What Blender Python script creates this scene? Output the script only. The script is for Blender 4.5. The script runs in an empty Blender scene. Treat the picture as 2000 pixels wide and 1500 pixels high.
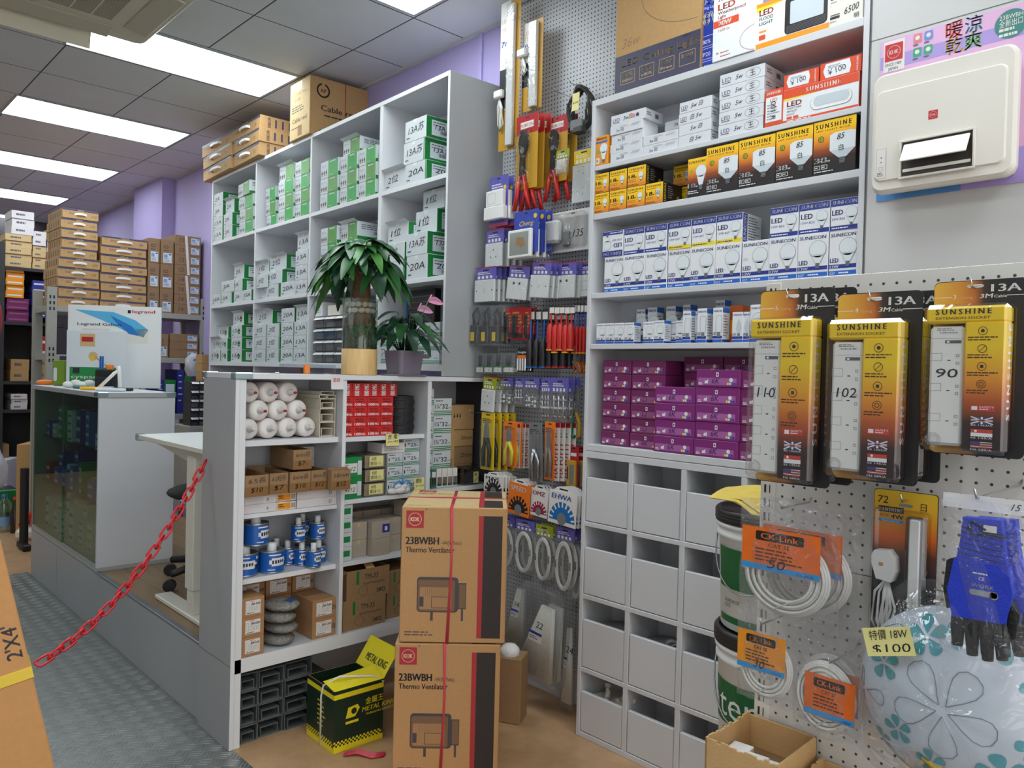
# Electrical supplies shop: shelves of boxed lamps and sockets, pegboards, glass counter and checker plate aisle.
import bpy, math, random
from mathutils import Vector, Matrix
random.seed(7)
SC = bpy.context.scene
COL = SC.collection
R = math.radians

# ---------------------------------------------------------------- camera
YAW, PITCH, ROLL, FPX = R(46.5876), R(-0.8772), R(1.4125), 1517.62
EYE = Vector((0, 0, 1.45))
_fw = Vector((-math.sin(YAW) * math.cos(PITCH), math.cos(YAW) * math.cos(PITCH), math.sin(PITCH)))
_r = Vector((math.cos(YAW), math.sin(YAW), 0))
_u = _r.cross(_fw)
CRT = math.cos(ROLL) * _r + math.sin(ROLL) * _u
CUP = -math.sin(ROLL) * _r + math.cos(ROLL) * _u
cam = bpy.data.cameras.new('camera')
cam.sensor_fit = 'HORIZONTAL'
cam.sensor_width = 36.0
cam.lens = 36.0 * FPX / 2000.0
cam.clip_start = 0.02
cam_o = bpy.data.objects.new('camera', cam)
COL.objects.link(cam_o)
_m = Matrix((CRT, CUP, -_fw)).transposed().to_4x4()
_m.translation = EYE
cam_o.matrix_world = _m
SC.camera = cam_o

# ---------------------------------------------------------------- world, exposure, daylight from the open shop front
w = bpy.data.worlds.new('street_daylight')
SC.world = w
w.use_nodes = True
w.node_tree.nodes['Background'].inputs[0].default_value = (1.0, 0.975, 0.95, 1)
w.node_tree.nodes['Background'].inputs[1].default_value = 1.9
SC.view_settings.view_transform = 'Standard'
SC.view_settings.look = 'None'
SC.view_settings.exposure = 0.15
SC.view_settings.gamma = 1.0
SC.view_settings.use_curve_mapping = False
SC.cycles.max_bounces = 7
SC.cycles.diffuse_bounces = 4
SC.cycles.glossy_bounces = 3
SC.cycles.transmission_bounces = 4
SC.cycles.transparent_max_bounces = 12
SC.cycles.caustics_reflective = False
SC.cycles.caustics_refractive = False
SC.cycles.sample_clamp_indirect = 6.0
PANEL_STRENGTH = 8.0

# ---------------------------------------------------------------- materials
def lin(c):
 c = c / 255.0
 return c / 12.92 if c <= 0.04045 else ((c + 0.055) / 1.055) ** 2.4

def rgb(r, g, b):
 return (lin(r), lin(g), lin(b), 1.0)

_M = {}
def mat(name, col=None, rough=0.55, metal=0.0, var=0.0, vscale=30.0, bump=0.0, bscale=200.0, emit=0.0, alpha=1.0, spec=0.5, stretch=None):
 """Principled material with a procedural colour variation and bump."""
 if name in _M:
  return _M[name]
 m = bpy.data.materials.new(name)
 m.use_nodes = True
 nt = m.node_tree
 b = nt.nodes['Principled BSDF']
 c = rgb(*col)
 b.inputs['Base Color'].default_value = c
 b.inputs['Roughness'].default_value = rough
 b.inputs['Metallic'].default_value = metal
 b.inputs['Specular IOR Level'].default_value = spec
 b.inputs['Alpha'].default_value = alpha
 if emit:
  b.inputs['Emission Color'].default_value = c
  b.inputs['Emission Strength'].default_value = emit
 if var or bump:
  tc = nt.nodes.new('ShaderNodeTexCoord')
  src = tc.outputs['Object']
  if stretch:
   mp = nt.nodes.new('ShaderNodeMapping')
   mp.inputs['Scale'].default_value = stretch
   nt.links.new(src, mp.inputs[0])
   src = mp.outputs[0]
 if var:
  n = nt.nodes.new('ShaderNodeTexNoise')
  n.inputs['Scale'].default_value = vscale
  n.inputs['Detail'].default_value = 4
  nt.links.new(src, n.inputs['Vector'])
  r = nt.nodes.new('ShaderNodeValToRGB')
  k0, k1 = 1 - var, 1 + var
  r.color_ramp.elements[0].position = 0.3
  r.color_ramp.elements[1].position = 0.7
  r.color_ramp.elements[0].color = (c[0] * k0, c[1] * k0, c[2] * k0, 1)
  r.color_ramp.elements[1].color = (min(1, c[0] * k1), min(1, c[1] * k1), min(1, c[2] * k1), 1)
  nt.links.new(n.outputs['Fac'], r.inputs[0])
  nt.links.new(r.outputs[0], b.inputs['Base Color'])
 if bump:
  n2 = nt.nodes.new('ShaderNodeTexNoise')
  n2.inputs['Scale'].default_value = bscale
  nt.links.new(src, n2.inputs['Vector'])
  bp = nt.nodes.new('ShaderNodeBump')
  bp.inputs['Strength'].default_value = bump
  bp.inputs['Distance'].default_value = 0.01
  nt.links.new(n2.outputs['Fac'], bp.inputs['Height'])
  nt.links.new(bp.outputs[0], b.inputs['Normal'])
 _M[name] = m
 return m

def film(name, tint=(245, 248, 250), base=0.10, rim=0.55, rough=0.12, wrinkle=0.6, wscale=28.0, haze=0.0):
 """Thin clear plastic: transparent with a glossy coat, creased by noise."""
 if name in _M:
  return _M[name]
 m = bpy.data.materials.new(name)
 m.use_nodes = True
 nt = m.node_tree
 nt.nodes.remove(nt.nodes['Principled BSDF'])
 out = nt.nodes['Material Output']
 tr = nt.nodes.new('ShaderNodeBsdfTransparent')
 tr.inputs[0].default_value = rgb(*tint)
 gl = nt.nodes.new('ShaderNodeBsdfGlossy')
 gl.inputs['Roughness'].default_value = rough
 lw = nt.nodes.new('ShaderNodeLayerWeight')
 lw.inputs['Blend'].default_value = 0.35
 mr = nt.nodes.new('ShaderNodeMapRange')
 mr.inputs['To Min'].default_value = base
 mr.inputs['To Max'].default_value = rim
 nt.links.new(lw.outputs['Facing'], mr.inputs['Value'])
 mx = nt.nodes.new('ShaderNodeMixShader')
 nt.links.new(mr.outputs[0], mx.inputs[0])
 nt.links.new(tr.outputs[0], mx.inputs[1])
 nt.links.new(gl.outputs[0], mx.inputs[2])
 if wrinkle:
  tc = nt.nodes.new('ShaderNodeTexCoord')
  n = nt.nodes.new('ShaderNodeTexNoise')
  n.inputs['Scale'].default_value = wscale
  n.inputs['Detail'].default_value = 3
  n.inputs['Distortion'].default_value = 1.2
  nt.links.new(tc.outputs['Object'], n.inputs['Vector'])
  bp = nt.nodes.new('ShaderNodeBump')
  bp.inputs['Strength'].default_value = wrinkle
  bp.inputs['Distance'].default_value = 0.02
  nt.links.new(n.outputs['Fac'], bp.inputs['Height'])
  nt.links.new(bp.outputs[0], gl.inputs['Normal'])
  nt.links.new(bp.outputs[0], lw.inputs['Normal'])
 last = mx
 if haze:
  df = nt.nodes.new('ShaderNodeBsdfTranslucent')
  df.inputs[0].default_value = (0.9, 0.92, 0.95, 1)
  d2 = nt.nodes.new('ShaderNodeBsdfDiffuse')
  d2.inputs[0].default_value = (0.9, 0.92, 0.95, 1)
  ad = nt.nodes.new('ShaderNodeMixShader')
  ad.inputs[0].default_value = 0.5
  nt.links.new(df.outputs[0], ad.inputs[1])
  nt.links.new(d2.outputs[0], ad.inputs[2])
  m2 = nt.nodes.new('ShaderNodeMixShader')
  m2.inputs[0].default_value = haze
  nt.links.new(mx.outputs[0], m2.inputs[1])
  nt.links.new(ad.outputs[0], m2.inputs[2])
  last = m2
 nt.links.new(last.outputs[0], out.inputs['Surface'])
 _M[name] = m
 return m

def math_node(nt, op, a, b=None, c=None):
 n = nt.nodes.new('ShaderNodeMath')
 n.operation = op
 for i, v in enumerate((a, b, c)):
  if v is None:
   continue
  if isinstance(v, (int, float)):
   n.inputs[i].default_value = v
  else:
   nt.links.new(v, n.inputs[i])
 return n.outputs[0]

def coords(nt, rot=0.0, scale=1.0, loc=(0, 0, 0), kind='Object'):
 tc = nt.nodes.new('ShaderNodeTexCoord')
 mp = nt.nodes.new('ShaderNodeMapping')
 mp.inputs['Rotation'].default_value = (0, 0, rot)
 mp.inputs['Scale'].default_value = (scale, scale, scale)
 mp.inputs['Location'].default_value = loc
 nt.links.new(tc.outputs[kind], mp.inputs[0])
 sp = nt.nodes.new('ShaderNodeSeparateXYZ')
 nt.links.new(mp.outputs[0], sp.inputs[0])
 return sp.outputs, mp.outputs[0]

def mix_rgb(nt, fac, a, b):
 n = nt.nodes.new('ShaderNodeMix')
 n.data_type = 'RGBA'
 nt.links.new(fac, n.inputs[0])
 for s, v in ((6, a), (7, b)):
  if isinstance(v, tuple):
   n.inputs[s].default_value = v
  else:
   nt.links.new(v, n.inputs[s])
 return n.outputs[2]

def base_mat(name, rough=0.5, metal=0.0):
 m = bpy.data.materials.new(name)
 m.use_nodes = True
 _M[name] = m
 b = m.node_tree.nodes['Principled BSDF']
 b.inputs['Roughness'].default_value = rough
 b.inputs['Metallic'].default_value = metal
 return m, m.node_tree, b

def peg_mat(name, col, hole, pitch, ratio, ax=0, bx=2, rough=0.45):
 """Perforated board: round holes on a square grid."""
 m, nt, b = base_mat(name, rough)
 xyz, _ = coords(nt)
 fx = math_node(nt, 'SUBTRACT', math_node(nt, 'FRACT', math_node(nt, 'DIVIDE', xyz[ax], pitch)), 0.5)
 fz = math_node(nt, 'SUBTRACT', math_node(nt, 'FRACT', math_node(nt, 'DIVIDE', xyz[bx], pitch)), 0.5)
 d = math_node(nt, 'SQRT', math_node(nt, 'ADD', math_node(nt, 'MULTIPLY', fx, fx), math_node(nt, 'MULTIPLY', fz, fz)))
 k = math_node(nt, 'SMOOTH_MIN', math_node(nt, 'MULTIPLY', math_node(nt, 'SUBTRACT', ratio, d), 30.0), 1.0, 0.1)
 k = math_node(nt, 'MAXIMUM', k, 0.0)
 nt.links.new(mix_rgb(nt, k, rgb(*col), rgb(*hole)), b.inputs['Base Color'])
 bp = nt.nodes.new('ShaderNodeBump')
 bp.inputs['Strength'].default_value = 0.4
 bp.inputs['Distance'].default_value = 0.003
 bp.invert = True
 nt.links.new(k, bp.inputs['Height'])
 nt.links.new(bp.outputs[0], b.inputs['Normal'])
 return m

def M(n):
 return _M[n]

mat('white_board', (206, 208, 212), 0.42)
mat('white_edge', (226, 228, 231), 0.42)
mat('grey_panel', (166, 169, 172), 0.42, var=0.02, vscale=3)
mat('wall_grey', (200, 200, 200), 0.6, var=0.015, vscale=4)
mat('seam', (110, 110, 110), 0.7)
mat('purple_wall', (184, 172, 220), 0.75, var=0.02, vscale=5)
mat('purple_pillar', (176, 164, 214), 0.75, var=0.02, vscale=5)
mat('dark_rack', (46, 47, 50), 0.6)
mat('rack_metal', (158, 158, 150), 0.5, var=0.03)
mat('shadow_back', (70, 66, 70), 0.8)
mat('black', (22, 22, 24), 0.5)
mat('black_soft', (30, 30, 32), 0.85, bump=0.2, bscale=500)
mat('chrome', (200, 200, 205), 0.22, metal=1.0)
mat('steel', (150, 152, 155), 0.35, metal=1.0)
mat('ink', (38, 36, 38), 0.6)
mat('ink_soft', (92, 92, 98), 0.6)
mat('white', (236, 236, 236), 0.45)
mat('white_gloss', (238, 238, 236), 0.2)
mat('offwhite', (226, 222, 212), 0.4)
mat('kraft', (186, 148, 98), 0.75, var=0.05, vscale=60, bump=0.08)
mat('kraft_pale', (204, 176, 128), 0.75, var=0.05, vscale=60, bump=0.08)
mat('kraft_dark', (152, 120, 84), 0.75, var=0.06, vscale=50, bump=0.08)
mat('kraft_orange', (206, 150, 92), 0.75, var=0.04, vscale=40, bump=0.06)
mat('kraft_kdk', (188, 143, 94), 0.7, var=0.035, vscale=90, bump=0.05)
mat('kraft_in', (128, 96, 62), 0.85, var=0.06, vscale=40)

# checker plate
def checker_plate():
 m, nt, b = base_mat('checker_plate', 0.34, 0.75)
 xyz, vec = coords(nt, rot=R(45), scale=1 / 0.052)
 fx, fy = math_node(nt, 'FRACT', xyz[0]), math_node(nt, 'FRACT', xyz[1])
 par = math_node(nt, 'MODULO', math_node(nt, 'ADD', math_node(nt, 'ADD', math_node(nt, 'FLOOR', xyz[0]), math_node(nt, 'FLOOR', xyz[1])), 1000), 2)
 inv = math_node(nt, 'SUBTRACT', 1, par)
 s = math_node(nt, 'ADD', math_node(nt, 'MULTIPLY', fx, par), math_node(nt, 'MULTIPLY', fy, inv))
 t = math_node(nt, 'ADD', math_node(nt, 'MULTIPLY', fy, par), math_node(nt, 'MULTIPLY', fx, inv))
 st = math_node(nt, 'SINE', math_node(nt, 'MULTIPLY', s, 2 * math.pi * 4))
 tt = math_node(nt, 'ABSOLUTE', math_node(nt, 'SUBTRACT', t, 0.5))
 lens = math_node(nt, 'SUBTRACT', 1.0, math_node(nt, 'MULTIPLY', math_node(nt, 'MULTIPLY', tt, tt), 5.2))
 h = math_node(nt, 'MAXIMUM', math_node(nt, 'SUBTRACT', math_node(nt, 'ADD', st, math_node(nt, 'MULTIPLY', lens, 0.9)), 0.75), 0.0)
 h = math_node(nt, 'MINIMUM', h, 1.0)
 n = nt.nodes.new('ShaderNodeTexNoise')
 n.inputs['Scale'].default_value = 0.35
 n.inputs['Detail'].default_value = 6
 nt.links.new(vec, n.inputs['Vector'])
 base = mix_rgb(nt, n.outputs['Fac'], rgb(134, 140, 140), rgb(176, 180, 178))
 col = mix_rgb(nt, math_node(nt, 'MULTIPLY', h, 0.6), base, rgb(208, 212, 210))  # lighter rib colour paints in the glints on the tread
 nt.links.new(col, b.inputs['Base Color'])
 bp = nt.nodes.new('ShaderNodeBump')
 bp.inputs['Strength'].default_value = 0.9
 bp.inputs['Distance'].default_value = 0.004
 nt.links.new(h, bp.inputs['Height'])
 nt.links.new(bp.outputs[0], b.inputs['Normal'])
checker_plate()

def wood_floor(name, c1, c2, plank=0.14, rough=0.5):
 m, nt, b = base_mat(name, rough)
 xyz, vec = coords(nt)
 row = math_node(nt, 'FLOOR', math_node(nt, 'DIVIDE', xyz[1], plank))
 fy = math_node(nt, 'FRACT', math_node(nt, 'DIVIDE', xyz[1], plank))
 n = nt.nodes.new('ShaderNodeTexNoise')
 n.inputs['Scale'].default_value = 6
 n.inputs['Detail'].default_value = 8
 mp = nt.nodes.new('ShaderNodeMapping')
 mp.inputs['Scale'].default_value = (0.6, 6, 1)
 nt.links.new(vec, mp.inputs[0])
 nt.links.new(mp.outputs[0], n.inputs['Vector'])
 wn = nt.nodes.new('ShaderNodeTexWhiteNoise')
 wn.noise_dimensions = '1D'
 nt.links.new(row, wn.inputs['W'])
 f = math_node(nt, 'ADD', math_node(nt, 'MULTIPLY', n.outputs['Fac'], 0.75), math_node(nt, 'MULTIPLY', wn.outputs['Value'], 0.3))
 col = mix_rgb(nt, f, rgb(*c1), rgb(*c2))
 seam = math_node(nt, 'LESS_THAN', fy, 0.02)
 nt.links.new(mix_rgb(nt, seam, col, rgb(c1[0] * .6, c1[1] * .6, c1[2] * .6)), b.inputs['Base Color'])
wood_floor('stage_wood', (112, 92, 68), (152, 126, 94))

def vinyl_floor():
 m, nt, b = base_mat('tan_vinyl', 0.36)
 xyz, vec = coords(nt)
 n = nt.nodes.new('ShaderNodeTexNoise')
 n.inputs['Scale'].default_value = 5
 n.inputs['Detail'].default_value = 7
 n.inputs['Roughness'].default_value = 0.65
 nt.links.new(vec, n.inputs['Vector'])
 r = nt.nodes.new('ShaderNodeValToRGB')
 r.color_ramp.elements[0].position = 0.35
 r.color_ramp.elements[1].position = 0.68
 r.color_ramp.elements[0].color = rgb(172, 136, 100)
 r.color_ramp.elements[1].color = rgb(196, 160, 122)
 nt.links.new(n.outputs['Fac'], r.inputs[0])
 nt.links.new(r.outputs[0], b.inputs['Base Color'])
vinyl_floor()

TILE = 0.561
def ceiling_mat():
 m, nt, b = base_mat('ceiling_tiles', 0.7)
 xyz, vec = coords(nt)
 fx = math_node(nt, 'FRACT', math_node(nt, 'DIVIDE', math_node(nt, 'ADD', xyz[0], 2.92 + TILE / 2 + TILE * 40), TILE))
 fy = math_node(nt, 'FRACT', math_node(nt, 'DIVIDE', math_node(nt, 'ADD', xyz[1], -2.285 + 0.57 * 40), 0.57))
 wx, wy = 0.008 / TILE, 0.008 / 0.57
 g = math_node(nt, 'MAXIMUM', math_node(nt, 'LESS_THAN', fx, wx), math_node(nt, 'LESS_THAN', fy, wy))
 n = nt.nodes.new('ShaderNodeTexNoise')
 n.inputs['Scale'].default_value = 3
 nt.links.new(vec, n.inputs['Vector'])
 base = mix_rgb(nt, n.outputs['Fac'], rgb(206, 208, 208), rgb(218, 220, 222))
 nt.links.new(mix_rgb(nt, g, base, rgb(70, 72, 74)), b.inputs['Base Color'])
ceiling_mat()
peg_mat('pegboard_far', (198, 201, 206), (52, 54, 58), 0.019, 0.20)
peg_mat('pegboard_near', (222, 220, 214), (70, 68, 66), 0.0251, 0.13)

# ---------------------------------------------------------------- mesh building
_T = {}
def text_poly(s):
 """Outline triangles of a line of lettering, height 1 em."""
 if s in _T:
  return _T[s]
 c = bpy.data.curves.new('lettering', 'FONT')
 c.body = s
 c.size = 1
 c.resolution_u = 2
 o = bpy.data.objects.new('lettering', c)
 COL.objects.link(o)
 bpy.context.view_layer.update()
 dg = bpy.context.evaluated_depsgraph_get()
 me = bpy.data.meshes.new_from_object(o.evaluated_get(dg))
 vs = [(v.co.x, v.co.y) for v in me.vertices]
 fs = [tuple(p.vertices) for p in me.polygons]
 x0 = min((v[0] for v in vs), default=0)
 wd = max((v[0] for v in vs), default=0) - x0
 vs = [(x - x0, y) for x, y in vs]
 COL.objects.unlink(o)
 bpy.data.objects.remove(o)
 bpy.data.curves.remove(c)
 bpy.data.meshes.remove(me)
 _T[s] = (vs, fs, wd)
 return _T[s]

class MB:
 """Collects polygons, each with a material, and links them as one mesh object."""
 def __init__(s):
  s.v, s.f, s.mi, s.mats, s.sm = [], [], [], [], []
 def m(s, name):
  if name not in s.mats:
   s.mats.append(name)
  return s.mats.index(name)
 def add(s, vs, fs, mt, smooth=False):
  o = len(s.v)
  s.v += [tuple(p) for p in vs]
  i = s.m(mt)
  for f in fs:
   s.f.append(tuple(k + o for k in f))
   s.mi.append(i)
   s.sm.append(smooth)
 def box(s, a, b, mt, c=0.0, mats=None):
  """Box from corner a to corner b, chamfered by c; mats maps a face ('-y', '+z' ...) to its own material."""
  (x0, y0, z0), (x1, y1, z1) = a, b
  mats = mats or {}
  if c <= 0:
   v = [(x, y, z) for z in (z0, z1) for y in (y0, y1) for x in (x0, x1)]
   for k, f in (('-z', (0, 2, 3, 1)), ('+z', (4, 5, 7, 6)), ('-y', (0, 1, 5, 4)), ('+y', (2, 6, 7, 3)), ('-x', (0, 4, 6, 2)), ('+x', (1, 3, 7, 5))):
    if mats.get(k, mt):
     s.add([v[i] for i in f], [(0, 1, 2, 3)], mats.get(k, mt))
   return
  P = {}
  vs = []
  for ix, x in enumerate((x0, x1)):
   for iy, y in enumerate((y0, y1)):
    for iz, z in enumerate((z0, z1)):
     sx, sy, sz = (c if ix == 0 else -c), (c if iy == 0 else -c), (c if iz == 0 else -c)
     P[ix, iy, iz] = len(vs)
     vs += [(x, y + sy, z + sz), (x + sx, y, z + sz), (x + sx, y + sy, z)]
  def q(*k):
   return tuple(P[a] + b for a, b in k)
  fs = {'-x': q(((0, 0, 0), 0), ((0, 0, 1), 0), ((0, 1, 1), 0), ((0, 1, 0), 0)), '+x': q(((1, 0, 0), 0), ((1, 1, 0), 0), ((1, 1, 1), 0), ((1, 0, 1), 0)),
              '-y': q(((0, 0, 0), 1), ((1, 0, 0), 1), ((1, 0, 1), 1), ((0, 0, 1), 1)), '+y': q(((0, 1, 0), 1), ((0, 1, 1), 1), ((1, 1, 1), 1), ((1, 1, 0), 1)),
              '-z': q(((0, 0, 0), 2), ((0, 1, 0), 2), ((1, 1, 0), 2), ((1, 0, 0), 2)), '+z': q(((0, 0, 1), 2), ((1, 0, 1), 2), ((1, 1, 1), 2), ((0, 1, 1), 2))}
  for k, f in fs.items():
   s.add([vs[i] for i in f], [(0, 1, 2, 3)], mats.get(k, mt))
  e = []
  for iy in (0, 1):
   for iz in (0, 1):
    e.append(q(((0, iy, iz), 1), ((1, iy, iz), 1), ((1, iy, iz), 2), ((0, iy, iz), 2)))
  for ix in (0, 1):
   for iz in (0, 1):
    e.append(q(((ix, 0, iz), 0), ((ix, 1, iz), 0), ((ix, 1, iz), 2), ((ix, 0, iz), 2)))
   for iy in (0, 1):
    e.append(q(((ix, iy, 0), 0), ((ix, iy, 1), 0), ((ix, iy, 1), 1), ((ix, iy, 0), 1)))
  for k in P:
   e.append((P[k], P[k] + 1, P[k] + 2))
  s.add(vs, e, mt)
 def lathe(s, prof, mt, cx=0, cy=0, n=24, axis='z', smooth=True, cz=0, a0=0, a1=2 * math.pi, sx=1, sy=1):
  full = abs(a1 - a0 - 2 * math.pi) < 1e-6
  k = n if full else n + 1
  vs = []
  for r, h in prof:
   for i in range(k):
    t = a0 + (a1 - a0) * i / n
    a, b = r * math.cos(t) * sx, r * math.sin(t) * sy
    vs.append({'z': (cx + a, cy + b, cz + h), 'y': (cx + a, cy + h, cz + b), 'x': (cx + h, cy + a, cz + b)}[axis])
  fs = []
  for j in range(len(prof) - 1):
   for i in range(n):
    i2 = (i + 1) % k
    fs.append((j * k + i, j * k + i2, (j + 1) * k + i2, (j + 1) * k + i))
  s.add(vs, fs, mt, smooth)
 def cyl(s, r, h0, h1, mt, cx=0, cy=0, cz=0, n=20, axis='z', r1=None, smooth=True):
  r1 = r if r1 is None else r1
  s.lathe([(r, h0), (r1, h1)], mt, cx, cy, n, axis, smooth, cz)
  for rr, hh in ((r, h0), (r1, h1)):
   if rr > 0:
    s.lathe([(rr, hh), (1e-5, hh)], mt, cx, cy, n, axis, False, cz)
 def tube(s, pts, r, mt, n=8, closed=False, smooth=True):
  pts = [Vector(p) for p in pts]
  N = len(pts)
  vs = []
  up = Vector((0, 0, 1))
  for i, p in enumerate(pts):
   a = pts[(i - 1) % N] if (closed or i) else p
   b = pts[(i + 1) % N] if (closed or i < N - 1) else p
   t = (b - a)
   if t.length < 1e-9:
    t = Vector((0, 0, 1))
   t.normalize()
   if abs(t.dot(up)) > 0.97:
    up = Vector((0, 1, 0)) if abs(t.y) < 0.9 else Vector((1, 0, 0))
   x = t.cross(up).normalized()
   y = x.cross(t)
   rr = r[i] if isinstance(r, (list, tuple)) else r
   for k in range(n):
    th = 2 * math.pi * k / n
    vs.append(p + x * (rr * math.cos(th)) + y * (rr * math.sin(th)))
  fs = []
  for i in range(N if closed else N - 1):
   j = (i + 1) % N
   for k in range(n):
    k2 = (k + 1) % n
    fs.append((i * n + k, i * n + k2, j * n + k2, j * n + k))
  if not closed:
   fs += [tuple(range(n))[::-1], tuple((N - 1) * n + k for k in range(n))]
  s.add(vs, fs, mt, smooth)
 def prism(s, out, y0, y1, mt, side=None):
  """Outline in the xz plane, extruded from y0 to y1."""
  n = len(out)
  vs = [(x, y0, z) for x, z in out] + [(x, y1, z) for x, z in out]
  s.add(vs, [tuple(range(n)), tuple(range(2 * n - 1, n - 1, -1))], mt)
  s.add(vs, [(i, i + n, (i + 1) % n + n, (i + 1) % n) for i in range(n)], side or mt)
 def sphere(s, c, r, mt, n=14, sc=(1, 1, 1), smooth=True):
  vs, fs = [], []
  h = n // 2
  for j in range(h + 1):
   ph = math.pi * j / h
   for i in range(n):
    th = 2 * math.pi * i / n
    vs.append((c[0] + r * sc[0] * math.sin(ph) * math.cos(th), c[1] + r * sc[1] * math.sin(ph) * math.sin(th), c[2] + r * sc[2] * math.cos(ph)))
  for j in range(h):
   for i in range(n):
    i2 = (i + 1) % n
    fs.append((j * n + i, j * n + i2, (j + 1) * n + i2, (j + 1) * n + i))
  s.add(vs, fs, mt, smooth)
 def grid(s, fn, nu, nv, mt, smooth=True):
  vs = [fn(i / nu, j / nv) for j in range(nv + 1) for i in range(nu + 1)]
  fs = [(j * (nu + 1) + i, j * (nu + 1) + i + 1, (j + 1) * (nu + 1) + i + 1, (j + 1) * (nu + 1) + i) for j in range(nv) for i in range(nu)]
  s.add(vs, fs, mt, smooth)
 def move(s, M4, i0=0):
  for i in range(i0, len(s.v)):
   s.v[i] = tuple(M4 @ Vector(s.v[i]))
 def face(s, o, u, v, k=0.0004):
  return Face(s, o, u, v, k)
 def front(s, k=0.0004, x=0, y=0, z=0):
  return Face(s, (x, y, z), (1, 0, 0), (0, 0, 1), k)
 def mesh(s, name):
  me = bpy.data.meshes.new(name)
  me.from_pydata(s.v, [], s.f)
  for n in s.mats:
   me.materials.append(_M[n])
  me.polygons.foreach_set('material_index', s.mi)
  me.polygons.foreach_set('use_smooth', s.sm)
  me.update()
  return me
 def build(s, name, parent=None, label=None):
  o = bpy.data.objects.new(name, s.mesh(name))
  COL.objects.link(o)
  if parent is not None:
   o.parent = parent
  if label:
   o['label'] = label
  return o

class Face:
 """Printing on a flat face: origin, right and up vectors; each call is laid a hair further out."""
 def __init__(s, mb, o, u, v, k):
  s.mb, s.o, s.u, s.v = mb, Vector(o), Vector(u).normalized(), Vector(v).normalized()
  s.n, s.k, s.lv = s.u.cross(s.v), k, 1
 def pt(s, p):
  return s.o + s.u * p[0] + s.v * p[1] + s.n * (s.k * s.lv)
 def poly(s, pts, mt, lv=None):
  s.lv = lv or s.lv
  s.mb.add([s.pt(p) for p in pts], [tuple(range(len(pts)))], mt)
 def rect(s, x0, y0, x1, y1, mt, lv=None):
  s.poly([(x0, y0), (x1, y0), (x1, y1), (x0, y1)], mt, lv)
 def rrect(s, x0, y0, x1, y1, r, mt, lv=None):
  s.poly(rr_pts(x0, y0, x1, y1, r), mt, lv)
 def text(s, t, x, y, h, mt, lv=None, w=None, rot=0.0, shear=0.0, bold=0.0, align='l'):
  """Cap height h; w squeezes the line to that width."""
  s.lv = lv or s.lv
  if t == 'SUNSHINE' and w:
   t = ' '.join(t)
  vs, fs, wd = text_poly(t)
  k = h / 0.7
  kx = (w / wd) if (w and wd) else k
  if align == 'c':
   x -= wd * kx / 2
  elif align == 'r':
   x -= wd * kx
  ca, sa = math.cos(rot), math.sin(rot)
  for dx in ((0.0,) if not bold else (-bold, bold)):
   pts = []
   for a, b in vs:
    p, q = a * kx + b * k * shear + dx * h, b * k
    pts.append(s.pt((x + p * ca - q * sa, y + p * sa + q * ca)))
   s.mb.add(pts, fs, mt)
 def line(s, pts, wd, mt, lv=None, closed=False):
  s.lv = lv or s.lv
  n = len(pts)
  for i in range(n if closed else n - 1):
   a, b = Vector(pts[i]), Vector(pts[(i + 1) % n])
   d = b - a
   if d.length < 1e-9:
    continue
   d.normalize()
   q = Vector((-d.y, d.x)) * wd / 2
   e = d * wd * 0.3
   s.mb.add([s.pt(p) for p in (a - q - e, b - q + e, b + q + e, a + q - e)], [(0, 1, 2, 3)], mt)
 def disc(s, x, y, r, mt, lv=None, n=20, ry=None):
  ry = ry or r
  s.poly([(x + r * math.cos(2 * math.pi * i / n), y + ry * math.sin(2 * math.pi * i / n)) for i in range(n)], mt, lv)
 def ring(s, x, y, r, wd, mt, lv=None, n=24, ry=None, a0=0, a1=360):
  ry = ry or r
  k = [(x + r * math.cos(R(a0 + (a1 - a0) * i / n)), y + ry * math.sin(R(a0 + (a1 - a0) * i / n))) for i in range(n + 1)]
  s.line(k, wd, mt, lv)
 def frame(s, x0, y0, x1, y1, wd, mt, lv=None):
  s.line([(x0, y0), (x1, y0), (x1, y1), (x0, y1)], wd, mt, lv, True)
 def micro(s, x, y, w, rows, gap, h, mt, lv=None, seed=1):
  """Rows of print too small to read."""
  rnd = random.Random(seed)
  for i in range(rows):
   a = x
   end = x + w * rnd.uniform(0.6, 1.0)
   while a < end:
    b = a + w * rnd.uniform(0.08, 0.22)
    s.rect(a, y - i * gap, min(b, end), y - i * gap + h, mt, lv)
    a = b + w * 0.03
 def bars(s, x, y, w, h, mt, lv=None, n=18):
  rnd = random.Random(3)
  a = x
  while a < x + w:
   b = a + w / n * rnd.uniform(0.3, 1.0)
   s.rect(a, y, min(b, x + w), y + h, mt, lv)
   a = b + w / n * rnd.uniform(0.3, 0.9)

def rr_pts(x0, y0, x1, y1, r, n=4):
 out = []
 for cx, cy, a in ((x1 - r, y0 + r, -90), (x1 - r, y1 - r, 0), (x0 + r, y1 - r, 90), (x0 + r, y0 + r, 180)):
  for i in range(n + 1):
   t = R(a + 90 * i / n)
   out.append((cx + r * math.cos(t), cy + r * math.sin(t)))
 return out

def tag(o, label=None, cat=None, group=None, kind=None):
 if label:
  o['label'] = label
 if cat:
  o['category'] = cat
 if group:
  o['group'] = group
 if kind:
  o['kind'] = kind
 return o

def struct(name, mb):
 return tag(mb.build(name), kind='structure')

def empty(name, loc=(0, 0, 0), rz=0.0, label=None, cat=None, group=None):
 o = bpy.data.objects.new(name, None)
 o.empty_display_size = 0.05
 COL.objects.link(o)
 o.location = loc
 o.rotation_euler = (0, 0, rz)
 return tag(o, label, cat, group)

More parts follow.
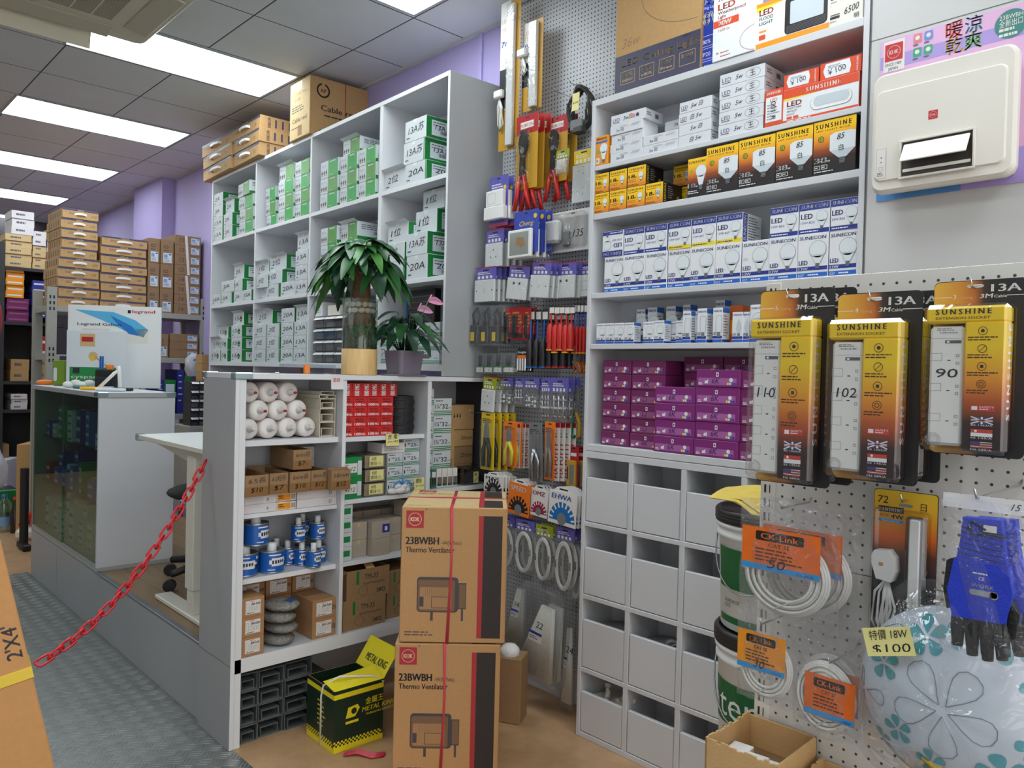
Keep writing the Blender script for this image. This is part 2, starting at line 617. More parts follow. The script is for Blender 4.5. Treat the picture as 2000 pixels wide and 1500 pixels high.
def dup(root, loc=None, rz=None, label=None, group=None, scale=None):
 """A copy of a thing with copies of its parts and sub-parts."""
 def cp(o, par):
  c = o.copy()
  COL.objects.link(c)
  if par is not None:
   c.parent = par
  for ch in o.children:
   cp(ch, c)
  return c
 r = cp(root, None)
 if loc is not None:
  r.location = loc
 if rz is not None:
  r.rotation_euler = (0, 0, rz)
 if label:
  r['label'] = label
 if group:
  r['group'] = group
 if scale:
  r.scale = scale
 return r

def ray(px, py):
 return CRT * ((px - 1000) / FPX) - CUP * ((py - 750) / FPX) + _fw

class Frame:
 """A shelf front: local x to the right, local y into the shelf, z up."""
 def __init__(s, ox, oy, rot):
  s.o, s.rot = Vector((ox, oy, 0)), rot
  s.x = Vector((math.cos(rot), math.sin(rot), 0))
  s.y = Vector((-math.sin(rot), math.cos(rot), 0))
 def w(s, x, y, z):
  return s.o + s.x * x + s.y * y + Vector((0, 0, z))
 def px(s, px, py, y=0.0):
  """Local x and z of the point of the photograph, on the plane y behind the shelf front."""
  d = ray(px, py)
  t = (s.o + s.y * y - EYE).dot(s.y) / d.dot(s.y)
  p = EYE + d * t - s.o
  return p.dot(s.x), p.z
 def put(s, o, x, y, z, rz=0.0):
  o.location = s.w(x, y, z + (0.0007 if z > 0 else 0))
  o.rotation_euler = (0, 0, s.rot + rz)
  return o

FP = Frame(-2.812, 1.259, R(90))      # counter shelf, faces +X
FG = Frame(-2.812, 2.226, R(-2.4))    # tall unit with the green and white boxes
FR = Frame(-2.036, 2.343, 0.0)        # lamp shelf
FB = Frame(-2.812, 2.55, 0.0)         # far pegboard
FN = Frame(-0.86, 1.6, 0.0)           # near pegboard
FK = Frame(-6.8, 1.6, R(90))          # storage rack of long cartons, faces +X

ORD = ['first', 'second', 'third', 'fourth', 'fifth', 'sixth', 'seventh', 'eighth', 'ninth', 'tenth', 'eleventh', 'twelfth', 'thirteenth', 'fourteenth']

def once(name, mesh, label, cat, group=None):
 o = bpy.data.objects.new(name, mesh)
 COL.objects.link(o)
 return tag(o, label, cat, group)
# ================================================================ the room
CEIL = 3.2
mb = MB(); mb.box((-11.4, 1.259, -0.06), (2.6, 3.2, 0), 'tan_vinyl'); mb.box((-11.4, -2.7, -0.06), (-6.12, 1.259, 0), 'tan_vinyl'); struct('floor', mb)
mb = MB(); mb.box((-6.12, -2.7, -0.06), (2.6, 1.259, 0.0), 'checker_plate'); struct('floor_checker_plate', mb)
mb = MB(); mb.box((-11.4, -2.7, CEIL), (2.6, 3.2, CEIL + 0.06), 'ceiling_tiles'); struct('ceiling', mb)
# side wall behind the shelving runs slightly askew to the shop front
mb = MB()
def wall_y(x):
 return 2.62 + 0.022 * (-2.8 - x)
vs = [(-11.4, wall_y(-11.4), 0), (2.6, wall_y(2.6), 0), (2.6, 3.2, 0), (-11.4, 3.2, 0)]
vs += [(x, y, CEIL) for x, y, z in vs]
mb.add(vs, [(0, 1, 5, 4), (1, 2, 6, 5), (2, 3, 7, 6), (3, 0, 4, 7)], 'purple_wall')
struct('wall_side', mb)
mb = MB(); mb.box((-8.39, 2.612, 0), (-7.6, 2.77, CEIL), 'purple_pillar'); struct('pillar', mb)
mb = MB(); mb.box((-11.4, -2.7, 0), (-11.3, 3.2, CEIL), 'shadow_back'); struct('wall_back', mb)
mb = MB(); mb.box((-11.4, -2.8, 0), (2.6, -2.7, CEIL), 'wall_grey'); struct('wall_aisle', mb)
# grey clad wall with the heater, flush with the lamp shelf
mb = MB()
mb.box((-0.968, 2.343, 0), (2.6, 2.5, CEIL), 'wall_grey')
f = mb.front(z=0, y=2.343)
zs = FR.px(1703, 82)[1]
f.rect(-0.968, zs, 2.6, zs + 0.003, 'seam')
f.rect(-0.970, 0, -0.966, CEIL, 'seam')
struct('wall_clad', mb)
# ceiling edge trim along the side wall, a conduit on the wall
mb = MB()
mb.add([(-11.3, wall_y(-11.3) - 0.02, CEIL - 0.012), (-2.0, wall_y(-2.0) - 0.02, CEIL - 0.012), (-2.0, wall_y(-2.0), CEIL - 0.012), (-11.3, wall_y(-11.3), CEIL - 0.012),
  (-11.3, wall_y(-11.3) - 0.02, CEIL), (-2.0, wall_y(-2.0) - 0.02, CEIL)], [(0, 1, 2, 3), (0, 4, 5, 1)], 'wall_grey')
struct('trim_1', mb)
cx = -3.06
mb = MB(); mb.box((cx - 0.012, wall_y(cx) - 0.016, 1.4), (cx + 0.012, wall_y(cx) + 0.01, CEIL), 'purple_wall', 0.003)
tag(mb.build('wall_conduit'), 'purple painted cable conduit running up the wall above the tall shelf', 'conduit')

# ceiling light panels
m, nt, b = base_mat('panel_glow', 0.4)
b.inputs['Emission Color'].default_value = (0.88, 0.97, 1.0, 1)
b.inputs['Emission Strength'].default_value = PANEL_STRENGTH
b.inputs['Base Color'].default_value = rgb(230, 240, 240)
mat('panel_frame', (170, 176, 178), 0.5)
def panel_proto():
 t = empty('ceiling_light', label='lit white ceiling panel', cat='ceiling light', group='ceiling light panels')
 mb = MB()
 for a, b_ in (((-0.262, -0.572, -0.008), (0.262, -0.560, 0)), ((-0.262, 0.560, -0.008), (0.262, 0.572, 0)), ((-0.262, -0.56, -0.008), (-0.250, 0.56, 0)), ((0.250, -0.56, -0.008), (0.262, 0.56, 0))):
  mb.box(a, b_, 'panel_frame')
 mb.build('frame', t)
 mb = MB(); mb.box((-0.25, -0.56, -0.005), (0.25, 0.56, 0), 'panel_glow'); mb.build('diffuser', t, 'glowing white diffuser')
 return t
p0 = panel_proto()
_pl = ['closest over the lamp shelf and pegboard', 'above the cable reel carton', 'second beyond the cable reel carton', 'third beyond the cable reel carton', 'fourth beyond the cable reel carton, small and distant', 'most distant of the row over the rear racks']
n = 0
for k in range(-2, 6):
 for yy in (1.7, -0.6):  # unseen panels overhead and behind are added to light the lamp shelf
  if k == 1 and yy < 0:
   continue
  x = -2.905 - 1.684 * k
  lab = 'lit white ceiling panel ' + (_pl[k] if (yy > 0 and k >= 0) else 'added unseen behind the viewer to light the shop')
  o = p0 if n == 0 else dup(p0)
  o.location = (x, yy, CEIL)
  o['label'] = lab
  n += 1
# ================================================================ shelving, counters, pegboards, racks
B, E_ = 'white_board', 'white_edge'
def board(par, name, a, b, c=0.0015, mt=B, mats=None):
 mb = MB(); mb.box(a, b, mt, c, mats); return mb.build(name, par)

# ---- lamp shelf (local x 0..1.062, y 0..0.245)
UW, UD = 1.062, 0.20
T1 = [(2.508, 2.534), (2.254, 2.272), (2.060, 2.084), (1.749, 1.770), (1.549, 1.569)]
unit = FR.put(empty('display_shelf', label='tall white shelf unit full of boxed lamps over sixteen bins', cat='shelf unit'), 0, 0, 0)
board(unit, 'side_panel', (-0.018, 0, 0), (0, UD, 2.534)); board(unit, 'side_panel', (UW - 0.018, 0, 0), (UW, UD, 3.19))
for k, (z0, z1) in enumerate(T1):
 board(unit, 'shelf', (0, 0.0 if k == 0 else 0.004, z0), (UW - 0.018, UD - 0.01, z1))
board(unit, 'shelf', (0, 0, 1.146), (UW - 0.018, UD - 0.01, 1.172)); board(unit, 'back_panel', (0, UD - 0.01, 0), (UW - 0.018, UD, 2.508), 0)
board(unit, 'shelf', (0, 0, 1.118), (UW - 0.018, UD - 0.01, 1.144))
RZ = [1.118, 0.845, 0.555, 0.262]          # tops of the four bin rows
RB = [0.863, 0.573, 0.280, 0.022]
RF = [1.040, 0.760, 0.472, 0.183]
CX = [(0.0, 0.212), (0.234, 0.447), (0.468, 0.684), (0.703, 0.92)]
for z0, z1 in ((0.845, 0.863), (0.555, 0.573), (0.262, 0.280), (0.0, 0.022)):
 board(unit, 'shelf', (0, 0, z0), (UW - 0.018, UD - 0.01, z1))
for a in (0.212, 0.447, 0.684, 0.92):
 board(unit, 'divider', (a, 0.0005, 0.02), (a + (0.022 if a < 0.9 else 0.124), UD - 0.01, 1.118))
for r in range(4):
 for c in range(4):
  x0, x1 = CX[c]
  board(unit, 'bin_front', (x0 + 0.003, 0.002, RB[r] + 0.003), (x1 - 0.003, 0.018, RF[r]), 0.002)

# ---- counter shelf at the aisle end: faces +X, local x = towards the wall
CT = 1.421
cs = FP.put(empty('counter_shelf', label='chest-high white counter shelf facing the boxed heaters, its end panel grey', cat='counter shelf'), 0, 0, 0)
WL = 1.30
mb = MB(); mb.box((-0.018, -0.003, 0), (0, 0.295, CT - 0.022), 'grey_panel', 0.001, {'-y': E_})
f = Face(mb, (-0.018, 0.295, 0), (0, -1, 0), (0, 0, 1), 0.0006)
f.rect(0, 0.316, 0.298, 0.319, 'seam')
mb.build('end_panel', cs)
board(cs, 'side_panel', (0.0, 0, 0.0), (0.026, 0.29, CT - 0.022), 0.001, B, {'-y': E_})
board(cs, 'counter_top', (-0.018, -0.003, CT - 0.022), (WL, 0.30, CT), 0.002, B, {'-y': E_})
board(cs, 'back_panel', (0, 0.29, 0.0), (WL, 0.30, CT - 0.022), 0)
board(cs, 'side_panel', (WL - 0.02, 0.0, 0.34), (WL, 0.29, CT - 0.022), 0, 'shadow_back')  # added dark sheet; its colour stands in for shade in the end compartment
board(cs, 'divider', (0.442, 0, 0.335), (0.460, 0.285, CT - 0.022), 0.001, B, {'-y': E_})
board(cs, 'divider', (0.880, 0, 0.335), (0.902, 0.285, CT - 0.022), 0.001, B, {'-y': E_})
board(cs, 'bottom_board', (0, 0, 0.284), (WL, 0.29, 0.338), 0.001, B, {'-y': E_})
for z0, z1 in ((1.140, 1.163), (0.863, 0.880), (0.611, 0.631)):
 board(cs, 'shelf', (0.026, 0.03, z0), (0.442, 0.29, z1), 0.001, B, {'-y': E_})
for z0, z1 in ((1.140, 1.160), (0.877, 0.896), (0.615, 0.635)):
 board(cs, 'shelf', (0.460, 0.02, z0), (0.880, 0.29, z1), 0.001, B, {'-y': E_})
board(cs, 'shelf', (0.902, 0.01, 0.882), (WL, 0.29, 0.904), 0.001, B, {'-y': E_})
# ---- tall unit on the counter and along the wall, local x from -2.98 to 0, faces the aisle
GW, GD = 2.985, 0.335
gu = FG.put(empty('wall_shelf', label='long white wall shelf of green and white boxes beneath the purple wall', cat='shelf unit'), 0, 0, 0)
GB = [(-0.58, -0.018), (-1.37, -0.61), (-2.17, -1.39), (-2.965, -2.19)]
board(gu, 'side_panel', (-0.018, 0, 1.4225), (0.0, GD, 2.825), 0.001, 'grey_panel', {'-y': E_, '-x': B})
for i in range(3):
 board(gu, 'divider', (GB[i + 1][1], 0.001, 1.47), (GB[i][0], GD - 0.01, 2.805), 0.001, B, {'-y': E_})
board(gu, 'side_panel', (-GW, 0, 0.0), (-GW + 0.018, GD, 2.825), 0.001, B, {'-y': E_})
board(gu, 'top_board', (-GW + 0.018, 0, 2.803), (-0.018, GD, 2.825), 0.001, B, {'-y': E_})
for z0, z1 in ((2.338, 2.360), (1.868, 1.890), (1.446, 1.475)):
 board(gu, 'shelf', (-GW + 0.018, 0.002, z0), (-0.018, GD - 0.01, z1), 0.001, B, {'-y': E_})
board(gu, 'back_panel', (-GW + 0.018, GD - 0.01, 1.446), (-0.018, GD, 2.803), 0)
for a in (-2.19, -1.39, -0.61):
 board(gu, 'leg_panel', (a, 0.01, 0.0), (a + 0.02, GD, 1.446), 0.001) if a < -0.7 else None
# ---- far pegboard on the wall
mb = MB(); mb.box((-0.0, 0, 0.14), (1.25, 0.02, 3.19), 'pegboard_far', 0)
pb = FB.put(mb.build('pegboard'), 0, 0, 0)
tag(pb, 'grey perforated board crowded with hanging tools between the two white shelves', 'pegboard')
mb = MB(); mb.box((0, 0.002, 0), (1.25, 0.02, 0.14), B, 0.001); FB.put(tag(mb.build('kick_board'), 'plain white kick board below the crowded pegboard', 'kick board'), 0, 0, 0)
# ---- near pegboard gondola
np_ = FN.put(empty('pegboard_stand', label='cream perforated board holding extension sockets and bagged cables up close', cat='pegboard'), 0, 0, 0)
board(np_, 'perforated_panel', (0.0, 0, 0.0), (1.5, 0.018, 1.667), 0.001, 'pegboard_near', {'+z': 'offwhite', '-x': 'offwhite', '+x': 'offwhite'})
mb = MB(); mb.box((-0.012, -0.004, 0.0), (0.022, 0.04, 1.660), 'offwhite', 0.001)
f = mb.front(y=-0.004)
for k in range(52):
 z = 0.05 + k * 0.031
 f.rect(-0.003, z, 0.002, z + 0.018, 'ink'); f.rect(0.009, z, 0.0115, z + 0.018, 'ink')
mb.build('slotted_post', np_)
board(np_, 'base_foot', (0.0, 0.0, 0.0), (1.5, 0.12, 0.05), 0.002, 'offwhite')
mb = MB(); f = mb.front(y=-0.0002)
f.rect(0.022, 1.056, 1.5, 1.058, 'seam'); mb.build('panel_joint', np_)

# ---- stage behind the counter, plinth along the aisle
mb = MB(); mb.box((-6.03, 1.259, 0.0), (-2.83, 1.275, 0.312), 'grey_panel', 0.001)
f = mb.front(y=1.259)
f.rect(-5.37, 0.0, -5.366, 0.312, 'seam'); f.rect(-6.03, 0.309, -2.84, 0.3125, 'seam')
struct('trim_2', mb)
mb = MB(); mb.box((-6.03, 1.275, 0), (-3.11, 2.2, 0.312), 'stage_wood', 0); struct('floor_stage', mb)
mb = MB(); mb.box((-4.56, 1.256, 0.305), (-3.11, 1.282, 0.318), 'steel', 0.002); struct('trim_3', mb)

# ---- glass counter
def glass_mat():
 m = film('counter_glass', (212, 230, 222), 0.03, 0.30, 0.02, 0.0)
glass_mat()
gc = empty('glass_counter', (-6.03, 1.259, 0.3125), 0, 'glass-fronted display counter with a grey top and white end panel', 'display counter')
GX, GY, GH = 1.47, 0.40, 0.972
board(gc, 'base_board', (0, 0, 0), (GX, GY, 0.022), 0.001, 'grey_panel')
board(gc, 'counter_top', (-0.01, -0.006, GH - 0.028), (GX + 0.006, GY, GH), 0.002, 'grey_panel', {'+z': B})
board(gc, 'end_panel', (GX - 0.018, 0.0, 0.022), (GX, GY, GH - 0.028), 0.001, B)
board(gc, 'end_panel', (0, 0.0, 0.022), (0.018, GY, GH - 0.028), 0.001, 'rack_metal')
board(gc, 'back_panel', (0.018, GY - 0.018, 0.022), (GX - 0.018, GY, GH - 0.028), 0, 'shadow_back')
for z in (0.33, 0.63):
 board(gc, 'glass_shelf', (0.02, 0.05, z), (GX - 0.02, GY - 0.02, z + 0.006), 0, 'counter_glass')
board(gc, 'glass_pane', (0.018, 0.004, 0.03), (0.74, 0.009, GH - 0.03), 0, 'counter_glass')
board(gc, 'glass_pane', (0.72, 0.012, 0.03), (GX - 0.018, 0.017, GH - 0.03), 0, 'counter_glass')
board(gc, 'glass_track', (0.018, 0.0, 0.022), (GX - 0.018, 0.022, 0.032), 0.001, 'rack_metal')
film('corner_clear', (225, 238, 240), 0.15, 0.6, 0.1, 0.0)
mb = MB(); mb.box((GX - 0.06, -0.010, GH - 0.024), (GX + 0.010, 0.045, GH + 0.003), 'corner_clear', 0.004)
mb.build('corner_guard', gc)
mb = MB(); mb.box((GX - 0.05, GY - 0.05, GH - 0.024), (GX + 0.010, GY + 0.006, GH + 0.003), 'corner_clear', 0.004); mb.build('corner_guard', gc)
for k, (x0, y0, x1, y1) in enumerate(((-0.022, -0.007, 0.05, 0.035), (-0.022, 0.262, 0.03, 0.306))):
 mb = MB(); mb.box((x0, y0, CT - 0.026), (x1, y1, CT + 0.003), 'corner_clear', 0.004); mb.build('corner_guard', cs)

# ---- storage rack of slotted steel behind the glass counter: local x 0..1.17 towards the wall, faces +X
rk = FK.put(empty('storage_rack', label='grey slotted steel rack loaded with long brown cartons', cat='storage rack'), 0, 0, 0)
ra = FK.px(104, 640)[0] - 0.0; rb = FK.px(397, 640)[0]
for x in (FK.px(112, 640)[0] - 0.073, FK.px(392, 640)[0]):
 mb = MB(); mb.box((x, 0, 0), (x + 0.07, 0.04, 2.02), 'rack_metal', 0.002)
 f = mb.front()
 for k in range(3):
  for c in (0.016, 0.042):
   f.rect(x + c, 1.93 - 0.045 * k, x + c + 0.012, 1.955 - 0.045 * k, 'black')
   f.rect(x + c, 1.53 - 0.045 * k, x + c + 0.012, 1.555 - 0.045 * k, 'black')
 mb.build('upright', rk)
 mb = MB(); mb.box((x, 0.44, 0), (x + 0.07, 0.48, 2.02), 'rack_metal', 0.002); mb.build('upright', rk)
RKZ = [1.878, 1.50, 1.02, 0.55]
for z in RKZ:
 board(rk, 'rack_shelf', (ra - 0.03, 0.002, z - 0.045), (rb + 0.03, 0.48, z), 0.002, 'rack_metal')
# ---- black gondola rack at the far end of the aisle
FD = Frame(-8.6, 0.9, R(90))
dk = FD.put(empty('gondola_rack', label='black steel rack of boxes at the far end of the aisle', cat='storage rack'), 0, 0, 0)
DL, DR_ = FD.px(8, 600)[0], FD.px(104, 600)[0]
DKZ = [FD.px(60, 524)[1], FD.px(60, 630)[1], FD.px(60, 745)[1], FD.px(60, 800)[1], 0.45]
board(dk, 'back_panel', (DL - 0.4, 0.40, 0.0), (DR_, 0.42, DKZ[0]), 0, 'dark_rack')
for z in DKZ:
 board(dk, 'rack_shelf', (DL - 0.4, 0.0, z - 0.03), (DR_ + 0.1, 0.40, z), 0.001, 'dark_rack')
board(dk, 'upright', (DL - 0.06, -0.02, 0), (DL, 0.40, DKZ[0] + 0.22), 0.002, 'dark_rack')
board(dk, 'upright', (DR_ - 0.02, 0.0, 0), (DR_ + 0.03, 0.42, DKZ[0]), 0.002, 'rack_metal')
# ================================================================ boxed lamps on the white shelf
mat('sun_yellow', (246, 190, 24), 0.4); mat('sun_amber', (236, 152, 34), 0.4); mat('sun_orange', (196, 98, 30), 0.4); mat('sun_brown', (86, 44, 24), 0.4)
mat('box_black', (34, 27, 26), 0.4); mat('con_blue', (44, 58, 148), 0.4); mat('con_sky', (38, 104, 196), 0.4); mat('box_white', (230, 232, 236), 0.45); mat('box_grey', (200, 204, 210), 0.5)
mat('con_yellow', (240, 216, 40), 0.4); mat('bulb_grey', (196, 206, 214), 0.5); mat('bulb_pale', (224, 230, 234), 0.5); mat('bulb_line', (140, 150, 158), 0.5)
mat('sun_red', (222, 78, 38), 0.45); mat('sun_red_dark', (196, 62, 32), 0.45); mat('dark_red_text', (178, 70, 44), 0.5); mat('navy', (62, 60, 84), 0.5); mat('royal', (36, 66, 180), 0.4)
mat('pen', (30, 30, 40), 0.6); mat('pen_blue', (36, 34, 96), 0.6); mat('metal_print', (120, 128, 132), 0.4); mat('pink_dot', (214, 130, 180), 0.5); mat('lime', (150, 170, 50), 0.5)
mat('gold_text', (206, 176, 116), 0.6); mat('print_soft', (150, 152, 158), 0.6)

def grad_mat(name, stops, axis=2, rough=0.4):
 """Printed colour fade along one axis of the carton; stops are (position, colour)."""
 m, nt, b = base_mat(name, rough)
 tc = nt.nodes.new('ShaderNodeTexCoord')
 sp = nt.nodes.new('ShaderNodeSeparateXYZ')
 nt.links.new(tc.outputs['Generated'], sp.inputs[0])
 r = nt.nodes.new('ShaderNodeValToRGB')
 e = r.color_ramp.elements
 while len(e) < len(stops):
  e.new(0.5)
 for k, (p, c) in zip(e, stops):
  k.position, k.color = p, rgb(*c)
 nt.links.new(sp.outputs[axis], r.inputs[0])
 nt.links.new(r.outputs[0], b.inputs['Base Color'])
 return name
grad_mat('sun_grad', [(.12, (34, 27, 26)), (.30, (44, 28, 24)), (.45, (150, 66, 24)), (.62, (232, 140, 26)), (.85, (252, 200, 18))])
grad_mat('sun_small', [(.0, (226, 124, 34)), (.22, (240, 160, 30)), (.6, (252, 200, 20))])
grad_mat('ext_grad', [(.06, (40, 24, 24)), (.20, (58, 30, 24)), (.36, (190, 92, 36)), (.50, (232, 152, 40)), (.72, (246, 206, 32))])
grad_mat('led_grad', [(.42, (38, 36, 40)), (.58, (92, 50, 34)), (.70, (226, 108, 32)), (.88, (248, 188, 34)), (1.0, (248, 206, 40))])
grad_mat('card_grad', [(.0, (226, 178, 70)), (.30, (206, 142, 58)), (.44, (186, 110, 56)), (.54, (70, 54, 50)), (.62, (42, 40, 42))], 0)

def lamp(f, x, y, h, lv=3, glass='bulb_pale', ratio=0.62, line='bulb_line'):
 """A printed lamp: globe of diameter ratio*h above a tapering neck and a metal cap."""
 r = ratio * h / 2
 cy = y + h - r
 neck = [(x - r * 0.80, cy - r * 0.6), (x + r * 0.80, cy - r * 0.6), (x + h * 0.085, y + h * 0.17), (x - h * 0.085, y + h * 0.17)]
 f.disc(x, cy, r * 1.05, line, lv, 22); f.poly([(px + (0.012 * h if px > x else -0.012 * h), py) for px, py in neck], line, lv)
 f.disc(x, cy, r, glass, lv + 1, 22); f.poly(neck, glass, lv + 1)
 f.poly([(x - r * 0.80, cy - r * 0.6), (x + r * 0.80, cy - r * 0.6), (x + r * 0.7, cy - r * 0.8), (x - r * 0.7, cy - r * 0.8)], 'bulb_grey', lv + 2)
 f.rect(x - h * 0.07, y, x + h * 0.07, y + h * 0.18, 'metal_print', lv + 2)
 for k in range(3):
  f.rect(x - h * 0.075, y + h * (0.03 + 0.05 * k), x + h * 0.075, y + h * (0.048 + 0.05 * k), 'ink_soft', lv + 3)

def tall_lamp(f, x, y, h, lv=3):
 f.rrect(x - h * 0.17, y + h * 0.22, x + h * 0.17, y + h, h * 0.1, 'bulb_line', lv)
 f.rrect(x - h * 0.15, y + h * 0.23, x + h * 0.15, y + h * 0.985, h * 0.09, 'bulb_pale', lv + 1)
 f.rect(x - h * 0.09, y, x + h * 0.09, y + h * 0.23, 'metal_print', lv + 1)

def candle(f, x, y, h, lv=3):
 f.poly([(x - h * 0.09, y + h * .2), (x + h * 0.09, y + h * .2), (x + h * .17, y + h * .48), (x + h * .12, y + h * .75), (x, y + h), (x - h * .12, y + h * .75), (x - h * .17, y + h * .48)], 'bulb_grey', lv)
 f.rect(x - h * 0.07, y, x + h * 0.07, y + h * 0.22, 'metal_print', lv + 1)

def fit(fr, l, r, py, y):
 a = fr.px(l, py, y)[0]; b = fr.px(r, py, y)[0]
 if fr is FR:
  a, b = max(a, .001), min(b, UW - 0.0195)
 return a, b - a

# ---- globe lamp boxes, white with blue bands
def globe_upright(w, d, h, pen=None):
 mb = MB(); mb.box((0, 0, 0), (w, d, h), 'box_white', 0.0012); f = mb.front()
 f.text('SUNECON', w * .06, h * .865, h * .075, 'con_blue', 2, w * .86, shear=.1, bold=.03)
 f.rect(0.001, h * .155, w - .001, h * .245, 'con_blue', 1); f.rect(0.001, h * .145, w - .001, h * .155, 'box_white', 1); f.rect(0.001, 0.001, w - .001, h * .105, 'con_sky', 1)
 lamp(f, w * .67, h * .20, h * .62, 3, ratio=.62)
 f.text('LED', w * .05, h * .29, h * .10, 'con_blue', 2, w * .29, bold=.04); f.text('13W', w * .05, h * .165, h * .065, 'white', 2, w * .30, bold=.05)
 f.text('E27', w * .05, h * .025, h * .05, 'white', 2, w * .18); f.micro(w * .36, h * .04, w * .5, 1, .01, h * .03, 'white', 2, 4)
 if pen:
  f.text(pen, w * .05, h * .52, h * .07, 'print_soft', 2, shear=.3)
 g = mb.face((w, 0, 0), (0, 1, 0), (0, 0, 1)); g.rect(.004, .004, d * .3, h - .004, 'con_blue', 1); g.micro(d * .36, h * .8, d * .5, 9, h * .075, h * .025, 'ink_soft', 1)
 return mb
def globe_flat(w, d, h, band='con_blue', txt='13W\u00b7E27', flip=False):
 mb = MB(); mb.box((0, 0, 0), (w, d, h), 'box_white', 0.0012); f = mb.front()
 if flip:
  f = mb.face((w, 0, h), (-1, 0, 0), (0, 0, -1))
 f.rect(0.001, h * .765, w - .001, h - .001, 'con_blue', 1); f.text('SUNECON', w * .06, h * .82, h * .12, 'white', 2, w * .86, shear=.1, bold=.03)
 f.rect(0.001, 0.001, w - .001, h * .15, band, 1); f.micro(w * .05, h * .06, w * .6, 1, .01, h * .035, 'white' if band == 'con_blue' else 'con_blue', 2, 2)
 lamp(f, w * .75, h * .12, h * .60, 3, ratio=.60)
 f.text('LED', w * .06, h * .49, h * .16, 'con_blue', 2, w * .38, bold=.04); f.text(txt, w * .06, h * .33, h * .07, 'con_blue', 2, w * .46)
 if not flip:
  g = mb.face((w, 0, 0), (0, 1, 0), (0, 0, 1)); g.rect(.002, .002, d * .24, h - .002, 'con_blue', 1)
  g.text('SUNECON', d * .18, h * .06, d * .13, 'white', 2, h * .86, rot=R(90)); g.micro(d * .30, h * .85, d * .6, 9, h * .09, h * .035, 'ink_soft', 1)
 return mb
Z3 = 1.770
edges = [1179, 1218, 1260, 1303, 1348, 1396, 1447, 1501, 1557, 1617, 1682]
hs = 0.137
pm = {}
for i in range(10):
 x, wd = fit(FR, edges[i], edges[i + 1], 530, 0.012)
 me = globe_upright(wd - .0015, .10, hs, 'SO' if i == 6 else None).mesh('bulb_box')
 o = once('bulb_box', me, 'white and blue 13W globe bulb box, %s from the pegboard in the lower row' % ORD[i], 'bulb box', 'globe bulb boxes')
 FR.put(o, x, 0.012 + .004 * ((i * 7) % 3 == 0), Z3)
rowt = [(1177, 1217, 'flip', 'upside-down blue and white bulb box topping the row by the pegboard'), (1219, 1259, 'con_blue', None), (1260, 1303, 'con_blue', None), (1305, 1350, 'con_yellow', None), (1351, 1398, 'con_yellow', None), (1399, 1450, 'con_yellow', None), (1503, 1559, 'b22', None), (1560, 1620, 'b22', None), (1621, 1684, 'b22', None)]
cnt = {'con_blue': 0, 'con_yellow': 0, 'b22': 0}
for l, r, kind, lab in rowt:
 x, wd = fit(FR, l, r, 470, 0.015)
 if kind == 'flip':
  mb = globe_flat(wd - .001, .10, .100, flip=True)
 elif kind == 'b22':
  mb = globe_flat(wd - .001, .10, .097, txt='13W\u00b7B22')
 else:
  mb = globe_flat(wd - .001, .10 if l != 1399 else .125, .100, kind)
 if not lab:
  cnt[kind] += 1
  lab = {'con_blue': 'blue-banded E27 bulb box lying atop the row, %s past the upside-down one', 'con_yellow': 'yellow-striped E27 bulb box lying atop the row, %s of three from the pegboard',
               'b22': 'taller blue B22 bulb box atop the row, %s of three beyond the gap'}[kind] % ORD[cnt[kind] - 1]
 FR.put(once('bulb_box', mb.mesh('bulb_box'), lab, 'bulb box', 'globe bulb boxes'), x, 0.015, Z3 + hs + .0005)

# ---- yellow and black lamp boxes
def big38(w, d, h):
 mb = MB(); mb.box((0, 0, 0), (w, d, h), 'box_black', 0.0012); f = mb.front()
 f.rect(.001, .001, w - .001, h - .001, 'sun_grad', 1)
 f.text('SUNSHINE', w * .06, h * .855, h * .085, 'box_black', 2, w * .82, bold=.05); f.text('LED LIGHT BULB', w * .06, h * .80, h * .03, 'sun_brown', 2, w * .8)
 f.disc(w * .19, h * .66, h * .055, 'lime', 2); f.ring(w * .19, h * .66, h * .05, h * .008, 'box_black', 3); f.text('2', w * .16, h * .635, h * .045, 'box_black', 3)
 # wide drum lamp
 cx = w * .70; r = w * .30
 f.poly([(min(w - .001, cx - r), h * .42), (w - .001, h * .42), (w - .001, h * .72), (cx + r * .6, h * .74), (cx - r * .6, h * .74), (cx - r, h * .70)], 'bulb_pale', 4)
 f.poly([(cx - r, h * .42), (w - .001, h * .42), (cx + r * .3, h * .27), (cx - r * .3, h * .27)], 'bulb_grey', 4)
 f.rect(cx - r * .22, h * .17, cx + r * .22, h * .275, 'metal_print', 5)
 for k in range(3):
  f.rect(cx - r * .24, h * (.185 + .03 * k), cx + r * .24, h * (.195 + .03 * k), 'ink', 6)
 f.text('38', w * .05, h * .22, h * .10, 'white', 5, w * .29, bold=.05); f.text('w', w * .35, h * .22, h * .055, 'white', 5)
 for k in range(2):
  f.frame(w * (.05 + .17 * k), h * .105, w * (.18 + .17 * k), h * .175, w * .012, 'white', 5)
  f.micro(w * (.07 + .17 * k), h * .13, w * .09, 1, .01, h * .02, 'white', 5)
 f.rect(w * .05, h * .05, w * .08, h * .07, 'white', 5); f.micro(w * .10, h * .052, w * .6, 1, .01, h * .016, 'white', 5)
 f.text('85', w * .56, h * .60, h * .10, 'pen', 7, shear=.35, rot=.1); f.text('\u767d', w * .62, h * .40, h * .085, 'pen', 7, rot=.1)
 return mb
Z2 = 2.084
e38 = [1380, 1443, 1515, 1588, 1672]
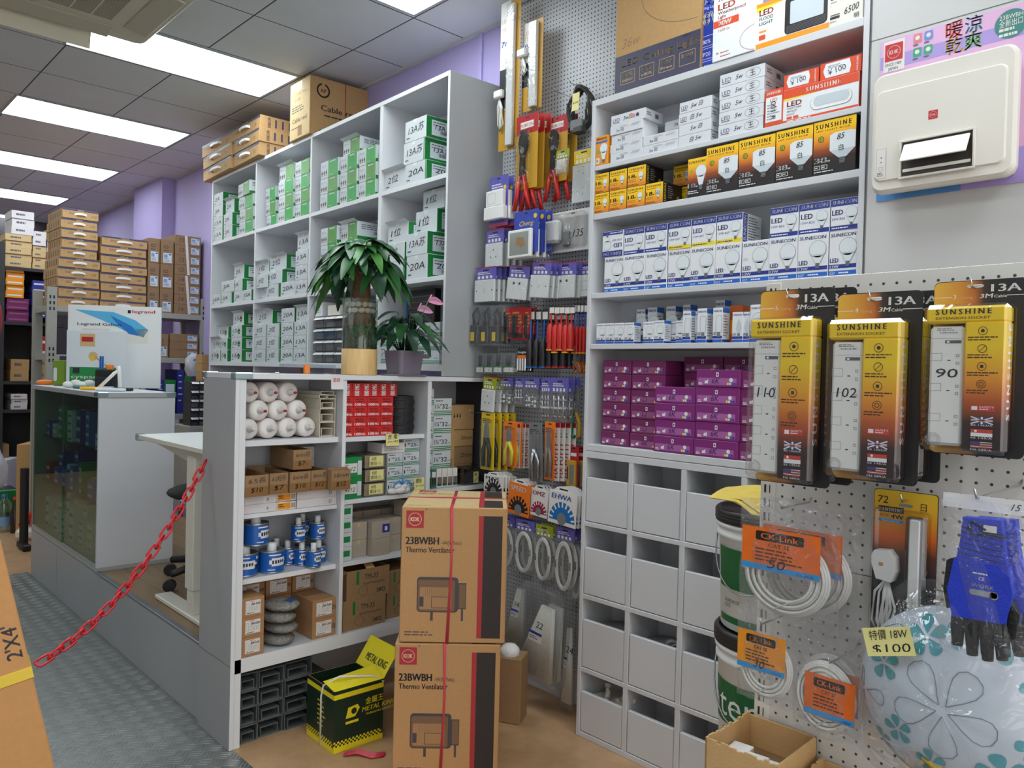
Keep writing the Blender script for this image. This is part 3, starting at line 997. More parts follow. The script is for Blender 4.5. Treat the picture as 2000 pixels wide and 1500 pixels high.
for i in range(4):
 x, wd = fit(FR, e38[i], e38[i + 1], 300, 0.008)
 me = big38(wd - .001, .13, .1675 - .002 * (3 - i)).mesh('bulb_box')
 FR.put(once('bulb_box', me, 'large yellow and black 38w bulb box priced 85, %s of four from the pegboard' % ORD[i], 'bulb box', 'large 38w bulb boxes'), x, .008, Z2)
def sun18(w, d, h, pen=None):
 mb = MB(); mb.box((0, 0, 0), (w, d, h), 'box_black', 0.0012); f = mb.front()
 f.rect(.001, .001, w - .001, h - .001, 'sun_small', 1)
 f.text('SUNSHINE', w * .08, h * .80, h * .10, 'box_black', 2, w * .8, bold=.05); f.micro(w * .08, h * .72, w * .8, 1, .01, h * .025, 'sun_brown', 2)
 f.text('18', w * .06, h * .42, h * .18, 'box_black', 2, w * .34, bold=.04); f.text('w', w * .41, h * .42, h * .10, 'box_black', 2)
 lamp(f, w * .73, h * .22, h * .46, 3, ratio=.6)
 for k in range(2):
  f.frame(w * (.08 + .2 * k), h * .25, w * (.23 + .2 * k), h * .34, w * .012, 'sun_brown', 2)
 f.micro(w * .06, h * .10, w * .7, 2, h * .05, h * .025, 'sun_brown', 2)
 if pen:
  f.text(pen, w * .58, h * .46, h * .15, 'pen', 8)
 g = mb.face((w, 0, 0), (0, 1, 0), (0, 0, 1)); g.text('SUNSHINE', d * .14, h * .08, d * .10, 'con_yellow', 2, h * .84, rot=R(90)); g.disc(d * .78, h * .35, h * .12, 'lime', 1); g.micro(d * .25, h * .8, d * .3, 6, h * .1, h * .03, 'print_soft', 1)
 return mb
b0 = [(1158, 1190), (1190.5, 1224), (1224.5, 1260), (1260.5, 1295)]
for i, (l, r) in enumerate(b0):
 x, wd = fit(FR, l, r, 390, 0.008)
 FR.put(once('bulb_box', sun18(wd - .0005, .08 if i < 3 else .12, .0785, 'SO' if i == 3 else None).mesh('bulb_box'), 'small yellow 18w bulb box in the lower layer, %s from the pegboard' % ORD[i], 'bulb box', 'small yellow bulb boxes'), x, .008, Z2)
for i, (l, r) in enumerate([(1158, 1190), (1191, 1225), (1226, 1262)]):
 x, wd = fit(FR, l, r, 345, 0.010)
 FR.put(once('bulb_box', sun18(wd - .0005, .08 if i < 2 else .11, .077).mesh('bulb_box'), 'small yellow 18w bulb box in the upper layer, %s from the pegboard' % ORD[i], 'bulb box', 'small yellow bulb boxes'), x, .010, Z2 + .079)
x, wd = fit(FR, 1304, 1340, 345, 0.075)
FR.put(once('bulb_box', sun18(wd, .05, .079, 'SO').mesh('bulb_box'), 'small yellow 18w bulb box set back against the tall narrow one', 'bulb box', 'small yellow bulb boxes'), x, .128, Z2)
FR.put(once('bulb_box', sun18(wd, .06, .078, 'SO').mesh('bulb_box'), 'small yellow bulb box marked SO, upper one behind the narrow 18w box', 'bulb box', 'small yellow bulb boxes'), x - .004, .118, Z2 + .0795)
def tall18(w, d, h):
 mb = MB(); mb.box((0, 0, 0), (w, d, h), 'box_black', 0.0012); f = mb.front()
 f.rect(.001, .001, w - .001, h - .001, 'sun_grad', 1)
 f.text('SUNSHINE', w * .06, h * .86, h * .07, 'box_black', 2, w * .88, bold=.05); f.disc(w * .22, h * .66, h * .05, 'lime', 2)
 lamp(f, w * .72, h * .18, h * .62, 3, ratio=.5); f.text('18', w * .05, h * .24, h * .11, 'white', 7, w * .4, bold=.04); f.text('w', w * .47, h * .24, h * .06, 'white', 7)
 f.micro(w * .06, h * .14, w * .7, 2, h * .05, h * .02, 'white', 5)
 return mb
x, wd = fit(FR, 1343, 1380, 350, 0.008)
FR.put(once('bulb_box', tall18(wd - .001, .10, .137).mesh('bulb_box'), 'narrow yellow and black 18w bulb box beside the first large 38w box', 'bulb box', 'small yellow bulb boxes'), x, .008, Z2)

# ---- upper shelf: thin white lamp boxes and red and white weatherproof lamps
Z1 = 2.272
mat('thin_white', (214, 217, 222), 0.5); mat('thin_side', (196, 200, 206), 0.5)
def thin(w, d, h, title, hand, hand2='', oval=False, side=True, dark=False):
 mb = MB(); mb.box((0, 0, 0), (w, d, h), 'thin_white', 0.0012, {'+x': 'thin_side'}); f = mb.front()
 if title:
  f.text(title, w * .06, h * .34, h * .32, 'pen_blue' if not dark else 'ink_soft', 1, w * .2); f.rect(w * .06, h * .2, w * .25, h * .27, 'ink_soft', 1)
 f.text(hand, w * .36, h * .32, h * .36, 'pen', 2, shear=.35, rot=.06)
 if oval:
  f.ring(w * .75, h * .5, w * .16, h * .03, 'bulb_line', 1, 24, h * .36)
 if hand2:
  f.text(hand2, w * .68, h * .30, h * .38, 'pen', 2, rot=.06)
 g = mb.face((w, 0, 0), (0, 1, 0), (0, 0, 1)); g.micro(d * .1, h * .6, d * .3, 2, h * .2, h * .1, 'ink_soft', 1); g.rect(d * .55, h * .3, d * .75, h * .7, 'ink_soft', 1) if side else None
 return mb
def thin3(w, d, h):
 mb = MB(); mb.box((0, 0, 0), (w, d, h), 'thin_white', 0.0012); f = mb.front()
 f.text('AOSPN', w * .3, h * .66, h * .16, 'print_soft', 1, w * .26)
 for k in range(5):
  f.line([(w * (.66 + .05 * k), h * .55), (w * (.72 + .05 * k), h * .82)], h * .06, 'print_soft', 1)
 f.text('3w \u56de', w * .2, h * .22, h * .3, 'pen', 2, rot=.05)
 return mb
x, wd = fit(FR, 1193, 1256, 270, 0.01)
hh = .0355
for k in range(4):
 FR.put(once('lamp_box', thin3(wd - .002, .10, hh - .0005).mesh('lamp_box'), 'thin white 3w lamp box, %s up in the five-high stack by the pegboard' % ORD[k], 'lamp box', 'thin 3w lamp boxes'), x - .004 * (k % 2), .01 + .002 * (k % 3), Z1 + hh * k)
mb = thin(wd + .008, .11, .040, 'LED', '3w\u767d'); f = mb.front(); f.disc(wd * .70, .021, .008, 'pink_dot', 3); f.disc(wd * .82, .021, .007, 'box_black', 3); f.disc(wd * .62, .024, .007, 'con_yellow', 1)
FR.put(once('lamp_box', mb.mesh('lamp_box'), 'thin white lamp box with a pink dot topping the stack by the pegboard', 'lamp box', 'thin 3w lamp boxes'), x - .002, .012, Z1 + hh * 4)
x, wd = fit(FR, 1256, 1325, 270, 0.012)
for k in range(2):
 FR.put(once('lamp_box', thin3(wd - .002, .085, hh - .0005).mesh('lamp_box'), 'thin white 3w lamp box, %s one of the short pair beside the five-high stack' % ('lower', 'upper')[k], 'lamp box', 'thin 3w lamp boxes'), x, .012, Z1 + hh * k)
for k in range(4):
 FR.put(once('lamp_box', thin(.115, .075, hh - .0005, '', '3w', dark=True).mesh('lamp_box'), 'thin lamp box in shade behind the short pair, %s up' % ORD[k], 'lamp box', 'thin 3w lamp boxes'), x + .03, .105, Z1 + hh * k)
x, wd = fit(FR, 1325, 1388, 260, 0.012)
for k in range(4):
 mb = thin(wd - .001, .10, .0395, 'LED' if k > 1 else '', '5w \u767d' if k % 2 else '\u767d 5w')
 g = mb.face((wd, 0, 0), (0, 1, 0), (0, 0, 1))
 FR.put(once('lamp_box', mb.mesh('lamp_box'), 'thin white 5w lamp box, %s up in the middle stack of four' % ORD[k], 'lamp box', 'thin 5w lamp boxes'), x + .002 * (k % 2), .012, Z1 + .040 * k)
x, wd = fit(FR, 1403, 1491, 250, 0.010)
for k in range(5):
 FR.put(once('lamp_box', thin(wd - .002, .14, .0428, 'LED', '5w', '\u738b', True).mesh('lamp_box'), 'thin white 5w lamp box with an oval, %s up in the tallest stack' % ORD[k], 'lamp box', 'thin 5w lamp boxes'), x + .001 * (k % 3), .010, Z1 + .0433 * k)
x, wd = fit(FR, 1158, 1187, 290, 0.008)
mb = MB(); mb.box((0, 0, 0), (wd, .05, .115), 'sun_amber', 0.001); f = mb.front(); f.text('SUNSHINE', wd * .08, .100, .009, 'box_black', 2, wd * .84, bold=.05); f.rect(.001, .088, wd - .001, .094, 'con_sky', 2)
lamp(f, wd * .68, .008, .076, 3, ratio=.5); f.rect(wd * .04, .008, wd * .34, .03, 'white', 2); f.text('8', wd * .1, .012, .014, 'ink', 3); f.disc(wd * .2, .055, .008, 'lime', 2)
FR.put(once('bulb_box', mb.mesh('bulb_box'), 'small yellow 8w bulb box by itself beside the five-high lamp stack', 'bulb box'), x, .008, Z1)
# red and white
def red_oval(w, d, h):
 mb = MB(); mb.box((0, 0, 0), (w, d, h), 'box_white', 0.0012, {'+z': 'sun_red', '+x': 'sun_red'}); f = mb.front()
 f.rect(.001, h * .72, w - .001, h - .001, 'sun_red', 1); f.poly([(.001, h * .66), (w * .5, h * .72), (.001, h * .72)], 'con_yellow', 1)
 f.text('SUNSHINE', w * .32, h * .79, h * .13, 'white', 2, w * .45, bold=.05)
 f.text('LED', w * .06, h * .47, h * .15, 'sun_red_dark', 2, w * .2, bold=.05)
 for k, t in enumerate(('WEATHER', 'PROOF', 'LIGHT')):
  f.text(t, w * .06, h * (.38 - .09 * k), h * .055, 'ink', 2, w * (.2, .14, .11)[k])
 f.rect(w * .06, h * .09, w * .13, h * .16, 'sun_red', 2); f.rect(w * .15, h * .09, w * .22, h * .16, 'sun_red', 2); f.rect(.001, .001, w - .001, h * .07, 'sun_red', 1); f.micro(w * .06, h * .02, w * .5, 1, .01, h * .025, 'white', 2)
 f.rrect(w * .38, h * .18, w * .92, h * .60, h * .2, 'bulb_line', 2); f.rrect(w * .385, h * .19, w * .915, h * .60, h * .2, 'white', 3); f.rrect(w * .42, h * .28, w * .89, h * .58, h * .145, 'bulb_grey', 4)
 return mb
x, wd = fit(FR, 1530, 1680, 180, 0.008)
FR.put(once('lamp_box', red_oval(wd - .004, .13, .106).mesh('lamp_box'), 'red and white weatherproof lamp box picturing an oval light', 'lamp box', 'red weatherproof lamp boxes'), x, .008, Z1)
def red_small(w, d, h):
 mb = MB(); mb.box((0, 0, 0), (w, d, h), 'sun_red', 0.0012); f = mb.front()
 f.poly([(w * .08, h * .5), (w * .14, h * .08), (w * .72, h * .08), (w * .76, h * .5), (w * .72, h * .92), (w * .14, h * .92)], 'box_white', 1)
 f.text('SUNSHINE', w * .93, h * .08, h * .11, 'white', 1, h * .84, rot=R(90), bold=.05); f.text('\uffe5100', w * .2, h * .2, h * .34, 'pen', 2, rot=.12); f.micro(w * .2, h * .72, w * .45, 2, h * .1, h * .05, 'print_soft', 2)
 return mb
for k, (l, r) in enumerate(((1532, 1601), (1602, 1684))):
 x, wd = fit(FR, l, r, 135, 0.010)
 FR.put(once('lamp_box', red_small(wd - .003, .11, .047 + .004 * k).mesh('lamp_box'), 'low red lamp box lying on the oval-light box, %s the clad wall' % ('away from', 'against')[k], 'lamp box', 'red weatherproof lamp boxes'), x, .010, Z1 + .1068)
x, wd = fit(FR, 1494, 1529, 205, 0.006)
mb = MB(); mb.box((0, 0, 0), (wd - .001, .10, .118), 'sun_red', 0.0012); f = mb.front(); f.text('SUNSHINE', wd * .1, .102, .009, 'white', 2, wd * .8, bold=.05)
f.rect(wd * .06, .014, wd * .94, .094, 'box_white', 1); f.text('LED', wd * .3, .078, .011, 'sun_red_dark', 2, wd * .4); f.text('\uffe5100', wd * .62, .02, .018, 'pen', 2, rot=R(90)); f.micro(wd * .14, .066, wd * .7, 6, .009, .004, 'print_soft', 2)
FR.put(once('lamp_box', mb.mesh('lamp_box'), 'upright narrow red lamp box between thin white stack and oval-light box', 'lamp box', 'red weatherproof lamp boxes'), x, .006, Z1)

# ---- top of the shelf
ZT = 2.534
x, wd = fit(FR, 1192, 1359, 180, 0.02)
mb = MB(); hb = .50; mb.box((0, 0, 0), (wd - .002, .09, hb), 'kraft', 0.002); f = mb.front()
f.rect(.001, .012, wd - .003, .160, 'navy', 1); f.text('LED Ceiling Light', wd * .09, .113, .024, 'gold_text', 2, wd * .90, bold=.02)
for k, (a, b_) in enumerate((('80%', 'ENERGY'), ('CRI', '\u226580%'), ('UV', 'Free'), ('IP20', ''))):
 xx = wd * (.08 + .23 * k); f.frame(xx, .046, xx + wd * .17, .095, .0016, 'gold_text', 2); f.text(a, xx + wd * .025, .073, .015, 'gold_text', 2, wd * .12, bold=.03); f.text(b_, xx + wd * .02, .055, .010, 'gold_text', 2, wd * .13) if b_ else None
f.text('36w', wd * .08, .185, .036, 'kraft_dark', 1, shear=.3, rot=.04); f.ring(wd * .98, .36, wd * .67, .0016, 'ink_soft', 1, 30, .155, 90, 268); f.text('Picture', wd * .80, .150, .008, 'kraft_dark', 1)
FR.put(once('carton', mb.mesh('carton'), 'large brown ceiling light carton with a dark lower band, on the lamp shelf', 'carton', 'cartons on the lamp shelf'), x, .045, ZT)
x, wd = fit(FR, 1359, 1440, 120, 0.06)
mb = MB(); mb.box((0, 0, 0), (wd, .035, .40), 'royal', 0.0015); f = mb.front(); f.text('LED', wd * .06, .245, .03, 'white', 1, wd * .5, bold=.03); f.text('Ceiling Light', wd * .06, .228, .010, 'white', 1); f.text('18W', wd * .06, .172, .045, 'white', 1, wd * .62, bold=.03)
for k, t in enumerate(('80%', 'IP20', 'UV')):
 f.frame(wd * .12, .095 - .045 * k, wd * .5, .132 - .045 * k, .0015, 'white', 1); f.text(t, wd * .16, .105 - .045 * k, .014, 'white', 1)
FR.put(once('carton', mb.mesh('carton'), 'blue and white 18W ceiling light carton squeezed between brown and white cartons', 'carton', 'cartons on the lamp shelf'), x, .06, ZT)
x, wd = fit(FR, 1390, 1472, 80, -0.01)
mb = MB(); mb.box((0, 0, 0), (wd, .05, .29), 'box_white', 0.0015, {'-x': 'sun_red'}); f = mb.front()
f.text('SUNSHINE', wd * .12, .203, .014, 'dark_red_text', 1, wd * .55, bold=.04); f.text('LED', wd * .12, .172, .021, 'sun_red', 1, wd * .4, bold=.06); f.text('Weatherproof', wd * .12, .157, .011, 'dark_red_text', 1, wd * .66, bold=.03); f.text('Light', wd * .12, .143, .011, 'dark_red_text', 1, bold=.03)
f.rect(.002, .114, wd * .62, .138, 'sun_red', 1); f.text('20W', wd * .14, .118, .017, 'white', 2, bold=.05); f.text('1600 lm', wd * .14, .098, .010, 'dark_red_text', 1); f.ring(wd * 1.06, .045, wd * .40, .0012, 'dark_red_text', 1, 30, .042, 100, 260); f.rect(wd * .1, .024, wd * .15, .029, 'sun_red', 1); f.micro(wd * .2, .024, wd * .3, 2, .012, .003, 'dark_red_text', 1)
FR.put(once('carton', mb.mesh('carton'), 'white and red 20W weatherproof light carton, rising past the picture top', 'carton', 'cartons on the lamp shelf'), x, -.004, ZT)
x, wd = fit(FR, 1473, 1620, 60, 0.004)
mb = MB(); mb.box((0, 0, 0), (wd, .10, .150), 'box_white', 0.0015); f = mb.front(); f.rect(.001, .001, wd - .001, .018, 'sun_amber', 1); f.rect(.001, .136, wd - .001, .149, 'sun_amber', 1); f.poly([(.001, .120), (wd * .4, .136), (.001, .136)], 'con_yellow', 1)
f.text('LED', wd * .07, .108, .019, 'dark_red_text', 1, wd * .19, bold=.06); f.text('FLOOD', wd * .07, .092, .011, 'ink', 1, wd * .19, bold=.02); f.text('LIGHT', wd * .07, .076, .011, 'ink', 1, wd * .19, bold=.02); f.rect(wd * .07, .052, wd * .17, .058, 'sun_amber', 1); f.rect(wd * .07, .028, wd * .16, .044, 'sun_red', 1)
f.rrect(wd * .42, .020, wd * .97, .138, .013, 'box_black', 1); f.rrect(wd * .49, .050, wd * .92, .122, .004, 'bulb_grey', 2)
for k in range(6):
 f.rect(wd * .44, .024 + .004 * k, wd * .95, .0255 + .004 * k, 'ink_soft', 2)
FR.put(once('carton', mb.mesh('carton'), 'white carton picturing a black LED flood light, on the lamp shelf', 'carton', 'cartons on the lamp shelf'), x, .0045, ZT)
x, wd = fit(FR, 1615, 1685, 60, 0.004)
for k in range(2):
 mb = MB(); mb.box((0, 0, 0), (wd - .004, .13, .060), 'offwhite', 0.0015); f = mb.front(); f.rect(wd * .06, .032, wd * .32, .036, 'ink_soft', 1); f.rect(wd * .05, .022, wd * .32, .030, 'box_black', 1); f.micro(wd * .06, .012, wd * .25, 1, .01, .004, 'print_soft', 1)
 f.text('6500' if k == 0 else '175', wd * (.44 if k == 0 else .2), .026, .020, 'pen', 2, wd * .40, shear=.3, rot=.15); f.text('\u660e', wd * .72, .008, .012, 'pen', 2) if k == 0 else None
 FR.put(once('carton', mb.mesh('carton'), 'small white carton with handwriting against the clad wall, %s of two' % ('lower', 'upper')[k], 'carton', 'cartons on the lamp shelf'), x + .003, .005 + .003 * k, ZT + .0605 * k)

# ---- small lamp boxes on the fourth shelf
Z4 = 1.569
def small_box(w, d, h, kind):
 mb = MB(); mb.box((0, 0, 0), (w, d, h), 'box_white', 0.0008); f = mb.front(k=.0003)
 f.text('SUNECON', w * .08, h * .88, h * .055, 'con_blue', 1, w * .84, bold=.04); f.rect(.0005, h * .11, w - .0005, h * .19, 'con_blue', 1); f.rect(.0005, .0005, w - .0005, h * .09, 'con_sky', 1)
 {'a': lamp, 't': tall_lamp, 'c': candle}[kind](f, w * .64, h * .16, h * .62, 2)
 f.text('LED', w * .06, h * .22, h * .08, 'con_blue', 2, w * .34, bold=.03)
 g = mb.face((w, 0, 0), (0, 1, 0), (0, 0, 1), .0003); g.rect(.0005, h * .86, d - .0005, h - .0005, 'con_sky', 1); g.micro(d * .12, h * .75, d * .7, 8, h * .08, h * .025, 'ink_soft', 1); g.rect(.0005, .0005, d - .0005, h * .09, 'con_blue', 1)
 return mb
sm = [(1165, 1183, .079, 'a', 0), (1183.5, 1200, .079, 'a', 0), (1200.5, 1219, .079, 'a', 0), (1219.5, 1238, .079, 'a', 0), (1256, 1277, .079, 'a', 0), (1277.5, 1297, .083, 'a', 0), (1308, 1322, .081, 'a', .05), (1320.5, 1334, .081, 'a', .012),
      (1333, 1349, .112, 't', .002), (1350, 1361, .112, 't', .03), (1361.5, 1380, .119, 't', 0), (1392, 1411, .119, 't', 0), (1430, 1451, .101, 'c', 0), (1451.5, 1464, .101, 'c', .004), (1464.5, 1490, .123, 'a', 0)]
SN = {'a': 'small white bulb box', 't': 'tall white stick bulb box', 'c': 'white candle bulb box'}
kc = {'a': 0, 't': 0, 'c': 0}
for l, r, h, kd, yo in sm:
 x, wd = fit(FR, l, r, 640, 0.006 + yo)
 kc[kd] += 1
 FR.put(once('bulb_box', small_box(wd - .0005, min(.045, .055), h, kd).mesh('bulb_box'), '%s, %s of its kind from the pegboard in the front row' % (SN[kd], ORD[kc[kd] - 1]), 'bulb box', 'small bulb boxes'), x, .006 + yo, Z4)
for i, (l, r, z, h) in enumerate(((1240, 1257, .0, .14), (1262, 1280, .0, .145), (1298, 1316, .0, .145), (1331, 1345, .0, .148), (1394, 1412, .0, .158))):
 x, wd = fit(FR, l, r, 610, 0.11)
 FR.put(once('bulb_box', small_box(wd, .045, h if z == 0 else .145, 'a').mesh('bulb_box'), 'bulb box in the shaded back row of small bulbs, %s from the pegboard' % ORD[i], 'bulb box', 'small bulb boxes in the back row'), x, .12, Z4)
x, wd = fit(FR, 1425, 1449, 620, 0.06)
mb = MB(); mb.box((0, 0, 0), (wd, .05, .13), 'sun_orange', .001); f = mb.front(); f.rect(.002, .03, wd - .002, .08, 'sun_amber', 1)
FR.put(once('bulb_box', mb.mesh('bulb_box'), 'lone orange bulb box behind the white candle bulb boxes', 'bulb box'), x, .062, Z4)

# ---- purple cartons on the fifth shelf
mat('purple_box', (128, 40, 118), 0.42); mat('purple_shaded', (116, 36, 92), 0.45); mat('purple_label', (170, 98, 164), 0.45); mat('purple_label_shaded', (150, 84, 130), 0.45)  # darker purple pair has the shade of the dim stacks painted into it
def purple(w, d, h, hand, in_shade):
 a, b_ = ('purple_shaded', 'purple_label_shaded') if in_shade else ('purple_box', 'purple_label')
 mb = MB(); mb.box((0, 0, 0), (w, d, h), a, 0.0015); f = mb.front()
 f.rect(w * .05, h * .12, w * .92, h * .52, b_, 1); f.rect(w * .46, h * .60, w * .52, h * .84, 'box_white', 1); f.rect(w * .475, h * .66, w * .505, h * .78, a, 2)
 f.poly([(w * .2, h * .2), (w * .28, h * .2), (w * .28, h * .45), (w * .25, h * .36), (w * .21, h * .36)], 'box_white', 2); f.micro(w * .06, h * .2, w * .12, 2, h * .08, h * .05, 'box_white', 2)
 f.disc(w * .80, h * .42, h * .12, 'box_white', 2, 14, h * .12)
 for k, c in enumerate(('con_yellow', 'box_white', 'con_sky', 'con_blue')):
  f.rect(w * (.71 + .05 * k), h * .14, w * (.75 + .05 * k), h * .27, c, 2)
 if hand:
  f.text(hand, w * .36, h * .2, h * .32, 'pen_blue', 3, shear=.2)
 return mb
Z5 = 1.172
def pstack(l, r, py, y, hs, n, hand, in_shade, lab, skip=0):
 x, wd = fit(FR, l, r, py, y)
 me = None
 for k in range(n):
  mb = purple(wd - .002, min(.12, UD - .014 - y), hs - .0008, hand[k % len(hand)], in_shade)
  FR.put(once('bulb_carton', mb.mesh('bulb_carton'), lab % ORD[k], 'carton', 'purple bulb cartons'), x + .0015 * ((k * 5) % 3 - 1), y + .002 * (k % 2), Z5 + hs * k)
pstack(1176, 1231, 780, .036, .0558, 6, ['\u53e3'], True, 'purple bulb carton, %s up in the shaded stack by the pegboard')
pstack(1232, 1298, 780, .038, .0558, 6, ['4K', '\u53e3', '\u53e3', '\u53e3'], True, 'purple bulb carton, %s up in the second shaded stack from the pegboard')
x, wd = fit(FR, 1335, 1412, 720, .125)
for k in range(2):
 for j in range(2):
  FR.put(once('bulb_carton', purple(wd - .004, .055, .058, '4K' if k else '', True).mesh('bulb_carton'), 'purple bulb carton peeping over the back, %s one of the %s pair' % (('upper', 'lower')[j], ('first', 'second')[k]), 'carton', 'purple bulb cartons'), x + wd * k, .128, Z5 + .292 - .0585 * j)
pstack(1278, 1357, 815, .002, .0597, 4, ['6K'], False, 'bright purple bulb carton marked 6K, %s up in the four-high front stack')
pstack(1357, 1444, 815, .002, .0608, 5, ['6K'], False, 'bright purple bulb carton marked 6K, %s up in the five-high front stack')
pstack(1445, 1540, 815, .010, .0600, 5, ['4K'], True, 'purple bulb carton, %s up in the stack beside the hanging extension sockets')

# ---- odd pipe fittings showing in the bins
def fitting(kind, mt):
 mb = MB()
 if kind == 'ring':
  mb.lathe([(.020, 0), (.026, 0), (.026, .03), (.020, .03), (.020, 0)], mt, n=18, axis='y')
 else:
  mb.tube([(0, 0, 0), (.03, 0, .004), (.045, 0, .02), (.047, 0, .05)], .011, mt, 10); mb.tube([(-.004, 0, -.001), (.01, 0, 0)], .014, mt, 10); mb.tube([(.047, 0, .04), (.047, 0, .055)], .014, mt, 10)
 return mb
mat('pvc_grey', (150, 152, 156), 0.4); mat('pvc_white', (220, 214, 204), 0.4)
def in_bin(r, c, n, kind, mt, lab):
 me = fitting(kind, mt).mesh('pipe_fitting')
 me2 = [me]
 for k in range(n):
  x = CX[c][1] - .035 - .028 * (k % 4)
  o = once('pipe_fitting', me, lab, 'pipe fitting', lab + ' pile')
  z = RF[r] - .005 - (.024 if k < 4 else .0) + .003 * (k % 2)
  FR.put(o, x, .05 + .018 * (k % 3), z, R(40 * k))
# a hidden heap carries the top ones
def heap(r, c, mt, lab, n=1):
 x0, x1 = CX[c]
 mb = MB(); mb.grid(lambda u, v: (x0 + .01 + (x1 - x0 - .02) * u, .025 + .155 * v, RF[r] - .035 + .006 * math.sin(9 * u + 5 * v)), 8, 6, mt)
 mb.box((x0 + .012, .026, RB[r] + .001), (x1 - .012, .178, RF[r] - .05), mt)
 o = tag(mb.build('pipe_fittings'), lab, 'pipe fittings', None, 'stuff'); FR.put(o, 0, 0, 0)
heap(3, 0, 'pvc_white', 'white plastic pipe fittings filling the bottom bin by the pegboard'); in_bin(3, 0, 4, 'elbow', 'pvc_white', 'white plastic elbow fitting in the bottom bin by the pegboard')
heap(2, 1, 'pvc_grey', 'grey plastic pipe fittings filling a bin in the second column'); in_bin(2, 1, 2, 'ring', 'pvc_grey', 'grey plastic ring fitting poking over a bin front')
heap(2, 0, 'pvc_grey', 'grey plastic fittings low in the third bin by the pegboard')
# ================================================================ green and white boxes in the wall shelf
mat('sock_white', (208, 214, 218), 0.5, var=0.02, vscale=8); mat('sock_flap', (226, 230, 234), 0.5); mat('sock_green', (20, 124, 54), 0.42); mat('leaf_green', (44, 160, 66), 0.38, var=0.12, vscale=20); mat('leaf_green_b', (84, 150, 62), 0.38, var=0.12, vscale=20)
mat('sock_label', (214, 222, 228), 0.5); mat('sock_teal', (30, 110, 90), 0.45)
def flap_part(root, w, d, h, mt='sock_flap'):
 mb = MB()
 mb.add([(0, 0.001, h), (w, 0.001, h), (w, -0.022, h + 0.010), (0, -0.022, h + 0.010)], [(0, 1, 2, 3)], mt)
 mb.add([(0, 0.001, h + .002), (w, 0.001, h + .002), (w, -0.022, h + 0.012), (0, -0.022, h + 0.012)], [(3, 2, 1, 0)], mt)
 mb.add([(0, 0.001, h + .002), (0, -0.022, h + 0.012), (w, -0.022, h + 0.012), (w, 0.001, h + .002), (w, d * .9, h + .004), (0, d * .9, h + .004)], [(0, 3, 4, 5)], mt)
 mb.build('lid_flap', root)
def socket_box(w, d, h, hand, style='w', lid=False, shade=0):
 """White front with pen marks; green end with a white label on the +x side."""
 mb = MB(); mb.box((0, 0, 0), (w, d, h), 'sock_white', 0.0015, {'+x': 'sock_green', '+z': 'sock_white'}); f = mb.front()
 mb.add([(w * .40, -.0006, h), (w * .56, -.0006, h), (w * .54, -.0006, h * .84), (w * .42, -.0006, h * .84)], [(0, 1, 2, 3)], 'sock_flap')
 if hand:
  f.text(hand, w * .16, h * .36, h * .30, 'pen', 2, w * min(.72, .24 * len(hand)), shear=.25, rot=.05)
 f.rect(w * .08, h * .16, w * .24, h * .22, 'sock_teal', 1)
 if style == 'g':
  f.rect(w * .66, h * .26, w * .82, h * .62, 'sock_green', 1); f.rect(w * .68, h * .42, w * .80, h * .46, 'sock_white', 2)
 if style == 'e':
  f.rect(w * .955, 0.001, w - .001, h - .001, 'sock_green', 1)
 g = mb.face((w, 0, 0), (0, 1, 0), (0, 0, 1))
 g.rect(d * .16, h * .14, d * .92, h * .84, 'sock_label', 1); g.micro(d * .2, h * .72, d * .5, 2, h * .12, h * .04, 'ink_soft', 2, 3); g.bars(d * .42, h * .24, d * .32, h * .16, 'ink', 2)
 if hand:
  g.text(hand, d * .26, h * .42, h * .22, 'pen', 3, d * .5, shear=.2)
 return mb
def bulb_pack(w, d, h, alt=0):
 """White half with three little lamps, green half; label and barcode on the end."""
 mb = MB(); mb.box((0, 0, 0), (w, d, h), 'sock_white', 0.002, {'+x': 'sock_label'}); f = mb.front()
 f.rect(w * .44, .001, w - .001, h - .001, 'leaf_green' if alt != 1 else 'leaf_green_b', 1); f.micro(w * .55, h * .86, w * .35, 1, .01, h * .06, 'sock_label', 2, 5); f.micro(w * .52, h * .12, w * .3, 1, .01, h * .03, 'sock_label', 2)
 f.ring(w * .12, h * .72, h * .07, h * .02, 'ink_soft', 2, 10); f.micro(w * .2, h * .74, w * .2, 2, h * .06, h * .02, 'print_soft', 2)
 for k in range(3):
  x = w * (.09 + .125 * k)
  f.disc(x, h * .34, w * .045, 'ink_soft', 2, 10, h * .085); f.rect(x - w * .02, h * .16, x + w * .02, h * .27, 'kraft_dark', 2); f.rect(x - w * .008, h * .4, x + w * .008, h * .52, 'ink_soft', 2)
 g = mb.face((w, 0, 0), (0, 1, 0), (0, 0, 1)); g.rect(.001, .001, d - .001, h * .2, 'sock_green', 1); g.bars(d * .4, h * .36, d * .4, h * .14, 'ink', 1); g.micro(d * .1, h * .8, d * .6, 3, h * .1, h * .04, 'ink_soft', 1)
 return mb
BAY = ['bay by the pegboard', 'bay behind the money tree', 'bay past the money tree', 'end bay by the pillar']
GZ = {'top': 2.360, 'middle': 1.890, 'bottom': 1.475}
MARK = {'13A\u82cf': '13A', '20A': '20A', '13A': '13A', '2\u4f4d': '2-way', '1\u4f4d': '1-way', '3\u4f4d': '3-way', '': 'unmarked', '15A': '15A', '2A': '2A'}
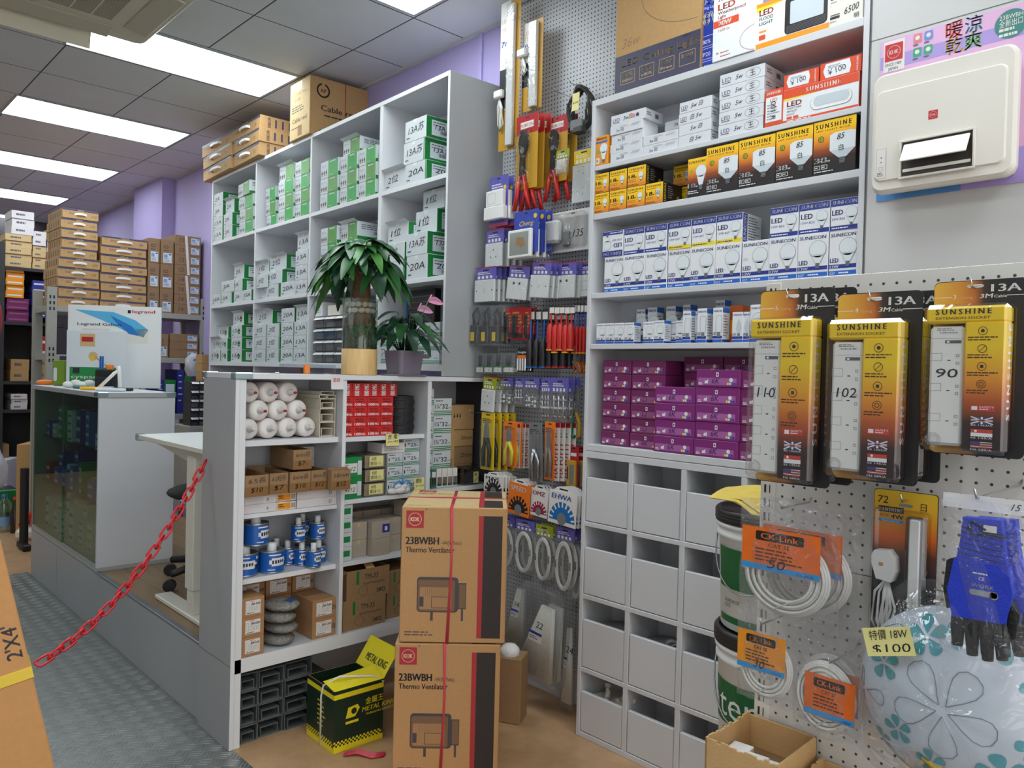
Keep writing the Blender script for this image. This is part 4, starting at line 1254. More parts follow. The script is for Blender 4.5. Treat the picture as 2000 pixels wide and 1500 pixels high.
def stack(bay, row, n_stack, l, r, py, specs, y=0.006, d=0.20, jx=.0015):
 """A stack of boxes; specs are (kind, height, mark, options) from the shelf up."""
 x, wd = fit(FG, l, r, py, y)
 wd -= .005
 z = GZ[row]
 n = len(specs)
 for k, (kd, h, hand, opt) in enumerate(specs):
  ww = wd * opt.get('w', 1.0)
  dd = opt.get('d', d)
  yy = y + opt.get('y', 0) + .004 * ((k * 3 + n_stack) % 3)
  xx = x + opt.get('x', 0) + (jx * ((k * 7 + n_stack * 2) % 3 - 1))
  xx = max(xx, GB[bay][0] + .001); ww = min(ww, GB[bay][1] - .002 - xx)
  if kd == 'b':
   mb = bulb_pack(ww, dd, h - .001, k % 2)
   what = 'green half-white switch box'
  else:
   mb = socket_box(ww, dd, h - .001, hand, kd)
   what = 'white green-ended socket box'
  lab = '%s, %s up, %s stack, %s %s' % (what, ORD[k], ORD[n_stack], row, BAY[bay])
  if n == 1:
   lab = '%s alone, %s stack, %s %s' % (what, ORD[n_stack], row, BAY[bay])
  if opt.get('lid') and k == n - 1:
   t = empty('socket_box' if kd != 'b' else 'switch_box', (0, 0, 0), 0, lab, 'box', 'green and white boxes')
   mb.build('carton_body', t); flap_part(t, ww, dd, h - .001)
   FG.put(t, xx, yy + .012, z, R(opt.get('r', 0)))
  else:
   FG.put(once('socket_box' if kd != 'b' else 'switch_box', mb.mesh('socket_box'), lab, 'box', 'green and white boxes'), xx, yy, z, R(opt.get('r', 0)))
  z += h
O = {}
L_ = {'lid': 1}
# bay by the pegboard
stack(0, 'top', 0, 746, 788, 340, [('w', .098, '2\u4f4d', {'lid': 1})])
stack(0, 'top', 1, 790, 832, 320, [('e', .098, '20A', O), ('e', .108, '13A\u82cf', {'x': -.014}), ('w', .105, '13A\u82cf', {'x': -.006})])
stack(0, 'top', 2, 846, 868, 270, [('w', .115, '13A', O), ('w', .115, '13A', O), ('w', .115, '13A', O)], .215, .10)
stack(0, 'middle', 0, 752, 790, 530, [('e', .098, '1\u4f4d', O), ('w', .096, '2\u4f4d', O), ('w', .10, '1\u4f4d', {'lid': 1, 'w': 1.06})])
stack(0, 'middle', 1, 792, 834, 530, [('w', .115, '20A', O), ('w', .11, '13A\u82cf', {'x': -.004}), ('w', .115, '1\u4f4d', {'y': .05, 'd': .18}), ('w', .10, '1\u4f4d', {'y': .07, 'x': .03, 'd': .17})])
# bay behind the money tree
b3 = [('b', .088, '', O), ('b', .088, '', O), ('b', .09, '', O)]
stack(1, 'top', 0, 626, 660, 360, b3[:2] + [('b', .098, '', O)])
stack(1, 'top', 1, 663, 696, 360, b3 + [('b', .088, '', {'lid': 1, 'd': .26, 'y': .002})])
stack(1, 'top', 2, 698, 731, 360, b3)
stack(1, 'top', 3, 732, 742, 360, [('b', .088, '', {'w': 1.8}), ('b', .088, '', {'w': 1.8}), ('b', .09, '', {'w': 1.8}), ('b', .10, '', {'w': 1.8, 'y': .03})], .03, .12)
stack(1, 'middle', 0, 626, 658, 500, [('e', .085, '13A', O), ('b', .088, '', O), ('b', .088, '', O), ('b', .10, '', O)])
stack(1, 'middle', 1, 660, 692, 500, [('e', .085, '13A', O), ('b', .088, '', O), ('b', .09, '', O), ('b', .10, '', {'d': .26, 'lid': 1})])
stack(1, 'middle', 2, 694, 736, 500, [('w', .12, '', O), ('b', .12, '', {'lid': 1}), ('b', .10, '', {'y': .1, 'd': .12, 'x': .04})], .02)
# bay past the money tree
stack(2, 'top', 0, 522, 542, 380, [('b', .088, '', O), ('b', .092, '', {'x': -.02}), ('b', .09, '', {'x': -.03})], .05)
stack(2, 'top', 1, 543, 572, 380, [('b', .085, '', O), ('b', .085, '', {'x': .006}), ('b', .09, '', {'x': -.004}), ('b', .10, '', {'lid': 1, 'x': -.02})])
stack(2, 'top', 2, 574, 602, 370, [('b', .085, '', O), ('b', .085, '', O), ('b', .088, '', O), ('b', .09, '', {'x': -.004})], .015)
stack(2, 'middle', 0, 497, 520, 560, [('e', .075, '', {'lid': 1, 'y': .03}), ('w', .085, '3\u4f4d', {'lid': 1, 'x': .03}), ('w', .085, '1\u4f4d', {'lid': 1})])
stack(2, 'middle', 1, 519, 544, 555, [('e', .088, '3\u4f4d', O), ('w', .088, '1\u4f4d', {'w': 1.25}), ('w', .095, '2\u4f4d', {'lid': 1, 'w': 1.3, 'x': .02})], .008)
stack(2, 'middle', 2, 546, 574, 550, [('w', .09, '20A', O), ('w', .08, '2\u4f4d', {'y': .13, 'd': .15, 'x': .02}), ('w', .085, '2\u4f4d', {'y': .13, 'd': .15, 'x': .02})])
stack(2, 'middle', 3, 577, 602, 510, [('w', .085, '13A', O), ('w', .09, '13A', O), ('w', .09, '13A', O), ('w', .098, '13A', {'lid': 1})])
for s_, (l, r, m, top) in enumerate(((494, 518, '3\u4f4d', {'lid': 1, 'd': .2}), (520, 545, '3\u4f4d', None), (546, 572, '20A', {}), (574, 600, '13A', {'lid': 1}))):
 sp = [('e', .083, m if k else m, O) for k in range(3)]
 if top is not None:
  sp.append(('w', .090, '2\u4f4d' if s_ == 0 else m, dict(top, w=1.3 if s_ == 0 else 1.0)))
 stack(2, 'bottom', s_, l, r, 670, sp)
# end bay by the pillar
stack(3, 'top', 0, 416, 434, 440, [('w', .088, '13A', O), ('w', .088, '13A', O), ('w', .088, '2A', O), ('w', .09, '2A', {'d': .26})])
stack(3, 'top', 1, 436, 453, 430, [('w', .09, '2A', O), ('w', .09, '2A', O), ('w', .10, '2A', {'lid': 1})], .004)
stack(3, 'top', 2, 466, 493, 400, [('b', .085, '', O), ('b', .088, '', O), ('b', .088, '', {'x': -.01}), ('b', .092, '', {'x': -.03, 'r': -4})], .004)
stack(3, 'middle', 0, 413, 430, 570, [('w', .078, '15A', O)])
stack(3, 'middle', 1, 431, 452, 570, [('e', .082, '2A', O), ('w', .085, '2A', {'x': .005, 'w': 1.2})])
stack(3, 'middle', 2, 455, 473, 555, [('w', .078, '2A', O), ('w', .088, '2A', {'x': -.04, 'w': 1.15}), ('w', .10, '2A', {'x': -.03, 'lid': 1, 'w': 1.1})])
stack(3, 'middle', 3, 475, 494, 550, [('w', .078, '15A', {'w': .9})])
stack(3, 'bottom', 0, 408, 426, 690, [('g', .085, '13A', O), ('g', .085, '13A', {'lid': 1})])
stack(3, 'bottom', 1, 427, 443, 690, [('g', .085, '13A', O), ('g', .085, '13A', {'lid': 1}), ('g', .085, '13A', {'x': -.05, 'lid': 1, 'w': 1.2})], .008)
stack(3, 'bottom', 2, 449, 470, 680, [('g', .084, '13A', O), ('g', .088, '13A', O), ('g', .085, '13A', O), ('g', .09, '13A', {'lid': 1})])

# ---- cartons on top of the wall shelf
ZG = 2.825
mat('carton_ink', (74, 66, 70), 0.6); mat('navy_band', (66, 66, 100), 0.5)
def batten_box(w, d, h, hand='', end='-x', slots=4):
 """Long flat carton: dark strip along the top edge, white carry handle on the front."""
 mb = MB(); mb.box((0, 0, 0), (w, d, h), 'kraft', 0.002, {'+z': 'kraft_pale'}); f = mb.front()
 f.rect(.001, h * .80, w - .001, h - .001, 'navy_band', 1); f.text('SUNECON', w * .5, h * .83, h * .12, 'kraft_pale', 2, w * .17, align='c', bold=.03)
 f.text('24W', w * .06, h * .58, h * .09, 'carton_ink', 1); f.micro(w * .18, h * .6, w * .18, 3, h * .09, h * .035, 'carton_ink', 1, 2)
 f.text(hand, w * .80, h * .28, h * .26, 'carton_ink', 1, shear=.25) if hand else None
 for nx, o, u in (('-x', (0, d, 0), (0, -1, 0)), ('+x', (w, 0, 0), (0, 1, 0))):
  g = mb.face(o, u, (0, 0, 1))
  for k in range(slots):
   g.rrect(d * (.34 + .16 * k), h * .2, d * (.38 + .16 * k), h * .82, d * .015, 'navy_band', 1)
  g.text('SUNECON', d * .24, h * .12, d * .07, 'carton_ink', 1, h * .76, rot=R(90), bold=.03)
 return mb
def handle_part(t, w, h, z=None, pull=.016):
 mb = MB(); zz = h * .45 if z is None else z
 a, b_ = w * .33, w * .66
 pts = [(a, -.001, zz), (a + .02, -pull, zz + .004), ((a + b_) / 2, -pull * 1.3, zz + .006), (b_ - .02, -pull, zz + .004), (b_, -.001, zz)]
 for i in range(4):
  p, q = pts[i], pts[i + 1]
  mb.add([(p[0], p[1], p[2] - .008), (q[0], q[1], q[2] - .008), (q[0], q[1], q[2] + .008), (p[0], p[1], p[2] + .008)], [(0, 1, 2, 3)], 'white')
  mb.add([(p[0], p[1] + .002, p[2] - .008), (q[0], q[1] + .002, q[2] - .008), (q[0], q[1] + .002, q[2] + .008), (p[0], p[1] + .002, p[2] + .008)], [(3, 2, 1, 0)], 'white')
 mb.build('carry_handle', t, 'white plastic carry handle')
for c, (l, r, py) in enumerate(((398, 455, 310), (455, 510, 290))):
 x, wd = fit(FG, l, r, py, -.03)
 for k in range(3):
  t = empty('batten_carton', (0, 0, 0), 0, 'flat brown lamp carton on the wall shelf, %s, stack %s the cable reel' % (('bottom', 'middle', 'top')[k], ('away from', 'next to')[c]), 'carton', 'flat cartons on the wall shelf')
  h = .088
  batten_box(wd - .004, .30, h - .001, '30', slots=3).build('carton_body', t); handle_part(t, wd, h, pull=.02)
  FG.put(t, x + .008 * (k % 2), -.03 - .006 * k, ZG + .001 + h * k, R(-1.5 + 2 * (k == 2)))
x0, z0 = FG.px(565, 290, -.02); x1 = FG.px(604, 270, -.02)[0]
t = empty('cable_reel_carton', (0, 0, 0), 0, 'tall brown cable reel carton with red string on the wall shelf', 'carton')
w_, d_, h_ = x1 - x0, .42, .345
mb = MB(); mb.box((0, 0, 0), (w_, d_, h_), 'kraft', .003, {'-y': 'kraft_pale'}); f = mb.front()
f.text('Cable reel', w_ * .14, .10, .026, 'carton_ink', 1, w_ * .72, bold=.02); f.micro(w_ * .1, .19, w_ * .76, 3, .014, .006, 'carton_ink', 1); f.micro(w_ * .1, .065, w_ * .7, 1, .01, .005, 'carton_ink', 1); f.rect(w_ * .36, h_ - .055, w_ * .60, h_ - .008, 'sock_label', 1); f.rect(w_ * .42, .015, w_ * .62, .075, 'kraft_dark', 1); f.text('$ 438-', w_ * .25, .225, .022, 'kraft_dark', 1, shear=.2); f.text('3G70/0.76m', w_ * .1, .26, .016, 'kraft_dark', 1, w_ * .75)
g = mb.face((w_, 0, 0), (0, 1, 0), (0, 0, 1)); g.ring(d_ * .2, h_ * .78, .038, .010, 'ink', 1, 24, None, 110, 430); g.text('AP', d_ * .2, h_ * .745, .022, 'ink', 1, align='c', bold=.03)
g.text('Cable reel', d_ * .17, h_ * .44, .034, 'ink', 1, d_ * .60, bold=.03); g.micro(d_ * .22, h_ * .35, d_ * .5, 1, .01, .008, 'ink', 1); g.text('Cable reel', d_ * .14, h_ * .02, .030, 'ink', 1, d_ * .3)
mb.build('carton_body', t)
mat('red_string', (176, 50, 58), 0.5)
mb = MB(); mb.tube([(w_ + .002, d_ * .55, 0), (w_ + .002, d_ * .55, h_), (w_ * .5, d_ * .55, h_ + .003), (-.002, d_ * .55, h_), (-.002, d_ * .55, 0)], .0022, 'red_string', 5); mb.build('string', t)
FG.put(t, x0, -.02, ZG)

# ---- small parts cabinets and conduit boxes on the bottom shelf
film('clear_drawer', (208, 210, 214), 0.04, 0.3, 0.1, 0.0)
mat('parts_mix', (150, 150, 156), 0.5, var=0.5, vscale=120); mat('parts_mix_red', (150, 120, 116), 0.5, var=0.5, vscale=120); mat('drawer_frame', (58, 58, 60), 0.5)
def drawer_cabinet(w, d, h, rows, cols):
 t = empty('drawer_cabinet')
 mb = MB(); mb.box((0, .01, 0), (w, d, h), 'drawer_frame', .002)
 mb.build('cabinet_body', t)
 rh, cw = h / rows, w / cols
 for r_ in range(rows):
  for c_ in range(cols):
   x, z = c_ * cw + .004, r_ * rh + .004
   mb = MB(); mb.box((x, -.008, z), (x + cw - .008, .009, z + rh * .62), 'clear_drawer', .001); o = mb.build('drawer', t)
   mb = MB(); mb.box((x + .004, .0092, z + .002), (x + cw - .012, .0097, z + rh * (.3 + .1 * ((r_ + c_) % 3))), ('parts_mix', 'pvc_white', 'parts_mix_red')[(r_ * 2 + c_) % 3]); mb.build('contents', o)
   mb = MB(); mb.add([(x, -.012, z + rh * .66), (x + cw - .008, -.012, z + rh * .66), (x + cw - .008, .008, z + rh * .88), (x, .008, z + rh * .88)], [(0, 1, 2, 3)], 'white'); mb.build('label_strip', o)
 return t
x, wd = fit(FG, 613, 676, 680, .02)
t = drawer_cabinet(wd, .18, .27, 4, 3); tag(t, 'black cabinet of clear small-parts drawers behind the vase', 'drawer cabinet', 'small parts cabinets'); FG.put(t, x, .02, 1.475)
x, wd = fit(FG, 678, 730, 680, .02)
mb = MB(); mb.box((0, 0, 0), (wd * .5, .1, .06), 'offwhite', .002); FG.put(once('fuse_carton', mb.mesh('fuse_carton'), 'cream fitting box on the small-parts cabinet behind the vase', 'box'), FG.px(640, 610, .03)[0], .03, 1.475 + .272)
mb = MB(); mb.box((0, 0, 0), (.085, .09, .085), 'box_white', .002); f = mb.front(); f.micro(.01, .06, .06, 4, .012, .004, 'print_soft', 1); FG.put(once('switch_pack', mb.mesh('switch_pack'), 'white boxed switch on the small-parts cabinet, at its far end', 'box'), FG.px(616, 610, .03)[0], .03, 1.475 + .272)
def conduit_box(w, d, h, size, size2):
 mb = MB(); mb.box((0, 0, 0), (w, d, h), 'sock_white', .001); f = mb.front()
 f.text(size, w * .07, h * .42, h * .26, 'ink', 1, w * .34, bold=.02); f.text(size2, w * .45, h * .42, h * .26, 'ink', 1, w * .34, bold=.02); f.text('mm', w * .82, h * .42, h * .12, 'ink', 1, w * .13); f.micro(w * .1, h * .84, w * .6, 1, .01, h * .05, 'pen', 1)
 for k in range(3):
  f.rect(.001, h * (.05 + .10 * k), w - .001, h * (.10 + .10 * k), 'sock_green', 1)
 g = mb.face((w, 0, 0), (0, 1, 0), (0, 0, 1))
 for k in range(3):
  g.rect(.001, h * (.05 + .10 * k), d - .001, h * (.10 + .10 * k), 'sock_green', 1)
 return mb
x, wd = fit(FG, 741, 762, 690, .02)
for k in range(2):
 FG.put(once('conduit_box', conduit_box(wd * 1.1, .10, .086, '1\u00bd"', '38').mesh('conduit_box'), 'green-striped conduit box between the vase and the purple pot, %s' % ('lower', 'upper')[k], 'box', 'green-striped conduit boxes'), x, .02, 1.475 + .0865 * k)
x, wd = fit(FG, 806, 858, 680, .06)
for k in range(3):
 mb = conduit_box(wd, .12, .068, '', ''); f = mb.front(); f.bars(wd * .4, .03, wd * .25, .022, 'ink', 2)
 FG.put(once('conduit_box', mb.mesh('conduit_box'), 'green-striped barcode box behind the flowering pot, %s up' % ORD[k], 'box', 'green-striped conduit boxes'), x, .06, 1.475 + .0685 * k)
x, wd = fit(FG, 790, 848, 620, .10)
mb = MB(); mb.box((0, 0, 0), (wd, .04, .17), 'box_black', .003); f = mb.front()
for k in range(5):
 f.rect(wd * .1, .02 + .028 * k, wd * .9, .024 + .028 * k, 'ink_soft', 1)
f.rect(.004, .03, .02, .15, 'con_sky', 1)
FG.put(once('tool_case', mb.mesh('tool_case'), 'black tool case standing in shade behind the flowering pot', 'tool case'), x, .10, 1.475 + .208)
mb = MB()
for k in range(14):
 mb.box((-.0015, -.0005, .022 * k), (.03, .10, .022 * k + .018), 'print_soft', .001)
o = FG.put(once('bulb_holder_strip', mb.mesh('bulb_holder_strip'), 'pale grey ribbed strip of parts at the shelf end by the pegboard', 'strip pack'), -.052, .03, 1.475)
# ================================================================ goods in the counter shelf (local x runs towards the wall, fronts face +X)
ZA, ZB, ZC, ZD = 1.163, 0.880, 0.631, 0.338
ZA2, ZB2, ZC2 = 1.160, 0.896, 0.635
mat('tube_white', (226, 220, 216), 0.35); mat('tube_red', (176, 40, 44), 0.35); mat('glue_amber', (190, 140, 84), 0.5); mat('nozzle', (214, 214, 212), 0.25)
def pz(px, py, y=0.0):
 return FP.px(px, py, y)
# silicone tubes lying with their nozzles towards the shop
def silicone(red):
 t = empty('silicone_tube')
 r = .0405
 mb = MB(); mb.lathe([(r, .22), (r, .012), (r - .003, .004), (r - .010, 0), (.012, -.004), (.012, -.004), (1e-4, -.004)], 'tube_white', n=28, axis='y'); mb.lathe([(r - .001, .22), (1e-4, .22)], 'glue_amber', n=20, axis='y'); mb.build('cartridge', t)
 mb = MB(); mb.lathe([(.014, -.003), (.014, -.006), (.009, -.010), (.007, -.035), (.004, -.048), (1e-4, -.048)], 'nozzle', n=14, axis='y'); mb.build('nozzle', t)
 if red:
  mb = MB(); mb.lathe([(.0052, -.040), (.0052, -.054), (1e-4, -.056)], 'tube_red', n=12, axis='y'); mb.build('red_cap', t, 'red cap')
 return t
tubes = [(487, 842.5, 0), (522.6, 841, 0), (562.5, 839, 0), (599.6, 836.8, 0), (502.7, 807.8, 1), (542.6, 805.5, 1), (582, 803.5, 1), (485.6, 772.7, 2), (524, 770.7, 2), (563, 769, 2)]
pr = [silicone(False), silicone(True)]
used = [0, 0]
rowlab = ['bottom row without caps', 'middle row with red caps', 'top row with red caps']
x00 = pz(487, 842, .05)[0]; pit = .0822
for i, (px, py, rw) in enumerate(tubes):
 kk = 1 if rw else 0
 t = pr[kk] if not used[kk] else dup(pr[kk])
 used[kk] = 1
 k = [0, 1, 2, 3, 0, 1, 2, 0, 1, 2][i]
 x = .026 + .0412 + pit * k * 1.0 + (.0411 if rw == 1 else 0)
 tag(t, 'white silicone cartridge, %s, %s from the grey end panel' % (rowlab[rw], ORD[k]), 'silicone tube', 'silicone cartridges')
 FP.put(t, x, .06, ZA + .0411 + .0713 * rw)
# cream trunking lengths
mat('trunk_cream', (214, 206, 188), 0.5); mat('trunk_grey', (92, 98, 98), 0.5, var=0.15, vscale=10)
def channel(w, h, ln, mt, th=.0022, nest=0, open_up=False):
 mb = MB()
 def sh(x0, z0, w, h):
  mb.box((x0, 0, z0), (x0 + w, ln, z0 + th), mt); mb.box((x0, 0, z0 + th), (x0 + th, ln, z0 + h), mt); mb.box((x0 + w - th, 0, z0 + th), (x0 + w, ln, z0 + h), mt)
  if not open_up:
   mb.box((x0 + th, 0, z0 + h - th), (x0 + w - th, ln, z0 + h), mt)
 sh(0, 0, w, h)
 if nest:
  sh(w * .12, th * 1.2, w * .7, h * .55)
 return mb
tx = [pz(640, 850, .02)[0], pz(660, 850, .02)[0]]
cream = [(.362, 0, .072, .060, 1), (.362, .0605, .072, .056, 1), (.362, .117, .072, .040, 1), (.358, .158, .035, .016, 0), (.396, .158, .04, .014, 0), (.365, .175, .06, .012, 0)]
for i, (x, z, w_, h_, ns) in enumerate(cream):
 FP.put(once('trunking', channel(w_, h_, .235, 'trunk_cream', nest=ns).mesh('trunking'), 'cream plastic cable trunking lying beside the silicone cartridges, %s up' % ORD[i], 'trunking', 'cream trunking lengths'), x, .045, ZA + z)
# notes
mat('note_yellow', (234, 226, 150), 0.6); mat('note_white', (226, 222, 222), 0.6); mat('red_ink', (200, 70, 84), 0.6)
def note(fr, x, y, z, w, h, lines, lab, mt='note_yellow', ink='pen', curl=.004, rz=0, name='price_note', tilt=0.0):
 mb = MB(); n = 4
 mb.grid(lambda u, v: (w * u, -.0012 - curl * (1 - v) ** 2, h * v), 3, n, mt); mb.grid(lambda u, v: (w * (1 - u), -.0006 - curl * (1 - v) ** 2, h * v), 3, n, mt)
 f = Face(mb, (0, -.0016 - curl * .35, 0), (1, 0, 0), (0, 0, 1), .0004)
 k = len(lines)
 for i, (t, hh) in enumerate(lines):
  f.text(t, w * .12, h * (1 - (i + .82) / k), h * hh / k, ink, 1, min(w * .8, w * .2 * len(t) + .01), shear=.15, rot=.03)
 if tilt:
  mb.move(Matrix.Rotation(tilt, 4, 'Y'))
 o = once(name, mb.mesh(name), lab, 'price note', 'handwritten price notes'); return fr.put(o, x, y, z, rz)
x, z = pz(645, 757); note(FP, x, -.0042, CT - .060, .058, .052, [('\u96fb\u7dda', .5), ('\u4e00', .4)], 'white price note with red writing under the counter top', 'note_white', 'red_ink')
x, z = pz(757, 872); note(FP, x, .016, ZA2 - .046, .068, .052, [('\u5409 \u96fb', .6), ('$5/\u5305', .6)], 'yellow price note on the shelf edge below the black wire coils')
mat('kraft_tape', (140, 104, 66), 0.3)
# blue fixing plug bundle and open kraft trays
def tray(w, d, h, l1, l2, mt='kraft_dark'):
 th = .003
 mb = MB(); mb.box((0, 0, 0), (w, th, h), mt, 0, {'+y': 'kraft_in'}); mb.box((0, d - th, 0), (w, d, h * 1.1), mt); mb.box((0, th, 0), (th, d - th, h), mt); mb.box((w - th, th, 0), (w, d - th, h), mt); mb.box((th, th, 0), (w - th, d - th, h * .55), 'kraft_in')
 f = mb.front(); f.text(l1, w * .14, h * .62, h * .20, 'pen', 1, w * .74, shear=.2, rot=.05); f.text(l2, w * .24, h * .20, h * .22, 'pen', 1, w * .5, shear=.2)
 f.rect(.001, h * .02, w - .001, h * .46, 'kraft_tape', 1)
 return mb
tz = ZB + .070
trays = [(478, 524, 978, '6.5\u9577', '$10', .0), (526, 562, 966, '6.5\u77ed\u5f62', '$7', .012), (566, 606, 964, '6mm\u9577', '$10', .006), (607, 640, 960, '8mm\u9577', '$12', .010), (642, 679, 960, '10mm', '$12', -.014)]
for i, (l, r, py, a, b_, yo) in enumerate(trays):
 x, x2 = pz(l, py, yo)[0], pz(r, py, yo)[0]
 lim = .0265
 FP.put(once('parts_tray', tray(x2 - max(x, lim), .20 if i < 4 else .03, .082, a, b_).mesh('parts_tray'), 'open kraft tray of fixings marked %s, %s from the grey end panel' % (a.split('\u9577')[0].split('\u77ed')[0], ORD[i]), 'tray', 'kraft fixing trays'), max(x, lim), yo if i < 4 else -.034, tz)
x, x2 = pz(572, 925, .01)[0], pz(608, 925, .01)[0]
FP.put(once('parts_tray', tray(x2 - x, .2, .078, '6mm\u77ed', '$7-').mesh('parts_tray'), 'kraft fixing tray riding on top of the others', 'tray', 'kraft fixing trays'), x, .008, tz + .091)
def plain(w, d, h, mt, hand='', hx=.72):
 mb = MB(); mb.box((0, 0, 0), (w, d, h), mt, .0012); f = mb.front()
 if hand:
  f.text(hand, w * hx, h * .28, h * .4, 'pen', 1, shear=.1)
 return mb
mat('carton_white', (216, 212, 214), 0.55)
for k in range(2):
 x, x2 = .0268, pz(545, 1000, .01)[0]
 FP.put(once('flat_carton', plain(x2 - x, .2, .034, 'carton_white', '6').mesh('flat_carton'), 'flat white carton marked 6 under the kraft trays, %s' % ('lower', 'upper')[k], 'carton', 'flat white cartons'), x, .034, ZB + .0345 * k)
 x, x2 = pz(586, 990, .01)[0], .4415
 FP.put(once('flat_carton', plain(x2 - x, .2, .034, 'carton_white', 'D', .8).mesh('flat_carton'), 'flat white carton marked D by the divider, %s' % ('lower', 'upper')[k], 'carton', 'flat white cartons'), x, .034, ZB + .0345 * k)
 x, x2 = pz(546, 985, .01)[0], pz(584, 985, .01)[0]
 mb = plain(x2 - x, .18, .032, 'offwhite'); f = mb.front(); f.rect(.004, .004, (x2 - x) * .72, .028, 'sun_amber', 1); f.bars((x2 - x) * .76, .006, (x2 - x) * .2, .02, 'ink', 1, n=7); f.micro(.008, .02, .03, 2, .008, .004, 'ink', 2)
 FP.put(once('label_carton', mb.mesh('label_carton'), 'flat orange-labelled fixing box between white cartons, %s' % ('lower', 'upper')[k], 'carton', 'orange-labelled boxes'), x, .036, ZB + .0345 * k)
x = pz(575, 900, .15)[0]; x2 = min(.44, pz(645, 900, .15)[0])
for k in range(3):
 FP.put(once('flat_carton', plain(x2 - x, .06, .05, 'carton_white', '10', .55).mesh('flat_carton'), 'white carton marked 10 set behind the kraft trays, %s up' % ORD[k], 'carton', 'flat white cartons'), x, .222, ZB + .075 + .0505 * k)
mat('plug_blue', (40, 52, 96), 0.5)
mb = MB()
for i in range(18):
 x, y = .04 + .018 * (i % 5) + .004 * (i % 3), .215 + .012 * (i // 5)
 mb.cyl(.0045, ZB + .075, ZB + .20 + .012 * ((i * 7) % 4), 'plug_blue', x, y, n=7)
 mb.box((x - .008, y - .009, ZB + .12), (x + .008, y - .006, ZB + .165), 'carton_white')
o = tag(mb.build('fixing_plugs'), 'dark blue fixing plugs bristling behind the leftmost kraft trays'.replace('leftmost ', ''), 'fixing plugs', None, 'stuff'); FP.put(o, 0, 0, -.0007)
# blue solvent cans
mat('can_blue', (24, 92, 176), 0.3); mat('can_white', (226, 230, 234), 0.35); mat('can_ink', (38, 44, 70), 0.4); mat('tin', (168, 170, 172), 0.3, metal=0.8)
def can(r, h):
 t = empty('solvent_can')
 mb = MB(); mb.lathe([(1e-4, 0), (r, 0), (r, .004), (r * .985, .006)], 'tin', n=26); mb.lathe([(r * .985, .006), (r * .985, h - .006)], 'can_blue', n=26); mb.lathe([(r * .985, h - .006), (r, h - .004), (r, h), (r * .93, h), (r * .90, h - .006), (1e-4, h - .006)], 'tin', n=26)
 def patch(a0, a1, z0, z1, mt, lv):
  rr = r * .985 + .0004 * lv
  n = 8
  mb.add([(rr * math.cos(a0 + (a1 - a0) * i / n), rr * math.sin(a0 + (a1 - a0) * i / n), z) for z in (z0, z1) for i in range(n + 1)], [(i, i + 1, n + 2 + i, n + 1 + i) for i in range(n)], mt)
 c = R(-90)
 for k in range(4):
  s_ = (.85, 1.1, 1.1, .85)[k] * .75
  patch(c - s_ + .15, c + s_ + .15, h * (.34 + .09 * k), h * (.43 + .09 * k), 'can_white', 1)
 for k in range(5):
  patch(c - .45 + .22 * k, c - .30 + .22 * k, h * .44 + h * .01 * k, h * .60, 'can_ink', 2)
 patch(c - .7, c + .3, h * .80, h * .86, 'can_white', 1); patch(c + .9, c + 1.2, h * .74, h * .86, 'can_white', 1); patch(c - .8, c - .2, h * .16, h * .2, 'can_white', 1); patch(c + .75, c + 1.15, h * .3, h * .5, 'can_ink', 1)
 mb.build('tin_body', t)
 mb = MB(); mb.lathe([(r * .38, h - .006), (r * .38, h + .020), (r * .34, h + .026), (1e-4, h + .026)], 'can_white', n=18); mb.build('screw_cap', t, 'white screw cap')
 return t
big = can(.050, .088); small = can(.031, .072)
u = [0, 0]
for i, (xx, yy, zz, kind, lab) in enumerate(((.0785, .10, 0, 'big', 'large blue solvent can on the shelf against the grey end panel'), (.182, .085, 0, 'big', 'large blue solvent can standing nearer the small cans'), (.118, .095, .1145, 'big', 'large blue solvent can perched on top of the two others'),
  (.268, .215, 0, 'small', 'small blue solvent can, rearmost by the back of its shelf'), (.285, .150, 0, 'small', 'small blue solvent can half hidden behind the front pair, aisle side'), (.325, .105, 0, 'small', 'small blue solvent can second row behind the front can'), (.345, .044, 0, 'small', 'small blue solvent can foremost on the shelf edge'), (.400, .100, 0, 'small', 'small blue solvent can on the shelf nearest the divider'), (.372, .185, 0, 'small', 'small blue solvent can at the back beneath the upper ones'),
  (.312, .112, .0985, 'small', 'small blue solvent can on the upper layer, aisle side'), (.398, .108, .0985, 'small', 'small blue solvent can on the upper layer, nearest the divider'), (.368, .182, .0985, 'small', 'small blue solvent can on the upper layer, at the back'))):
 k = 0 if kind == 'big' else 1
 p = (big, small)[k]
 t = p if not u[k] else dup(p)
 u[k] = 1
 tag(t, lab, 'can', 'blue solvent cans'); FP.put(t, xx, yy, ZC + zz, R((i * 23) % 50 - 20))
# labelled cartons, bagged screws
mat('label_white', (226, 222, 218), 0.55); mat('box_tan', (168, 126, 86), 0.75, var=.05, vscale=40)
def screw_box(w, d, h, hand=''):
 mb = MB(); mb.box((0, 0, 0), (w, d, h), 'box_tan', .0015); f = mb.front()
 f.rect(w * .16, h * .16, w * .82, h * .86, 'label_white', 1); f.text('Jum Lum', w * .40, h * .62, h * .15, 'ink', 2, w * .38, shear=.2, bold=.03); f.micro(w * .36, h * .80, w * .3, 1, .01, h * .03, 'red_ink', 2)
 f.frame(w * .2, h * .3, w * .3, h * .72, .0008, 'print_soft', 2)
 for k in range(4):
  f.frame(w * (.34 + .11 * k), h * .34, w * (.42 + .11 * k), h * .52, .0008, 'print_soft', 2)
 f.micro(w * .22, h * .2, w * .5, 1, .01, h * .04, 'ink_soft', 2)
 f.text(hand, w * .83, h * .4, h * .2, 'pen', 2, w * .14) if hand else None
 return mb
x2 = pz(514, 1270, .01)[0]
